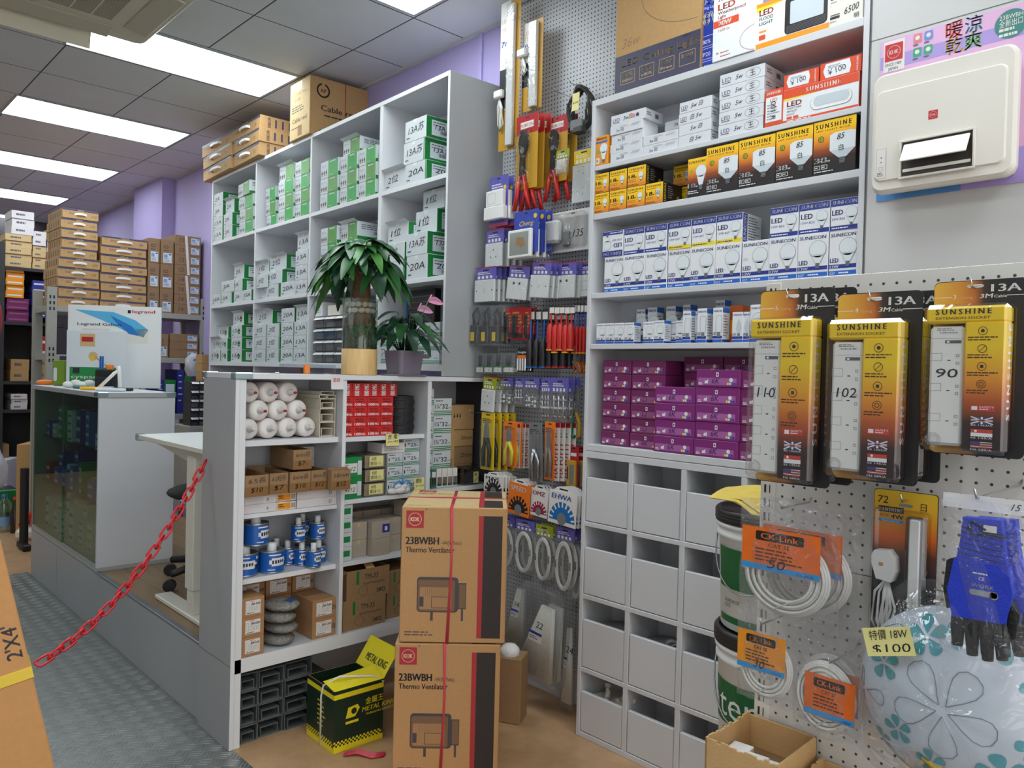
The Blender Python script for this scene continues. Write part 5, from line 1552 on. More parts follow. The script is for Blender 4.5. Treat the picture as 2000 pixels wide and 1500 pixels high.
for k in range(3):
 FP.put(once('screw_carton', screw_box(x2 - .0275, .11, .0745).mesh('screw_carton'), 'tan carton with white label against the grey end panel, %s up' % ORD[k], 'carton', 'labelled screw cartons'), .0275, .006, ZD + .075 * k)
xa, xb = pz(612, 1240, .01)[0], .4405
for k in range(2):
 FP.put(once('screw_carton', screw_box(xb - xa, .16, .078, '\u767d').mesh('screw_carton'), 'tan carton with white label beside the divider, %s' % ('lower', 'upper')[k], 'carton', 'labelled screw cartons'), xa, .02, ZD + .0785 * k)
for i, (xx, n_) in enumerate(((.075, 3), (.215, 3), (.335, 3))):
 for k in range(n_):
  w_ = (.135, .115, .10)[i]
  FP.put(once('screw_carton', screw_box(w_, .085, .076, '88').mesh('screw_carton'), 'tan labelled carton in the back row of the bottom compartment, %s up, %s along' % (ORD[k], ORD[i]), 'carton', 'labelled screw cartons at the back'), xx, .195, ZD + .0765 * k)
mat('screw_mix', (186, 180, 168), 0.4, var=0.55, vscale=150, bump=0.6, bscale=200, stretch=(2.4, .5, 2.4))
film('bag_clear', (236, 238, 240), 0.07, 0.5, 0.1, 0.9, 60)
for k in range(4):
 mb = MB()
 def fn(u, v, k=k):
  th = math.pi * (v - .5); ph = 2 * math.pi * u
  q = 1 + .06 * math.sin(7 * ph + k) * math.cos(3 * th)
  return (.058 * math.cos(ph) * (abs(math.cos(th)) ** .5) * q, .075 * math.sin(ph) * (abs(math.cos(th)) ** .5) * q, .021 + .0205 * math.sin(th))
 mb.grid(fn, 22, 10, 'screw_mix')
 t = empty('screw_bag', (0, 0, 0), 0, 'clear bag of wood screws, %s up in the pile between the cartons' % ORD[k], 'bag', 'bags of screws')
 mb.build('screws', t)
 mb = MB(); mb.grid(lambda u, v: tuple(a * b for a, b in zip(fn(u, v), (1.06, 1.06, 1.02))), 22, 10, 'bag_clear'); mb.build('bag_film', t)
 if k == 3:
  mb = MB(); mb.box((-.02, -.055, .041), (.03, -.02, .0415), 'can_blue'); mb.build('bag_label', t, 'blue label')
 FP.put(t, .215 + .012 * (k % 2), .085, ZD + .001 + .043 * k, R(12 * k))
# grey trunking stacked on the floor under the bottom board
for c in range(3):
 w_ = (.075, .105, .12)[c]
 x = (.03, .108, .218)[c]
 for k in range(4):
  FP.put(once('trunking', channel(w_, .0655, .255, 'trunk_grey', .003, 1, False).mesh('trunking'), 'dark grey trunking on the floor, %s layer up, %s column from the grey end panel' % (ORD[k], ORD[c]), 'trunking', 'grey trunking lengths'), x, .02 + .006 * ((c + k) % 2), .0005 + .0662 * k if k else 0)
for k in range(5):
 FP.put(once('trunking', channel(.10, .03, .25, 'trunk_grey', .003).mesh('trunking'), 'shallow dark grey trunking behind the yellow and green carton, %s up' % ORD[k], 'trunking', 'grey trunking lengths'), .36, .03, .0305 * k)

# ---- second column: red plug boxes, wire coils
mat('plug_red', (206, 44, 42), 0.45); mat('plug_red_d', (186, 34, 36), 0.45)
def red_box(w, d, h, vert=False):
 mb = MB(); mb.box((0, 0, 0), (w, d, h), 'plug_red', .001); f = mb.front()
 if vert:
  f.text('100 MG', w * .72, h * .10, w * .5, 'white', 1, h * .8, rot=R(90), bold=.04); f.micro(w * .1, h * .8, w * .12, 5, h * .14, h * .05, 'plug_red_d', 1)
 else:
  f.text('100', w * .10, h * .10, h * .26, 'white', 1, w * .44, bold=.06); f.text('MG', w * .60, h * .10, h * .22, 'white', 1, w * .28, bold=.03); f.text('WALL PLUG', w * .14, h * .66, h * .18, 'box_black', 1, w * .6, bold=.03); f.rect(w * .2, h * .50, w * .8, h * .56, 'box_black', 1)
 return mb
xs_ = [.4605, pz(696, 855, .01)[0], pz(723, 855, .01)[0], pz(749, 855, .01)[0], pz(774, 855, .01)[0]]
cmesh = {}
for c in range(4):
 for k in range(4):
  w_ = xs_[c + 1] - xs_[c] - .001
  if c not in cmesh:
   cmesh[c] = red_box(w_, .12, .0415).mesh('wall_plug_box')
  FP.put(once('wall_plug_box', cmesh[c], 'red 100 MG plug box lying flat, %s layer up, %s column from the divider' % (ORD[k], ORD[c]), 'box', 'red wall plug boxes'), xs_[c], .035 + .002 * (k % 2), ZA2 + .042 * k)
for k in range(6):
 FP.put(once('wall_plug_box', red_box(.046, .12, .058, True).mesh('wall_plug_box'), 'red 100 MG plug box standing upright on the pile, %s from the divider' % ORD[k], 'box', 'red wall plug boxes'), .462 + .0475 * k, .037 + .012 * (k > 2), ZA2 + .1685)
mat('wire_black', (36, 36, 40), 0.5, bump=0.5, bscale=150)
for k in range(9):
 mb = MB()
 for j in range(3):
  mb.tube([(.062 * math.cos(2 * math.pi * i / 26) * (1 + .01 * math.sin(i * 3 + k)), .062 * math.sin(2 * math.pi * i / 26), .006 + .0058 * j) for i in range(26)], .0052, 'wire_black', 6, True)
 mb.lathe([(.058, .002), (.058, .018)], 'wire_black', n=20)
 FP.put(once('wire_coil', mb.mesh('wire_coil'), 'coil of thin black wire, %s up in the pile beside red boxes' % ORD[k], 'wire coil', 'black wire coils'), .795 + .003 * (k % 2), .10, ZA2 + .0185 * k)
# second shelf
mat('box_green', (30, 136, 70), 0.45)
for k in range(2):
 w_ = pz(709, 950, .02)[0] - .4607
 mb = MB(); mb.box((0, 0, 0), (w_, .15, .088), 'box_green', .0012); f = mb.front(); f.rect(w_ * .02, .022, w_ * .76, .062, 'label_white', 1); f.rect(w_ * .78, .012, w_ * .98, .072, 'sock_white', 1); f.text('14x12', w_ * .06, .03, .018, 'pen', 2, shear=.3); f.micro(w_ * .06, .054, .04, 1, .01, .003, 'ink_soft', 2)
 FP.put(once('screw_box', mb.mesh('screw_box'), 'green and white screw box against the divider, %s' % ('lower', 'upper')[k], 'box', 'green screw boxes'), .4607, .03, ZB2 + .0885 * k)
film('clear_box', (226, 222, 214), 0.10, 0.6, 0.1, 0.2)
xa, xb = pz(714, 970, .02)[0], pz(755, 970, .02)[0]
mat('cream_fill', (206, 190, 168), 0.7, var=.15, vscale=60)
for k in range(3):
 t = empty('parts_case', (0, 0, 0), 0, 'clear parts case with yellow note between green boxes and striped boxes, %s' % ('bottom', 'middle', 'top')[k], 'parts case', 'clear parts cases')
 w_ = xb - xa
 mb = MB(); mb.box((.003, .004, .002), (w_ - .003, .146, .056), 'cream_fill', .002); mb.build('contents', t)
 mb = MB(); mb.box((0, 0, 0), (w_, .15, .060), 'clear_box', .003); mb.build('case_shell', t)
 mb = MB(); f = mb.front(y=-.0008); f.rect(w_ * .20, .010, w_ * .86, .054, 'note_yellow', 1); f.text('8\u865f', w_ * .30, .036, .012, 'pen', 2); f.text('\u87ba\u7d721\u00bd', w_ * .24, .016, .013, 'pen', 2, w_ * .52); mb.build('note', t, 'handwritten yellow note')
 FP.put(t, xa + .003 * (k % 2), .03, ZB2 + .0605 * k)
xa = pz(757, 945, .05)[0]
for c in range(2):
 for k in range(4 if c else 3):
  w_ = .090 if c else .082
  FP.put(once('conduit_box', conduit_box(w_, .12, .0595, '1"', '25').mesh('conduit_box'), 'green-striped 25 mm conduit box, %s up, %s the counter divider column' % (ORD[k], 'closer to' if c else 'one away from'), 'box', 'striped 25 mm boxes'), .700 + .088 * c, .045 + .006 * c, ZB2 + .060 * k)
mb = MB(); mb.box((0, 0, 0), (.12, .12, .045), 'label_white', .0015); f = mb.front(); f.micro(.01, .034, .1, 4, .007, .003, 'print_soft', 1)
FP.put(once('label_box', mb.mesh('label_box'), 'white box with fine print lying over the striped boxes', 'box'), .672, .046, ZB2 + .1807)
mat('cloth_white', (226, 226, 224), 0.85, bump=.3, bscale=80)
mb = MB()
for k in range(5):
 a, b_, c_ = ((0, 0, .016), (.035, -.006, .018), (.066, .004, .016), (.02, .0, .036), (.05, .0, .034))[k]
 mb.sphere((a, b_, c_), .026, 'cloth_white', 12, (1.1, .7, .62))
t = empty('glove_bag', (0, 0, 0), 0, 'white gloves tied with a blue ribbon before the striped boxes', 'gloves')
mb.build('cotton_gloves', t)
mat('ribbon_blue', (70, 150, 214), 0.4)
mb = MB()
for s_ in (-1, 1):
 mb.tube([(.04, -.012, .045), (.04 + s_ * .018, -.018, .062), (.04 + s_ * .04, -.014, .05), (.04 + s_ * .05, -.02, .034)], .004, 'ribbon_blue', 6)
mb.tube([(.04, -.012, .045), (.05, -.01, .085)], .004, 'ribbon_blue', 6); mb.build('ribbon', t, 'blue ribbon')
FP.put(t, .715, .022, ZB2)
note(FP, .822, .012, ZB2 + .012, .055, .055, [('\u87ba\u7d72', .6), ('$12/8', .6)], 'yellow price note standing at the shelf end by the wall side', tilt=.0)
# third shelf: small grey and green boxes
mat('box_mushroom', (176, 164, 148), 0.7, var=.04, vscale=40)
gl = [(.4607, .060, 4, 'sock_white', 'green'), (.528, .085, 2, 'box_mushroom', ''), (.618, .095, 2, 'box_mushroom', 'blue'), (.718, .075, 2, 'box_mushroom', ''), (.797, .08, 3, 'box_mushroom', '')]
for c, (xx, w_, n_, mt, lab) in enumerate(gl):
 for k in range(n_):
  h_ = .060 if n_ == 4 else .075
  mb = MB(); mb.box((0, 0, 0), (w_ - .002, .10, h_ - .001), mt, .0012); f = mb.front()
  if lab == 'green':
   f.rect(w_ * .2, h_ * .3, w_ * .8, h_ * .72, 'box_green', 1)
  if lab == 'blue' and k == 1:
   f.rect(w_ * .55, h_ * .3, w_ * .95, h_ * .8, 'con_blue', 1); f.rect(w_ * .68, h_ * .42, w_ * .82, h_ * .66, 'label_white', 2)
  f.rect(w_ * .42, h_ * .74, w_ * .56, h_ - .002, 'kraft_pale', 1) if not lab else None
  FP.put(once('fitting_box', mb.mesh('fitting_box'), '%s fitting box on the third shelf, %s up, %s column from the divider' % ('white and green' if lab == 'green' else 'plain mushroom grey', ORD[k], ORD[c]), 'box', 'small fitting boxes'), xx, .03 + .03 * (c % 2), ZC2 + h_ * k)
for c in range(4):
 FP.put(once('fitting_box', plain(.095, .08, .17, 'box_mushroom').mesh('fitting_box'), 'tall mushroom grey box at the back of the third shelf, %s from the divider' % ORD[c], 'box', 'small fitting boxes'), .475 + .1 * c, .19, ZC2)
# bottom: brown cartons with dark print
def bay_carton(w, d, h, open_top):
 t = empty('moulding_carton')
 mb = MB()
 if open_top:
  mb.box((0, 0, 0), (w, .003, h), 'kraft_dark'); mb.box((0, d - .003, 0), (w, d, h), 'kraft_dark'); mb.box((0, .003, 0), (.003, d - .003, h), 'kraft_dark'); mb.box((w - .003, .003, 0), (w, d - .003, h), 'kraft_dark'); mb.box((.003, .003, 0), (w - .003, d - .003, h * .5), 'kraft_in')
 else:
  mb.box((0, 0, 0), (w, d, h), 'kraft_dark', .0015)
 f = mb.front(); f.text('TM-33', w * .40, h * .64, h * .18, 'ink', 1, w * .32, shear=.1); f.text('Shop & Moulding Stone', w * .38, h * .46, h * .09, 'ink', 1, w * .5); f.text('24PCS', w * .70, h * .12, h * .15, 'ink', 1, w * .2, bold=.03); f.rect(w * .22, h * .5, w * .28, h * .95, 'sock_green', 1); f.ring(w * .38, h * .26, h * .17, .0012, 'ink', 1, 18)
 mb.build('carton_body', t)
 if open_top:
  mb = MB(); mb.add([(0, 0, h), (0, d, h), (-.03, d, h - .03), (-.03, 0, h - .03)], [(0, 1, 2, 3)], 'kraft_dark'); mb.add([(w * .45, .002, h), (w * .65, .002, h), (w * .65, .03, h + .02), (w * .45, .03, h + .02)], [(0, 1, 2, 3)], 'kraft'); mb.build('open_flap', t)
 return t
t = bay_carton(.215, .2, .125, False); tag(t, 'brown carton printed 24PCS under an open one', 'carton', 'brown 24PCS cartons'); FP.put(t, .475, .02, ZD)
t = bay_carton(.215, .2, .125, True); tag(t, 'open-topped brown carton printed 24PCS on its twin', 'carton', 'brown 24PCS cartons'); FP.put(t, .492, .022, ZD + .126)
for k in range(2):
 t = bay_carton(.16, .16, .105, False); tag(t, 'shaded brown carton beside the boxed heaters, %s' % ('lower', 'upper')[k], 'carton', 'brown 24PCS cartons'); FP.put(t, .715, .05, ZD + .106 * k)
# ---- third column
Z3C = .904
for k in range(5):
 s1, s2 = ('1\u00bd"', '38') if k == 0 else ('1\u00bc"', '32')
 FP.put(once('conduit_box', conduit_box(.105, .12, .082, s1, s2).mesh('conduit_box'), 'green-striped %s mm conduit box, %s up in the tall stack by the cartons' % (s2, ORD[k]), 'box', 'striped 32 mm boxes'), .955, .05, Z3C + .0006 + .0828 * k)
for k in range(6):
 FP.put(once('conduit_box', conduit_box(.046, .12, .076, '', '5').mesh('conduit_box'), 'narrow striped conduit box squeezed against the divider, %s up' % ORD[k], 'box', 'striped 32 mm boxes'), .9035, .045, Z3C + .0766 * k)
mat('teal_pack', (40, 120, 104), 0.4)
for k in range(6):
 t = empty('fixing_pack', (0, 0, 0), 0, 'small blister pack of fixings at the shelf edge, %s from the divider' % ORD[k], 'pack', 'small fixing packs')
 mb = MB(); mb.box((0, 0, 0), (.026, .005, .088), 'teal_pack' if k < 2 else 'label_white', .001); f = mb.front(); f.rect(.003, .05, .023, .075, 'label_white', 1); f.rect(.003, .008, .023, .02, 'teal_pack', 1); mb.build('card', t)
 mb = MB(); mb.box((.003, -.010, .012), (.023, 0, .05), 'clear_box', .002); mb.build('blister', t)
 FP.put(t, .905 + .029 * k, .034 - .003 * k, Z3C + .0005, R(-8))
cb = [(1.075, .16, .12, 0, .09), (1.075, .165, .10, .0905, .085), (1.08, .16, .11, .177, .08), (1.07, .175, .14, .259, .12)]
for k, (xx, w_, d_, z_, h_) in enumerate(cb):
 mb = MB(); mb.box((0, 0, 0), (w_, d_, h_), 'kraft' if k > 1 else 'kraft_dark', .002); f = mb.front()
 if k == 3:
  for j in range(3):
   f.poly([(w_ * (.25 + .1 * j), h_ * .5), (w_ * (.31 + .1 * j), h_ * .5), (w_ * (.28 + .1 * j), h_ * .7)], 'ink', 1)
 else:
  f.text('%dmm' % (20 + 5 * k), w_ * .5, h_ * .4, h_ * .25, 'pen', 1, shear=.2)
 FP.put(once('carton', mb.mesh('carton'), 'brown carton in the dark compartment by the pegboard, %s up' % ORD[k], 'carton', 'cartons by the pegboard'), xx, .10, Z3C + .0006 + z_)
mb = MB(); mb.prism([(0, 0), (.035, 0), (.035, .25), (.03, .27), (.005, .27), (0, .25)], 0, .004, 'kraft'); f = mb.front(); f.text('20mm', .024, .06, .018, 'pen', 1, rot=R(90), shear=.2)
FP.put(once('cardboard_sign', mb.mesh('cardboard_sign'), 'upright cardboard strip marked 20mm before the brown cartons', 'cardboard'), 1.062, .07, Z3C + .0006)
film('smoke_box', (150, 158, 164), 0.10, 0.6, 0.08, 0.1)
t = empty('tool_organiser', (0, 0, 0), 0, 'smoky plastic organiser box with a yellow note at the shelf edge', 'organiser box')
mb = MB(); mb.box((.004, .004, .004), (.086, .076, .05), 'parts_mix', .002); mb.build('contents', t)
mb = MB(); mb.box((0, 0, 0), (.09, .08, .085), 'smoke_box', .008); mb.box((.036, -.004, .07), (.054, .002, .094), 'smoke_box', .002); mb.build('case_shell', t)
mb = MB(); f = mb.front(y=-.001); f.rect(.052, .008, .084, .062, 'note_yellow', 1); f.text('\u7b46', .058, .042, .012, 'pen', 2); f.line([(.058, .014), (.078, .034)], .003, 'pen', 2); mb.build('note', t, 'handwritten yellow note')
FP.put(t, 1.12, .012, Z3C + .0006)
# ================================================================ hanging goods on the far pegboard
mat('hd_purple', (98, 94, 176), 0.35, var=.12, vscale=60); mat('hd_green', (150, 160, 40), 0.35, var=.1, vscale=60); mat('hd_blue', (52, 72, 168), 0.35, var=.15, vscale=50); mat('hd_red', (178, 34, 40), 0.35); mat('hd_yellow', (232, 196, 40), 0.35)
mat('plate_white', (232, 232, 230), 0.25); mat('tool_black', (36, 36, 40), 0.35); mat('tool_red', (196, 40, 36), 0.3); mat('tool_grey', (120, 122, 124), 0.35); mat('tool_yellow', (236, 220, 44), 0.3); mat('tool_orange', (236, 122, 34), 0.35); mat('tool_green', (24, 112, 70), 0.35); mat('cable_white', (228, 226, 220), 0.35); mat('tie_white', (226, 224, 214), 0.4); mat('card_gold', (200, 150, 40), 0.4); mat('mirror_plate', (206, 214, 210), 0.12, metal=0.7); mat('pink', (196, 76, 120), 0.4)
film('blister', (250, 251, 252), 0.03, 0.4, 0.06, 0.3, 20); film('poly_bag', (250, 251, 252), 0.025, 0.3, 0.15, 0.7, 40, 0.07)
def shell(t, a, b, mt='blister', c=.004, name='blister'):
 mb = MB(); mb.box(a, b, mt, c); return mb.build(name, t)
def hole(f, x, z, w=.022):
 f.rrect(x - w / 2, z - .003, x + w / 2, z + .003, .0029, 'ink', 2)
def header(w, z0, z1, c, t, edge='hd_red'):
 mb = MB(); mb.box((0, -.002, z0), (w, .001, z1), c); f = mb.front(y=-.002); h = z1 - z0
 f.rect(0, z1 - h * .07, w, z1, edge, 1) if edge else None
 hole(f, w / 2, z1 - h * .25, w * .3); f.micro(w * .1, z0 + h * .55, w * .8, 2, h * .13, h * .06, 'label_white', 1)
 for k in range(4):
  f.rect(w * (.1 + .2 * k), z0 + h * .08, w * (.22 + .2 * k), z0 + h * .3, 'label_white', 1)
 return mb.build('header_card', t)
def switch_pack(w, h, hc='hd_purple', face=0, edge='hd_red'):
 t = empty('switch_pack'); hh = h * .64; header(w, hh, h, hc, t, edge)
 mb = MB(); mb.box((w * .01, -.011, 0), (w * .99, 0, hh * .98), 'plate_white', .002); f = mb.front(y=-.011)
 if face == 0:
  f.ring(w / 2, hh * .5, w * .05, .0012, 'ink_soft', 1, 12); f.disc(w * .12, hh * .5, w * .03, 'ink_soft', 1, 8); f.disc(w * .88, hh * .5, w * .03, 'ink_soft', 1, 8)
 elif face == 1:
  f.disc(w * .36, hh * .74, w * .05, 'ink', 1, 10); f.disc(w * .64, hh * .74, w * .05, 'ink', 1, 10)
 elif face == 2:
  f.frame(w * .35, hh * .3, w * .65, hh * .7, .001, 'ink_soft', 1)
 else:
  for a, b_ in ((.5, .7), (.35, .4), (.65, .4)):
   f.rect(w * a - .003, hh * b_ - .003, w * a + .003, hh * b_ + .003, 'ink', 1)
 mb.build('face_plate', t); shell(t, (0, -.0125, -.002), (w, 0, hh), 'poly_bag', .002, 'bag_film'); return t
def long_lamp(w, h, num):
 t = empty('batten_pack')
 mb = MB(); mb.box((0, -.002, 0), (w, 0, h), 'card_gold', .001); f = mb.front(y=-.002); f.rect(0, h * .55, w * .5, h, 'label_white', 1); f.rect(0, h * .28, w * .45, h * .55, 'tool_black', 1); hole(f, w * .5, h * .97, .02)
 f.text('LED', w * .06, h * .86, w * .14, 'gold_text', 2); f.text('T5', w * .06, h * .80, w * .14, 'gold_text', 2); f.text(num, w * .06, h * .70, w * .2, 'con_sky', 2, bold=.03); mb.build('card', t)
 mb = MB(); mb.box((w * .48, -.022, h * .02), (w * .80, -.002, h * .96), 'plate_white', .003); mb.build('led_batten', t)
 mb = MB(); z = h * (.38 if num == '7W' else .66); mb.box((-w * .12, -.03, z - .018), (w * .32, -.004, z + .02), 'plate_white', .006)
 for k in range(4):
  mb.tube([(w * .1, -.014, z - .018), (w * (.0 + .06 * k), -.012, z - .05), (w * (.04 + .09 * k), -.012, z - h * .2), (w * .16, -.012, z - h * .25), (w * (.25 - .03 * k), -.012, z - .06), (w * .12, -.014, z - .02)], .0028, 'cable_white', 6)
 mb.build('plug_and_cord', t); shell(t, (w * .44, -.026, h * .01), (w * .86, -.002, h * .97)); return t
def crimper(w, h):
 t = empty('crimper_pack')
 mb = MB(); mb.box((0, -.002, h * .22), (w, 0, h), 'card_gold', .001); f = mb.front(y=-.002); f.rect(0, h * .80, w, h, 'hd_red', 1); f.rect(w * .2, h * .86, w * .8, h * .93, 'label_white', 2); f.text('RUBICON', w * .22, h * .875, h * .035, 'hd_red', 3, w * .56); hole(f, w / 2, h * .97); mb.build('card', t)
 t2 = MB(); a = [(.28, .34), (.48, .34), (.46, .55), (.60, .66), (.60, .78), (.45, .84), (.30, .82), (.22, .7), (.30, .56)]
 t2.prism([(w * x, h * z) for x, z in a], -.018, -.003, 'tool_black'); t2.cyl(h * .03, -.022, -.018, 'tool_grey', w * .42, 0, h * .62, 12, 'y'); t2.build('crimping_jaws', t)
 mb = MB(); mb.tube([(w * .30, -.012, h * .36), (w * .18, -.012, h * .16), (w * .06, -.012, h * .0)], [.008, .0105, .010], 'tool_red', 8); mb.tube([(w * .46, -.012, h * .36), (w * .62, -.012, h * .16), (w * .74, -.012, h * .0)], [.008, .0105, .010], 'tool_red', 8); mb.build('red_grips', t, 'red grips')
 shell(t, (w * .04, -.024, h * .26), (w * .74, -.002, h * .84)); return t
def hook(fr, x, z, ln, lab, y0=0.0):
 mb = MB(); mb.tube([(0, y0 + .002, .01), (0, y0 - .006, 0), (0, y0 - ln, 0), (0, y0 - ln - .012, .016)], .0018, 'chrome', 6)
 return fr.put(once('peg_hook', mb.mesh('peg_hook'), lab, 'hook', 'peg hooks'), x, 0, z)
def hang(fr, px0, px1, py0, py1, y, build, lab, cat, group, n=1, dy=.016, dx=.003, tilt=0.0, dz=0):
 """Hang n packs one behind the other; the photo rectangle is the foremost one's outline at depth y."""
 pm_ = (py0 + py1) / 2
 a, b_ = fr.px(px0, pm_, y)[0], fr.px(px1, pm_, y)[0]
 z1 = fr.px((px0 + px1) / 2, py0, y)[1]; z0 = fr.px((px0 + px1) / 2, py1, y)[1]
 t = build(b_ - a, z1 - z0)
 for k in range(n):
  o = t if k == 0 else dup(t)
  tag(o, lab if n == 1 else lab + (', front one' if k == 0 else ', %s back' % ORD[k]), cat, group)
  fr.put(o, a + dx * k, y + dy * k, z0 + dz * k); o.rotation_euler = (0, tilt, fr.rot)
 return a, z0, b_ - a, z1 - z0
GP = 'packs on the pegboard'
hang(FB, 977, 1015, 2, 292, -.10, lambda w, h: long_lamp(w, h, '7W'), 'long LED batten pack at the top corner of the far pegboard', 'lamp pack', GP)
hang(FB, 1021, 1060, 42, 215, -.08, lambda w, h: long_lamp(w, h, '4W'), 'shorter LED batten pack beside the longest one', 'lamp pack', GP)
hang(FB, 1008, 1050, 225, 410, -.13, crimper, 'red-handled crimper in clear pack below the battens', 'crimper', GP, 3, .026, .014)
hang(FB, 1068, 1108, 228, 392, -.07, crimper, 'red-handled crimper beside the grey cable coil', 'crimper', GP, 2, .03, .03)
def bag_of(hc, fill):
 def b(w, h):
  t = empty('small_bag'); header(w, h * .66, h, hc, t, None)
  mb = MB(); fill(mb, w, h * .64); mb.build('contents', t); shell(t, (0, -.012, 0), (w, 0, h * .68), 'poly_bag', .003, 'bag_film'); return t
 return b
def ties(mb, w, h):
 for k in range(9):
  mb.tube([(w * (.15 + .07 * k), -.006, h * .95), (w * (.1 + .09 * k), -.006, h * .05)], .0016, 'tie_white', 5)
def metal(mb, w, h):
 for i in range(3):
  x = w * (.22 + .28 * i); mb.tube([(x, -.006, h * .1), (x, -.006, h * .92)], w * .05, 'chrome', 6)
  for j in range(3):
   mb.box((x - w * .12, -.010, h * (.15 + .3 * j)), (x + w * .12, -.003, h * (.21 + .3 * j)), 'plate_white' if j % 2 else 'chrome', .001)
def clips(mb, w, h):
 for i in range(11):
  mb.sphere((w * (.2 + .2 * (i % 4)), -.006, h * (.12 + .2 * (i // 4) + .04 * (i % 3))), w * .10, ('chrome', 'plate_white')[i % 2], 8, (1, .4, .7))
def blacks(mb, w, h):
 mb.box((w * .15, -.03, h * .06), (w * .85, -.002, h * .52), 'tool_black', .006); mb.tube([(w * .3, -.01, h * .5), (w * .2, -.012, h * .8), (w * .6, -.012, h * .95), (w * .8, -.012, h * .7), (w * .6, -.01, h * .5)], .005, 'tool_black', 6); f = mb.front(y=-.03); f.rect(w * .25, h * .12, w * .6, h * .34, 'hd_yellow', 1)
hang(FB, 1087, 1112, 293, 340, -.12, bag_of('hd_green', ties), 'little green-headed bag of white ties over the crimper', 'bag', GP)
def dbl(w, h):
 t = empty('socket_pack'); header(w, h * .72, h, 'hd_yellow', t, 'con_sky')
 mb = MB(); mb.box((0, -.012, 0), (w, 0, h * .70), 'plate_white', .003); f = mb.front(y=-.012)
 for x, z in ((.3, .58), (.55, .52), (.55, .64), (.3, .2), (.55, .14), (.55, .26)):
  f.rect(w * x, h * z, w * x + .004, h * z + .003, 'ink', 1)
 mb.build('face_plate', t); shell(t, (0, -.015, 0), (w, 0, h * .72)); return t
hang(FB, 1121, 1160, 290, 396, -.05, dbl, 'white double socket under a bright header beside the lamp shelf', 'socket pack', GP)
# grey cable coil
mat('cable_dark', (58, 56, 54), 0.5)
x, z = FB.px(1140, 215, -.05)
t = FB.put(empty('cable_coil', (0, 0, 0), 0, 'dark grey coiled cable with a yellow $35 note by the shelf top', 'cable coil'), x, -.05, z)
mb = MB()
for k in range(7):
 r_ = .085 + .004 * (k % 3)
 mb.tube([(r_ * .62 * math.cos(2 * math.pi * i / 24), -.006 * k + .01 * math.sin(i + k), r_ * math.sin(2 * math.pi * i / 24)) for i in range(24)], .0055, 'cable_dark', 6, True)
mb.build('cable', t); mb = MB(); mb.box((-.035, -.05, -.10), (.03, -.01, -.05), 'tool_grey', .006); mb.box((-.01, -.06, -.115), (.04, -.02, -.085), 'cable_dark', .006); mb.build('plugs', t)
note(FB, x - .02, -.10, FB.px(1140, 212, -.1)[1], .040, .075, [('', .5), ('$35', .3), ('', .4)], 'yellow note reading $35 on the dark grey coiled cable')
def bell(w, h):
 t = empty('doorbell_pack'); mb = MB(); mb.box((0, -.002, 0), (w * .92, 0, h), 'hd_purple', .001); f = mb.front(y=-.002); hole(f, w * .45, h * .95); f.micro(w * .1, h * .82, w * .7, 3, h * .05, h * .025, 'label_white', 1); f.disc(w * .75, h * .76, w * .07, 'hd_yellow', 1); f.rect(0, 0, w * .9, h * .06, 'pink', 1); mb.build('card', t)
 mb = MB(); mb.box((0, -.028, h * .38), (w * .84, -.003, h * .70), 'plate_white', .004); mb.box((-w * .06, -.032, h * .12), (w * .92, -.003, h * .38), 'plate_white', .004); f = mb.front(y=-.028); f.frame(w * .12, h * .44, w * .5, h * .64, .001, 'print_soft', 1); mb.build('doorbell', t); return t
hang(FB, 957, 996, 344, 442, -.15, bell, 'white doorbell on purple card beside the grey shelf side', 'doorbell pack', GP, 4, .030, .012)
def mirror(w, h):
 t = empty('plate_pack'); mb = MB(); mb.box((w * .12, -.002, h * .1), (w, 0, h), 'hd_blue', .001); f = mb.front(y=-.002); hole(f, w * .55, h * .94); f.text('Cheng', w * .3, h * .68, h * .10, 'hd_yellow', 1, w * .5, shear=.3); f.disc(w * .88, h * .86, w * .06, 'hd_yellow', 1); mb.build('card', t)
 mb = MB(); mb.box((0, -.020, 0), (w * .84, -.003, h * .60), 'plate_white', .004); f = mb.front(y=-.020); f.rect(w * .08, h * .06, w * .76, h * .54, 'mirror_plate', 1); f.poly([(w * .3, h * .3), (w * .5, h * .2), (w * .66, h * .26), (w * .58, h * .42), (w * .36, h * .44)], 'kraft_dark', 2); mb.build('mirror_switch', t); return t
hang(FB, 998, 1052, 412, 504, -.17, mirror, 'mirror-faced switch on a blue card below red crimper handles', 'switch pack', GP, 3, .034, .008)
def timer(w, h):
 t = empty('timer_pack'); mb = MB(); mb.box((0, -.002, 0), (w, 0, h), 'label_white', .002); f = mb.front(y=-.002); hole(f, w * .62, h * .92); f.text('135', w * .62, h * .34, h * .18, 'pen', 3, shear=.3); mb.build('card', t)
 mb = MB(); mb.box((w * .04, -.045, h * .22), (w * .40, -.003, h * .78), 'plate_white', .012); mb.build('remote_socket', t, 'white rounded remote socket'); mb = MB(); mb.box((w * .44, -.02, h * .14), (w * .58, -.003, h * .5), 'tool_grey', .004); mb.build('remote', t); shell(t, (0, -.05, h * .04), (w, -.002, h * .9), c=.012); return t
hang(FB, 1069, 1152, 412, 492, -.07, timer, 'white remote socket in clear shell marked 135', 'socket pack', GP)
hang(FB, 951, 984, 448, 522, -.15, lambda w, h: switch_pack(w, h, 'hd_purple', 3), 'white socket plate on purple header below the doorbells', 'switch pack', GP, 4, .028, .014)
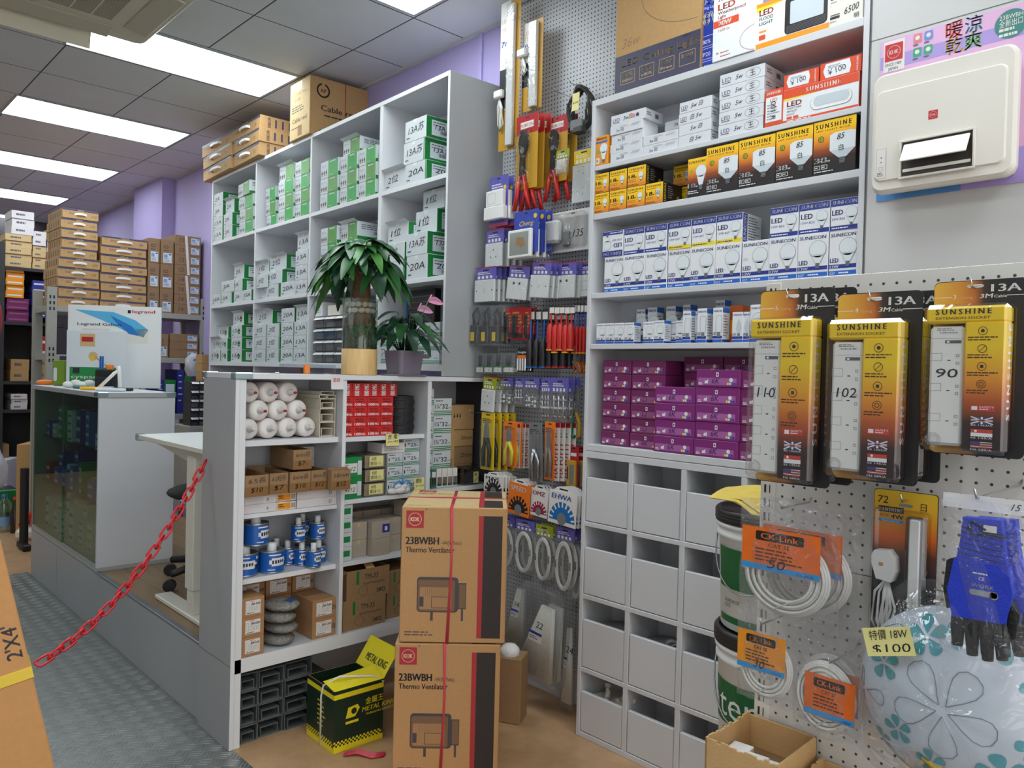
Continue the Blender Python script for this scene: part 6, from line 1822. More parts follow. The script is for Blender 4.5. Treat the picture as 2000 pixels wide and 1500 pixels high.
for i, (a, b_, c, d, fc, n_, y) in enumerate(((930, 969, 522, 590, 0, 6, -.17), (991, 1030, 516, 582, 1, 4, -.15), (1037, 1073, 510, 580, 0, 4, -.15), (1083, 1125, 512, 582, 1, 3, -.10), (1126, 1166, 512, 580, 2, 2, -.07))):
 hang(FB, a, b_, c, d, y, lambda w, h: switch_pack(w, h, 'hd_purple', fc), 'bagged white wall plate, %s hook from the grey shelf side' % ORD[i], 'switch pack', 'bagged wall plates', n_, .022, .010, tilt=(0, .12, .08, .02, 0)[i])
def adaptor(w, h):
 t = empty('adaptor_bag'); mb = MB(); blacks(mb, w, h); mb.build('adaptor', t); shell(t, (0, -.035, 0), (w, 0, h), 'poly_bag', .004, 'bag_film'); return t
for i, (a, b_) in enumerate(((923, 945), (945, 965), (966, 985))):
 hang(FB, a, b_, 598, 676, -.15, adaptor, 'black adaptor in a clear bag, %s from the grey shelf side' % ORD[i], 'bag', GP, 2, .045, .012)
def red_card(w, h):
 t = empty('battery_pack'); mb = MB(); mb.box((0, -.002, 0), (w, 0, h), 'hd_red', .001); f = mb.front(y=-.002); f.micro(w * .1, h * .8, w * .8, 5, h * .1, h * .05, 'card_gold', 1); f.rect(w * .1, h * .05, w * .9, h * .2, 'tool_black', 1); mb.build('card', t)
 mb = MB(); mb.box((w * .15, -.012, h * .2), (w * .5, -.002, h * .75), 'tool_black', .003); mb.build('test_pen', t); shell(t, (w * .05, -.018, h * .04), (w * .95, -.002, h * .8)); return t
for i, (a, b_, c, d) in enumerate(((987, 1002, 602, 662), (999, 1024, 600, 664), (1025, 1037, 600, 666))):
 hang(FB, a, b_, c, d, -.13, red_card, 'red carded battery tester, %s along its row' % ORD[i], 'tester pack', GP, 2, .03, .006)
def driver(hc, tip, ln=.5):
 def b(w, h):
  t = empty('screwdriver'); mb = MB(); mb.box((w * .1, -.004, h * .80), (w * .9, 0, h), 'tool_black', .002); f = mb.front(y=-.004); f.rect(w * .15, h * .84, w * .85, h * .97, 'label_white', 1); mb.build('hang_tag', t)
  mb = MB(); mb.cyl(w * .10, h * ln, h * .82, tip, w / 2, -.008, 0, 8); mb.lathe([(w * .14, h * ln), (w * .34, h * (ln - .06)), (w * .40, h * .2), (w * .30, h * .12), (w * .40, h * .04), (w * .3, 0), (1e-4, 0)], hc, w / 2, -.012, 12); mb.lathe([(w * .42, h * .01), (w * .42, h * .03)], tip if hc == 'tool_black' else 'hd_yellow', w / 2, -.012, 12); mb.build('driver', t); return t
 return b
for i in range(6):
 hang(FB, 1032 + 13 * i, 1046 + 13 * i, 606, 720, -.12 + .012 * (i % 2), driver('tool_black', ('can_blue', 'can_blue', 'can_blue', 'tool_red', 'tool_red', 'tool_red')[i]), 'black-handled nut driver, %s along the row' % ORD[i], 'screwdriver', GP, 2, .035, .004)
for i in range(5):
 hang(FB, 1072 + 10 * i, 1085 + 10 * i, 598, 686 + 5 * (i % 2), -.145, driver('tool_red', 'tool_red', .6), 'insulated red screwdriver hanging before the nut drivers, %s along' % ORD[i], 'screwdriver', GP)
for i in range(4):
 hang(FB, 1120 + 7 * i, 1127 + 7 * i, 594, 692, -.10, driver('tool_red', 'hd_blue', .55), 'blue and red hex driver beside the lamp shelf, %s along' % ORD[i], 'screwdriver', GP, 2, .03, .002)
def tagbag(w, h):
 t = empty('cable_clip_bag'); mb = MB()
 for k in range(10):
  mb.tube([(w * (.25 + .05 * k), -.006, h * .9), (w * (.3 + .03 * k), -.008, h * .3)], .002, 'tool_black', 5)
 mb.build('contents', t); mb = MB(); mb.box((w * .05, -.011, h * .03), (w * .9, -.010, h * .36), 'label_white'); f = mb.front(y=-.011); f.rect(w * .05, h * .30, w * .9, h * .36, 'sock_green', 1); f.rect(w * .05, h * .03, w * .9, h * .07, 'sock_green', 1); f.text('4', w * .5, h * .12, h * .12, 'ink', 1); mb.build('label', t); shell(t, (0, -.013, 0), (w, 0, h), 'poly_bag', .003, 'bag_film'); return t
for i, (a, b_) in enumerate(((933, 948), (949, 966), (967, 984), (987, 1007))):
 hang(FB, a, b_, 690, 730, -.15, tagbag, 'clear bag with green and white label, %s from the grey shelf side' % ORD[i], 'bag', GP, 2, .05, .008)
def ener(w, h):
 t = empty('battery_card'); mb = MB(); mb.box((0, -.002, 0), (w, 0, h), 'tool_black', .001); f = mb.front(y=-.002); f.text('Energizer', w * .05, h * .78, h * .10, 'white', 1, w * .85, shear=.2); f.rect(0, h * .5, w, h * .70, 'tool_orange', 1); mb.build('card', t); mb = MB()
 for k in range(4):
  mb.cyl(w * .11, h * .06, h * .56, 'chrome', w * (.16 + .23 * k), -.010, 0, 8)
 mb.build('batteries', t); return t
hang(FB, 1011, 1032, 680, 727, -.14, ener, 'black and orange battery card under the red tester packs', 'battery pack', GP, 2, .03, .004)
def scis(c):
 def b(w, h):
  t = empty('cutter'); mb = MB(); mb.prism([(w * .3, h * .45), (w * .6, h * .45), (w * .7, h * .9), (w * .45, h), (w * .25, h * .85)], -.010, -.004, 'tool_grey'); mb.build('blade', t)
  mb = MB()
  for s_ in (0, 1):
   mb.tube([(w * (.4 + .1 * s_), -.008, h * .48), (w * (.2 + .5 * s_), -.008, h * .3), (w * (.15 + .6 * s_), -.008, h * .05), (w * (.4 + .2 * s_), -.008, h * .02)], w * .11, c[s_], 7)
  mb.build('handles', t); return t
 return b
hang(FB, 1122, 1140, 686, 728, -.07, scis(('tool_orange', 'tool_orange')), 'orange-yellow scissors beside the lamp shelf edge', 'scissors', GP, 3, .02, .006)
hang(FB, 1115, 1142, 752, 856, -.07, scis(('tool_green', 'card_gold')), 'pruner with one green and one yellow handle', 'pruner', GP)
hang(FB, 942, 967, 735, 803, -.16, lambda w, h: switch_pack(w, h, 'hd_green', 3), 'white socket plate under a lime green header', 'switch pack', GP, 4, .03, .014, tilt=.06)
for i, (a, b_, d, fl, n_) in enumerate(((976, 1002, 790, clips, 3), (1006, 1024, 794, metal, 2), (1024, 1053, 798, clips, 3), (1057, 1077, 822, metal, 2), (1077, 1110, 824, metal, 3))):
 hang(FB, a, b_, 738, d, -.13, bag_of('hd_purple', fl), 'purple-headed bag of metal fittings, %s bag along its row' % ORD[i], 'bag', GP, n_, .03, .006)
def plier(card, c1, c2):
 def b(w, h):
  t = empty('plier_pack'); mb = MB(); mb.box((0, -.002, 0), (w, 0, h), card, .001); f = mb.front(y=-.002); hole(f, w * .5, h * .96, w * .3); f.micro(w * .1, h * .88, w * .8, 3, h * .03, h * .015, 'ink', 1); mb.build('card', t)
  mb = MB(); mb.prism([(w * .36, h * .55), (w * .64, h * .55), (w * .62, h * .75), (w * .5, h * .86), (w * .38, h * .75)], -.016, -.003, 'tool_grey'); mb.build('jaws', t)
  mb = MB(); mb.tube([(w * .44, -.010, h * .56), (w * .28, -.010, h * .35), (w * .30, -.010, h * .06)], w * .11, c1, 7); mb.tube([(w * .56, -.010, h * .56), (w * .74, -.010, h * .35), (w * .70, -.010, h * .06)], w * .11, c2, 7); mb.build('grips', t); shell(t, (w * .1, -.022, h * .03), (w * .9, -.002, h * .88)); return t
 return b
hang(FB, 940, 966, 806, 918, -.16, plier('hd_yellow', 'tool_black', 'tool_black'), 'cutting pliers on a yellow card beside the counter shelf', 'pliers', GP, 4, .026, .018)
hang(FB, 983, 1010, 824, 912, -.15, plier('tool_orange', 'tool_yellow', 'tool_yellow'), 'pliers with bright yellow grips on an orange card', 'pliers', GP, 2, .03, .004)
hang(FB, 1036, 1062, 828, 942, -.14, plier('tool_grey', 'chrome', 'chrome'), 'silver-handled pliers in a grey pack', 'pliers', GP, 2, .04, .006, tilt=-.05)
hang(FB, 1064, 1084, 824, 938, -.14, plier('tool_orange', 'tool_grey', 'tool_grey'), 'grey wire stripper on an orange tab card', 'pliers', GP)
def strip_card(w, h):
 t = empty('fuse_card'); mb = MB(); mb.box((0, -.004, 0), (w, 0, h), 'label_white', .001); f = mb.front(y=-.004); f.rect(0, h * .92, w, h, 'hd_red', 1); f.text('FIX PUTTY', w * .8, h * .06, w * .6, 'hd_red', 1, h * .6, rot=R(90), bold=.03); f.micro(w * .15, h * .8, w * .6, 2, h * .05, h * .02, 'ink', 1); mb.build('card', t); return t
hang(FB, 1005, 1017, 828, 915, -.12, strip_card, 'white and red blade card between the pliers', 'card pack', GP, 4, .018, .012)
hang(FB, 1080, 1094, 826, 940, -.12, strip_card, 'white and red blade card beside the wire stripper', 'card pack', GP, 4, .018, .014)
def meter(w, h):
 t = empty('tester_pack'); mb = MB(); mb.box((0, -.002, 0), (w, 0, h), 'hd_red', .001); f = mb.front(y=-.002); hole(f, w / 2, h * .95); f.rect(w * .2, h * .76, w * .8, h * .84, 'label_white', 1); mb.build('card', t); mb = MB(); mb.box((w * .05, -.016, h * .02), (w * .92, -.002, h * .66), 'card_gold', .003); f = mb.front(y=-.016); f.rect(w * .35, h * .08, w * .8, h * .56, 'tool_grey', 1); f.rect(w * .12, h * .2, w * .24, h * .5, 'tool_black', 1); mb.build('blade_case', t); return t
hang(FB, 1110, 1130, 872, 952, -.08, meter, 'red and yellow blade case beside the lamp shelf', 'blade pack', GP, 2, .03, .018)
hang(FB, 1127, 1142, 905, 1015, -.05, plier('hd_yellow', 'tool_grey', 'tool_grey'), 'yellow brush pack tucked against the lamp shelf', 'brush pack', GP)
# saw discs
mat('disc_wine', (150, 36, 62), 0.4); mat('disc_blue', (24, 110, 180), 0.4)
def disc_pack(bg, dc, label, lc):
 def b(w, h):
  t = empty('saw_disc_pack'); mb = MB(); mb.box((0, -.003, 0), (w, 0, h * .86), bg, .001); f = mb.front(y=-.003); r_ = w * .46
  pts = [(w * .5 + r_ * math.cos(R(a)), h * .10 + r_ * 1.1 * math.sin(R(a))) for a in range(0, 181, 12)]
  f.poly(pts, dc, 1)
  for a in range(10, 180, 20):
   f.line([(w * .5 + r_ * .75 * math.cos(R(a)), h * .10 + r_ * .82 * math.sin(R(a))), (w * .5 + r_ * 1.06 * math.cos(R(a)), h * .10 + r_ * 1.16 * math.sin(R(a)))], w * .05, bg, 2)
  f.disc(w * .5, h * .16, r_ * .35, 'tool_grey', 3); f.text(label, w * .1, h * .66, h * .13, lc, 3, w * .7, shear=.1, bold=.04); mb.build('sleeve', t)
  mb = MB(); mb.prism([(w * .15, h * .86), (w * .85, h * .86), (w * .75, h * .96), (w * .5, h), (w * .25, h * .96)], -.002, -.0005, 'plate_white'); f = mb.front(y=-.002); f.rrect(w * .35, h * .90, w * .65, h * .94, .002, 'ink', 1); mb.build('hanger', t); return t
 return b
hang(FB, 946, 984, 922, 968, -.17, disc_pack('label_white', 'tool_black', 'MAX', 'ink'), 'white saw disc sleeve with black blade above the boxed heaters', 'saw disc', GP, 5, .014, .006)
hang(FB, 992, 1034, 932, 1004, -.15, disc_pack('tool_orange', 'tool_black', 'SPEED', 'label_white'), 'orange and white saw disc sleeve with black blade', 'saw disc', GP, 4, .016, .004, tilt=.08)
hang(FB, 1036, 1070, 945, 1008, -.14, disc_pack('label_white', 'disc_wine', 'OMZ', 'disc_wine'), 'white sleeve showing a wine red saw disc', 'saw disc', GP, 3, .016, .004, tilt=.06)
hang(FB, 1071, 1126, 948, 1024, -.16, disc_pack('label_white', 'disc_blue', 'EHWA', 'can_blue'), 'large white sleeve showing a blue saw disc', 'saw disc', GP, 4, .016, .004, tilt=.06)
# looped cables
def loop_pack(hc, num):
 def b(w, h):
  t = empty('cable_pack'); header(w, h * .80, h, hc, t, None)
  mb = MB(); f = mb.front(y=-.003); f.text(num, w * .45, h * .86, h * .05, 'pen', 3, shear=.2); mb.build('pen_mark', t)
  mb = MB()
  for k in range(5):
   s_ = 1 - .07 * k
   mb.tube([(w * .5 + w * .44 * s_ * math.cos(2 * math.pi * i / 24), -.008 - .002 * (k % 2), h * .40 + h * .38 * s_ ** .5 * math.sin(2 * math.pi * i / 24)) for i in range(24)], .0028, 'cable_white', 6, True)
  for s_ in (-1, 1):
   mb.tube([(w * (.5 + .38 * s_), -.012, h * .36), (w * (.5 + .38 * s_), -.012, h * .48)], .004, 'tool_grey', 6)
  mb.build('cable', t); shell(t, (0, -.016, 0), (w, 0, h * .82), 'poly_bag', .004, 'bag_film'); return t
 return b
for i, (a, b_, c, d, hc, nm, y) in enumerate(((975, 1006, 1008, 1108, 'hd_purple', '25', -.11), (1007, 1044, 1016, 1120, 'hd_purple', '35', -.14), (1046, 1080, 1026, 1136, 'hd_green', '45', -.14), (1085, 1122, 1030, 1156, 'hd_purple', '55', -.14), (1116, 1140, 1034, 1172, 'hd_purple', '', -.09))):
 hang(FB, a, b_, c, d, y, loop_pack(hc, nm), 'bag of looped white cable with a %s header, %s along its row' % ('green' if hc == 'hd_green' else 'purple', ORD[i]), 'cable pack', GP, 2, .03, .004)
# cable tie bags
def tie_bag(num, lean=0.0):
 def b(w, h):
  t = empty('cable_tie_bag'); mb = MB(); n_ = 16
  for k in range(n_):
   u_ = k / (n_ - 1)
   for y_ in (-.008, -.018):
    mb.tube([(w * (.40 + .25 * u_ + lean), y_, h * .82), (w * (.04 + .84 * u_), y_ - .004, h * .05)], w * .030, 'tie_white', 4)
  mb.build('cable_ties', t); mb = MB(); mb.box((w * .30, -.031, h * .42), (w * .62, -.030, h * .53), 'label_white'); f = mb.front(y=-.031); f.rect(w * .30, h * .50, w * .62, h * .53, 'hd_blue', 1); f.micro(w * .33, h * .47, w * .25, 2, h * .02, h * .008, 'ink', 1); f.text(num, w * .46, h * .58, h * .07, 'pen', 1, shear=.2); mb.build('label', t)
  shell(t, (-w * .02, -.030, -h * .01), (w, 0, h), 'poly_bag', .008, 'bag_film'); return t
 return b
for i, (a, b_, c, d, nm, y, n_, ln_) in enumerate(((992, 1036, 1120, 1260, '14', -.07, 1, .05), (1014, 1092, 1138, 1322, '22', -.16, 2, .12), (1070, 1102, 1130, 1316, '10', -.06, 1, -.05), (1104, 1126, 1190, 1382, '24', -.09, 1, 0))):
 hang(FB, a, b_, c, d, y, tie_bag(nm, ln_), 'clear bag of long white cable ties, %s along the lowest row' % ORD[i], 'cable tie bag', GP, n_, .04, .01, tilt=(.05, .10, .0, 0)[i])
for i, (px, py) in enumerate(((985, 2), (1032, 45), (1012, 228), (1056, 228), (1110, 188), (1138, 172), (966, 330), (1030, 412), (948, 600), (1010, 510), (1098, 510), (1050, 596), (945, 806), (1010, 826), (1042, 166))):
 x, z = FB.px(px, py, -.04); hook(FB, x, z, .12, 'thin wire hook on the far pegboard above the ' + ['longest LED batten', 'shorter LED batten', 'front crimpers', 'second crimpers', 'little bag of ties', 'grey cable coil', 'doorbells', 'mirror switch', 'first adaptors', 'second wall plates', 'fourth wall plates', 'black nut drivers', 'yellow plier cards', 'orange plier cards', 'far top row, otherwise bare'][i])
# ================================================================ goods on the near pegboard
film('clear_bag', (252, 252, 253), 0.03, 0.34, 0.09, 0.9, 26, 0.05); film('pack_shell', (250, 251, 252), 0.03, 0.45, 0.05, 0.15, 12)
mat('ext_black', (42, 40, 42), 0.35); mat('flag_blue', (60, 60, 120), 0.5); mat('flag_red', (206, 62, 54), 0.5); mat('socket_white', (236, 234, 230), 0.25)
def ext_pack(w, h, gang, price, hs=.158):
 t = empty('extension_socket_pack')
 mb = MB(); mb.prism(rr_pts(0, 0, w, h, .010), -.002, 0, 'ext_black'); f = mb.front(y=-.002)
 f.poly([(x * .992 + w * .004, z * .992 + h * .004) for x, z in rr_pts(0, 0, w, h, .010)], 'card_grad', 1)
 f.rrect(w * .36, h * .957, w * .54, h * .975, .004, 'white', 2); f.text('13A', w * .62, h * .930, h * .042, 'white', 2, w * .30, bold=.05)
 f.rect(0, h * .905, w * .2, h * .908, 'white', 2); f.rect(w * .78, h * .905, w, h * .908, 'white', 2); f.text('%d' % gang, w * .22, h * .896, h * .025, 'white', 2, bold=.03); f.text('Gang \u00b7', w * .29, h * .896, h * .014, 'kraft_pale', 2, w * .17); f.text('3M', w * .5, h * .896, h * .024, 'white', 2, w * .13, shear=.2, bold=.04); f.text('Cable', w * .65, h * .896, h * .015, 'white', 2, w * .13)
 mb.build('backing_card', t)
 D = -.046
 zt, zb, zh = h * (1 - hs), h * .035, h * (1 - hs) - h * .095
 mb = MB(); mb.box((w * .02, D, zh), (w * .86, -.003, zt), 'ext_grad', .004); mb.box((w * .44, D, zb), (w * .86, -.003, zh + .002), 'ext_grad', .003)
 f = mb.front(y=D)
 g = mb.face((w * .86, D, 0), (0, 1, 0), (0, 0, 1))
 g.text('SUNSHINE', .030, zb + h * .18, .018, 'white', 2, h * .52, rot=R(90), bold=.04)
 f.text('SUNSHINE', w * .13, zt - h * .045, h * .030, 'ink', 2, w * .58, bold=.05); f.text('EXTENSION SOCKET', w * .13, zt - h * .073, h * .014, 'sun_brown', 2, w * .57)
 for k in range(4):
  x, z = w * .63, zh - h * (.045 + .115 * k * (1 if gang == 5 else .85))
  f.ring(x, z, h * .022, h * .003, 'sun_brown', 2, 18); f.micro(x - w * .15, z - h * .038, w * .32, 2, h * .014, h * .006, 'sun_brown', 2, k)
  (f.disc(x, z, h * .010, 'ink', 2, 8) if k == 0 else f.line([(x - h * .014, z - h * .014), (x + h * .014, z + h * .014)], h * .003, 'sun_brown', 2) if k == 1 else f.rect(x - h * .008, z - h * .008, x + h * .008, z + h * .008, 'ink', 2) if k == 2 else f.ring(x, z, h * .011, h * .003, 'ink', 2, 12))
 x0, x1 = w * .54, w * .76
 z = zb + h * .225; f.rect(x0 - w * .02, z, x1 + w * .02, z + h * .032, 'flag_red', 2); f.text('SAFETY', x0 + w * .08, z + h * .017, h * .011, 'white', 3, w * .15); f.micro(x0 + w * .08, z + h * .008, w * .14, 1, .01, h * .005, 'white', 3); f.rect(x0, z + h * .006, x0 + w * .06, z + h * .026, 'white', 3)
 z = zb + h * .155; f.rect(x0, z, x1, z + h * .038, 'flag_blue', 2); f.line([(x0, z), (x1, z + h * .038)], h * .006, 'white', 3); f.line([(x0, z + h * .038), (x1, z)], h * .006, 'white', 3); f.rect(x0, z + h * .014, x1, z + h * .024, 'white', 3); f.rect((x0 + x1) / 2 - h * .005, z, (x0 + x1) / 2 + h * .005, z + h * .038, 'white', 3); f.rect(x0, z + h * .017, x1, z + h * .021, 'flag_red', 4)
 z = zb + h * .085; f.rect(x0, z, x1, z + h * .020, 'white', 2); f.rect(x0, z + h * .020, x1, z + h * .040, 'flag_red', 2); f.disc(x0 + w * .05, z + h * .030, h * .007, 'white', 3, 8)
 z = zb + h * .022
 for k in range(6):
  f.rect(x0, z + h * .006 * k, x1, z + h * .006 * (k + .55), 'white' if k % 2 else 'flag_red', 2)
 f.rect(x0, z + h * .018, x0 + w * .1, z + h * .036, 'flag_blue', 3)
 for s_, zz in (('BS 1363/A', .143), ('SS 145/A', .073), ('MS 589/A', .008)):
  f.text(s_, x0, zb + h * zz, h * .009, 'white', 3, x1 - x0)
 mb.build('insert_carton', t, 'yellow to black printed insert carton')
 mb = MB(); a, b_, zz0, zz1 = w * .055, w * .43, h * .055, zh - .004
 mb.box((a, D + .006, zz0), (b_, -.003, zz1), 'socket_white', .005); f = mb.front(y=D + .006); L = zz1 - zz0
 f.text('SUNSHINE', a + w * .11, zz1 - L * .062, L * .014, 'ink', 1, w * .19, bold=.03); f.rect(a + .001, zz1 - L * .105, b_ - .001, zz1 - L * .103, 'print_soft', 1); f.micro(a + w * .08, zz1 - L * .025, w * .24, 2, L * .012, L * .005, 'ink_soft', 1); f.rect(a + w * .17, zz1 - L * .145, b_ - w * .03, zz1 - L * .120, 'ink_soft', 1); f.rect(a + w * .19, zz1 - L * .140, a + w * .22, zz1 - L * .125, 'white', 2)
 for k in range(gang):
  zc = zz1 - L * (.19 + (.76 / gang) * (k + .35))
  f.frame(a + w * .01, zc - L * .012, a + w * .14, zc + L * .05, .0007, 'print_soft', 1)
  f.rect(a + w * .20, zc - L * .012, a + w * .235, zc - L * .004, 'ink', 1)
  for q in (.022, -.040):
   f.frame(a + w * .295, zc + L * q, a + w * .325, zc + L * (q + .018), .0007, 'ink_soft', 1)
 f.text(price, a + w * .07, zz0 + L * .57, L * .075, 'pen', 2, w * .24, shear=.15); mb.build('socket_strip', t, 'white socket strip')
 shell(t, (-w * .01, D - .003, h * .022), (w * .90, -.002, zt + .004), 'pack_shell', .008)
 mb = MB(); mb.sphere((w * .13, D + .002, h * .085), w * .09, 'pack_shell', 14, (1, .35, 1)); mb.build('shell_dome', t)
 return t
def ext(px, gang, price, lab, y=-.115):
 (ax, ay), (bx, by), (cx_, cy_) = px
 x0, z1 = FN.px(ax, ay, y); x1 = FN.px(bx, by, y)[0]; z0 = FN.px(cx_, cy_, y)[1]
 w_, h_ = x1 - x0, z1 - z0
 t = ext_pack(w_, h_, gang, price)
 tag(t, lab + ' priced ' + price, 'extension socket', 'extension sockets'); FN.put(t, x0, y, z0)
 o = dup(t, label=lab.replace('pack', 'pack hidden') + ', behind the front one', group='extension sockets'); FN.put(o, x0 + .020, y + .052, z0 + .004)
 xm = x0 + w_ * .45; hook(FN, xm, z0 + h_ * .955, .135, 'wire hook carrying the %d-gang extension sockets' % gang, 0)
ext(((1487, 570), (1632, 572), (1480, 938)), 5, '110', 'five-gang extension socket pack at the slotted board edge')
ext(((1638, 576), (1804, 578), (1622, 932)), 4, '102', 'four-gang extension socket pack, middle of the three hooks')
ext(((1826, 553), (2012, 556), (1800, 882)), 3, '90', 'three-gang extension socket pack on the hook past the middle')
# network cable bags
mat('label_orange', (236, 112, 30), 0.35, var=.06, vscale=30); mat('label_amber', (236, 150, 40), 0.35, var=.06, vscale=30); mat('label_sky', (50, 150, 216), 0.35)
def cable_bag(w, h, lab_c, price, lz=.42, lh=.36, lx=(.05, .84)):
 t = empty('cable_bag'); cx_, cz = w * .48, h * .40
 mb = MB()
 for k in range(9):
  s_ = 1 - .045 * k
  mb.tube([(cx_ + w * .42 * s_ * math.cos(2 * math.pi * i / 40), -.012 - .004 * (k % 3), cz + h * .33 * s_ * math.sin(2 * math.pi * i / 40)) for i in range(40)], .0031, 'cable_white', 7, True)
 mb.tube([(cx_ - w * .08, -.022, h * .06), (cx_ - w * .06, -.026, h * .13), (cx_ + w * .03, -.022, h * .17), (cx_ + w * .05, -.024, h * .19)], .0014, 'cable_white', 5)
 mb.build('cable', t)
 mb = MB(); x0, x1 = w * lx[0], w * lx[1]; z0, z1 = h * lz, h * (lz + lh)
 mb.box((x0, -.0275, z0), (x1, -.027, z1), lab_c); f = mb.front(y=-.0275); q = x1 - x0; L = z1 - z0
 f.rect(x0, z0, x1, z0 + L * .14, 'label_sky', 1); f.rrect(x0 + q * .18, z1 - L * .30, x0 + q * .80, z1 - L * .08, L * .05, 'box_black', 1)
 f.text('CK-Link', x0 + q * .25, z1 - L * .25, L * .13, lab_c, 2, q * .48, bold=.03); f.text('CAT 5E', x0 + q * .35, z1 - L * .43, L * .09, 'sun_brown', 2, q * .28, bold=.03); f.micro(x0 + q * .18, z1 - L * .52, q * .62, 4, L * .085, L * .035, 'sun_brown', 2); f.text(price, x0 + q * .34, z0 + L * .08, L * .22, 'pen', 3, q * .22, shear=.3); f.text('CK-0018', x0 + q * .72, z0 + L * .03, L * .06, 'con_blue', 3, q * .2); f.frame(x0, z0, x1, z1, .0006, lab_c, 2)
 for k in range(6):
  f.frame(x0 + q * (.02 + .16 * k), z0 - L * .14, x0 + q * (.06 + .16 * k), z0 - L * .08, .0005, 'ink', 1)
 mb.build('printed_label', t)
 mb = MB()
 def fn(u, v, s_):
  return (w * u, -.016 + s_ * (.020 * math.sin(math.pi * min(1, max(0, u))) * math.sin(math.pi * min(1, v * 1.15)) ** .6 if v < .87 else .0) + s_ * .0015 + .0025 * math.sin(19 * u + 13 * v), h * v + .006 * math.sin(5 * u) * v)
 mb.grid(lambda u, v: fn(u, v, -1), 18, 18, 'clear_bag'); mb.grid(lambda u, v: fn(1 - u, v, 1), 8, 8, 'clear_bag'); mb.build('bag_film', t)
 return t
hang(FN, 1453, 1648, 985, 1218, -.10, lambda w, h: cable_bag(w, h, 'label_orange', '50'), 'bagged network cable with orange label priced 50', 'cable bag', 'network cable bags', 2, .046, .022)
hang(FN, 1448, 1566, 1196, 1372, -.09, lambda w, h: cable_bag(w, h, 'label_amber', '30', .36, .42), 'smaller bagged network cable with amber label priced 30', 'cable bag', 'network cable bags')
hang(FN, 1556, 1690, 1238, 1440, -.085, lambda w, h: cable_bag(w, h, 'label_orange', '', .22, .40, (.22, .95)), 'bagged network cable partly hidden by the bagged ceiling lamp', 'cable bag', 'network cable bags', 2, .045, -.012)
for px, py, lab in ((1540, 990, 'large orange-labelled cable bags'), (1500, 1215, 'amber-labelled cable bag'), (1632, 1290, 'half-hidden cable bags')):
 x, z = FN.px(px, py, -.1); hook(FN, x, z, .125, 'short wire hook carrying the ' + lab)
# LED batten pack
def led4(w, h):
 t = empty('batten_pack');
 mb = MB(); mb.prism(rr_pts(0, 0, w, h, .006), -.002, 0, 'ext_black'); f = mb.front(y=-.002)
 f.poly(rr_pts(.001, .001, w - .001, h - .001, .006), 'led_grad', 1)
 f.text('72', w * .06, h * .905, h * .05, 'pen', 3, w * .17, shear=.1); f.text('\u65e5', w * .74, h * .885, h * .04, 'pen', 3); f.rect(w * .08, h * .845, w * .48, h * .885, 'box_black', 2); f.text('SUNSHINE', w * .09, h * .852, h * .026, 'white', 3, w * .37, bold=.05); f.text('LED T4 SET', w * .1, h * .815, h * .018, 'sun_brown', 2, w * .16); f.text('4W', w * .28, h * .805, h * .03, 'box_black', 2, w * .2, bold=.04); f.rect(w * .08, h * .778, w * .48, h * .798, 'label_sky', 2); f.text('DAYLIGHT', w * .14, h * .781, h * .013, 'white', 3, w * .28)
 f.rrect(w * .40, h * .893, w * .62, h * .915, .003, 'steel', 2); mb.build('card', t)
 mb = MB(); mb.box((w * .56, -.02, h * .02), (w * .86, -.003, h * .84), 'clear_drawer', .003); mb.build('tray', t)
 mb = MB(); mb.box((w * .62, -.022, h * .02), (w * .80, -.004, h * .83), 'socket_white', .003); f = mb.front(y=-.022); f.text('SUNSHINE', w * .70, h * .32, w * .025, 'ink_soft', 1, h * .14, rot=R(-90)); mb.build('led_batten', t)
 mb = MB(); mb.prism([(w * x, h * z) for x, z in ((.08, .50), (.16, .40), (.40, .39), (.46, .46), (.44, .55), (.34, .60), (.12, .59), (.07, .55))], -.030, -.004, 'socket_white'); f = mb.front(y=-.03); f.rect(w * .20, h * .49, w * .27, h * .515, 'kraft', 1); mb.build('plug', t)
 mb = MB()
 for k in range(4):
  mb.tube([(w * .28, -.012, h * .40), (w * (.10 + .07 * k), -.014, h * .30), (w * (.06 + .08 * k), -.014, h * .10), (w * (.16 + .05 * k), -.014, h * .02), (w * (.22 + .07 * k), -.014, h * .2), (w * .30, -.012, h * .38)], .0026, 'cable_white', 6)
 mb.build('cord', t); shell(t, (w * .05, -.034, h * .01), (w * .92, -.002, h * .88), 'pack_shell', .006); return t
hang(FN, 1704, 1830, 960, 1250, -.035, led4, 'four-watt LED batten on an orange card beside the gloves', 'lamp pack', 'packs on the near board')
x, z = FN.px(1772, 978, -.035); hook(FN, x, z, .06, 'wire hook carrying the orange LED batten card')
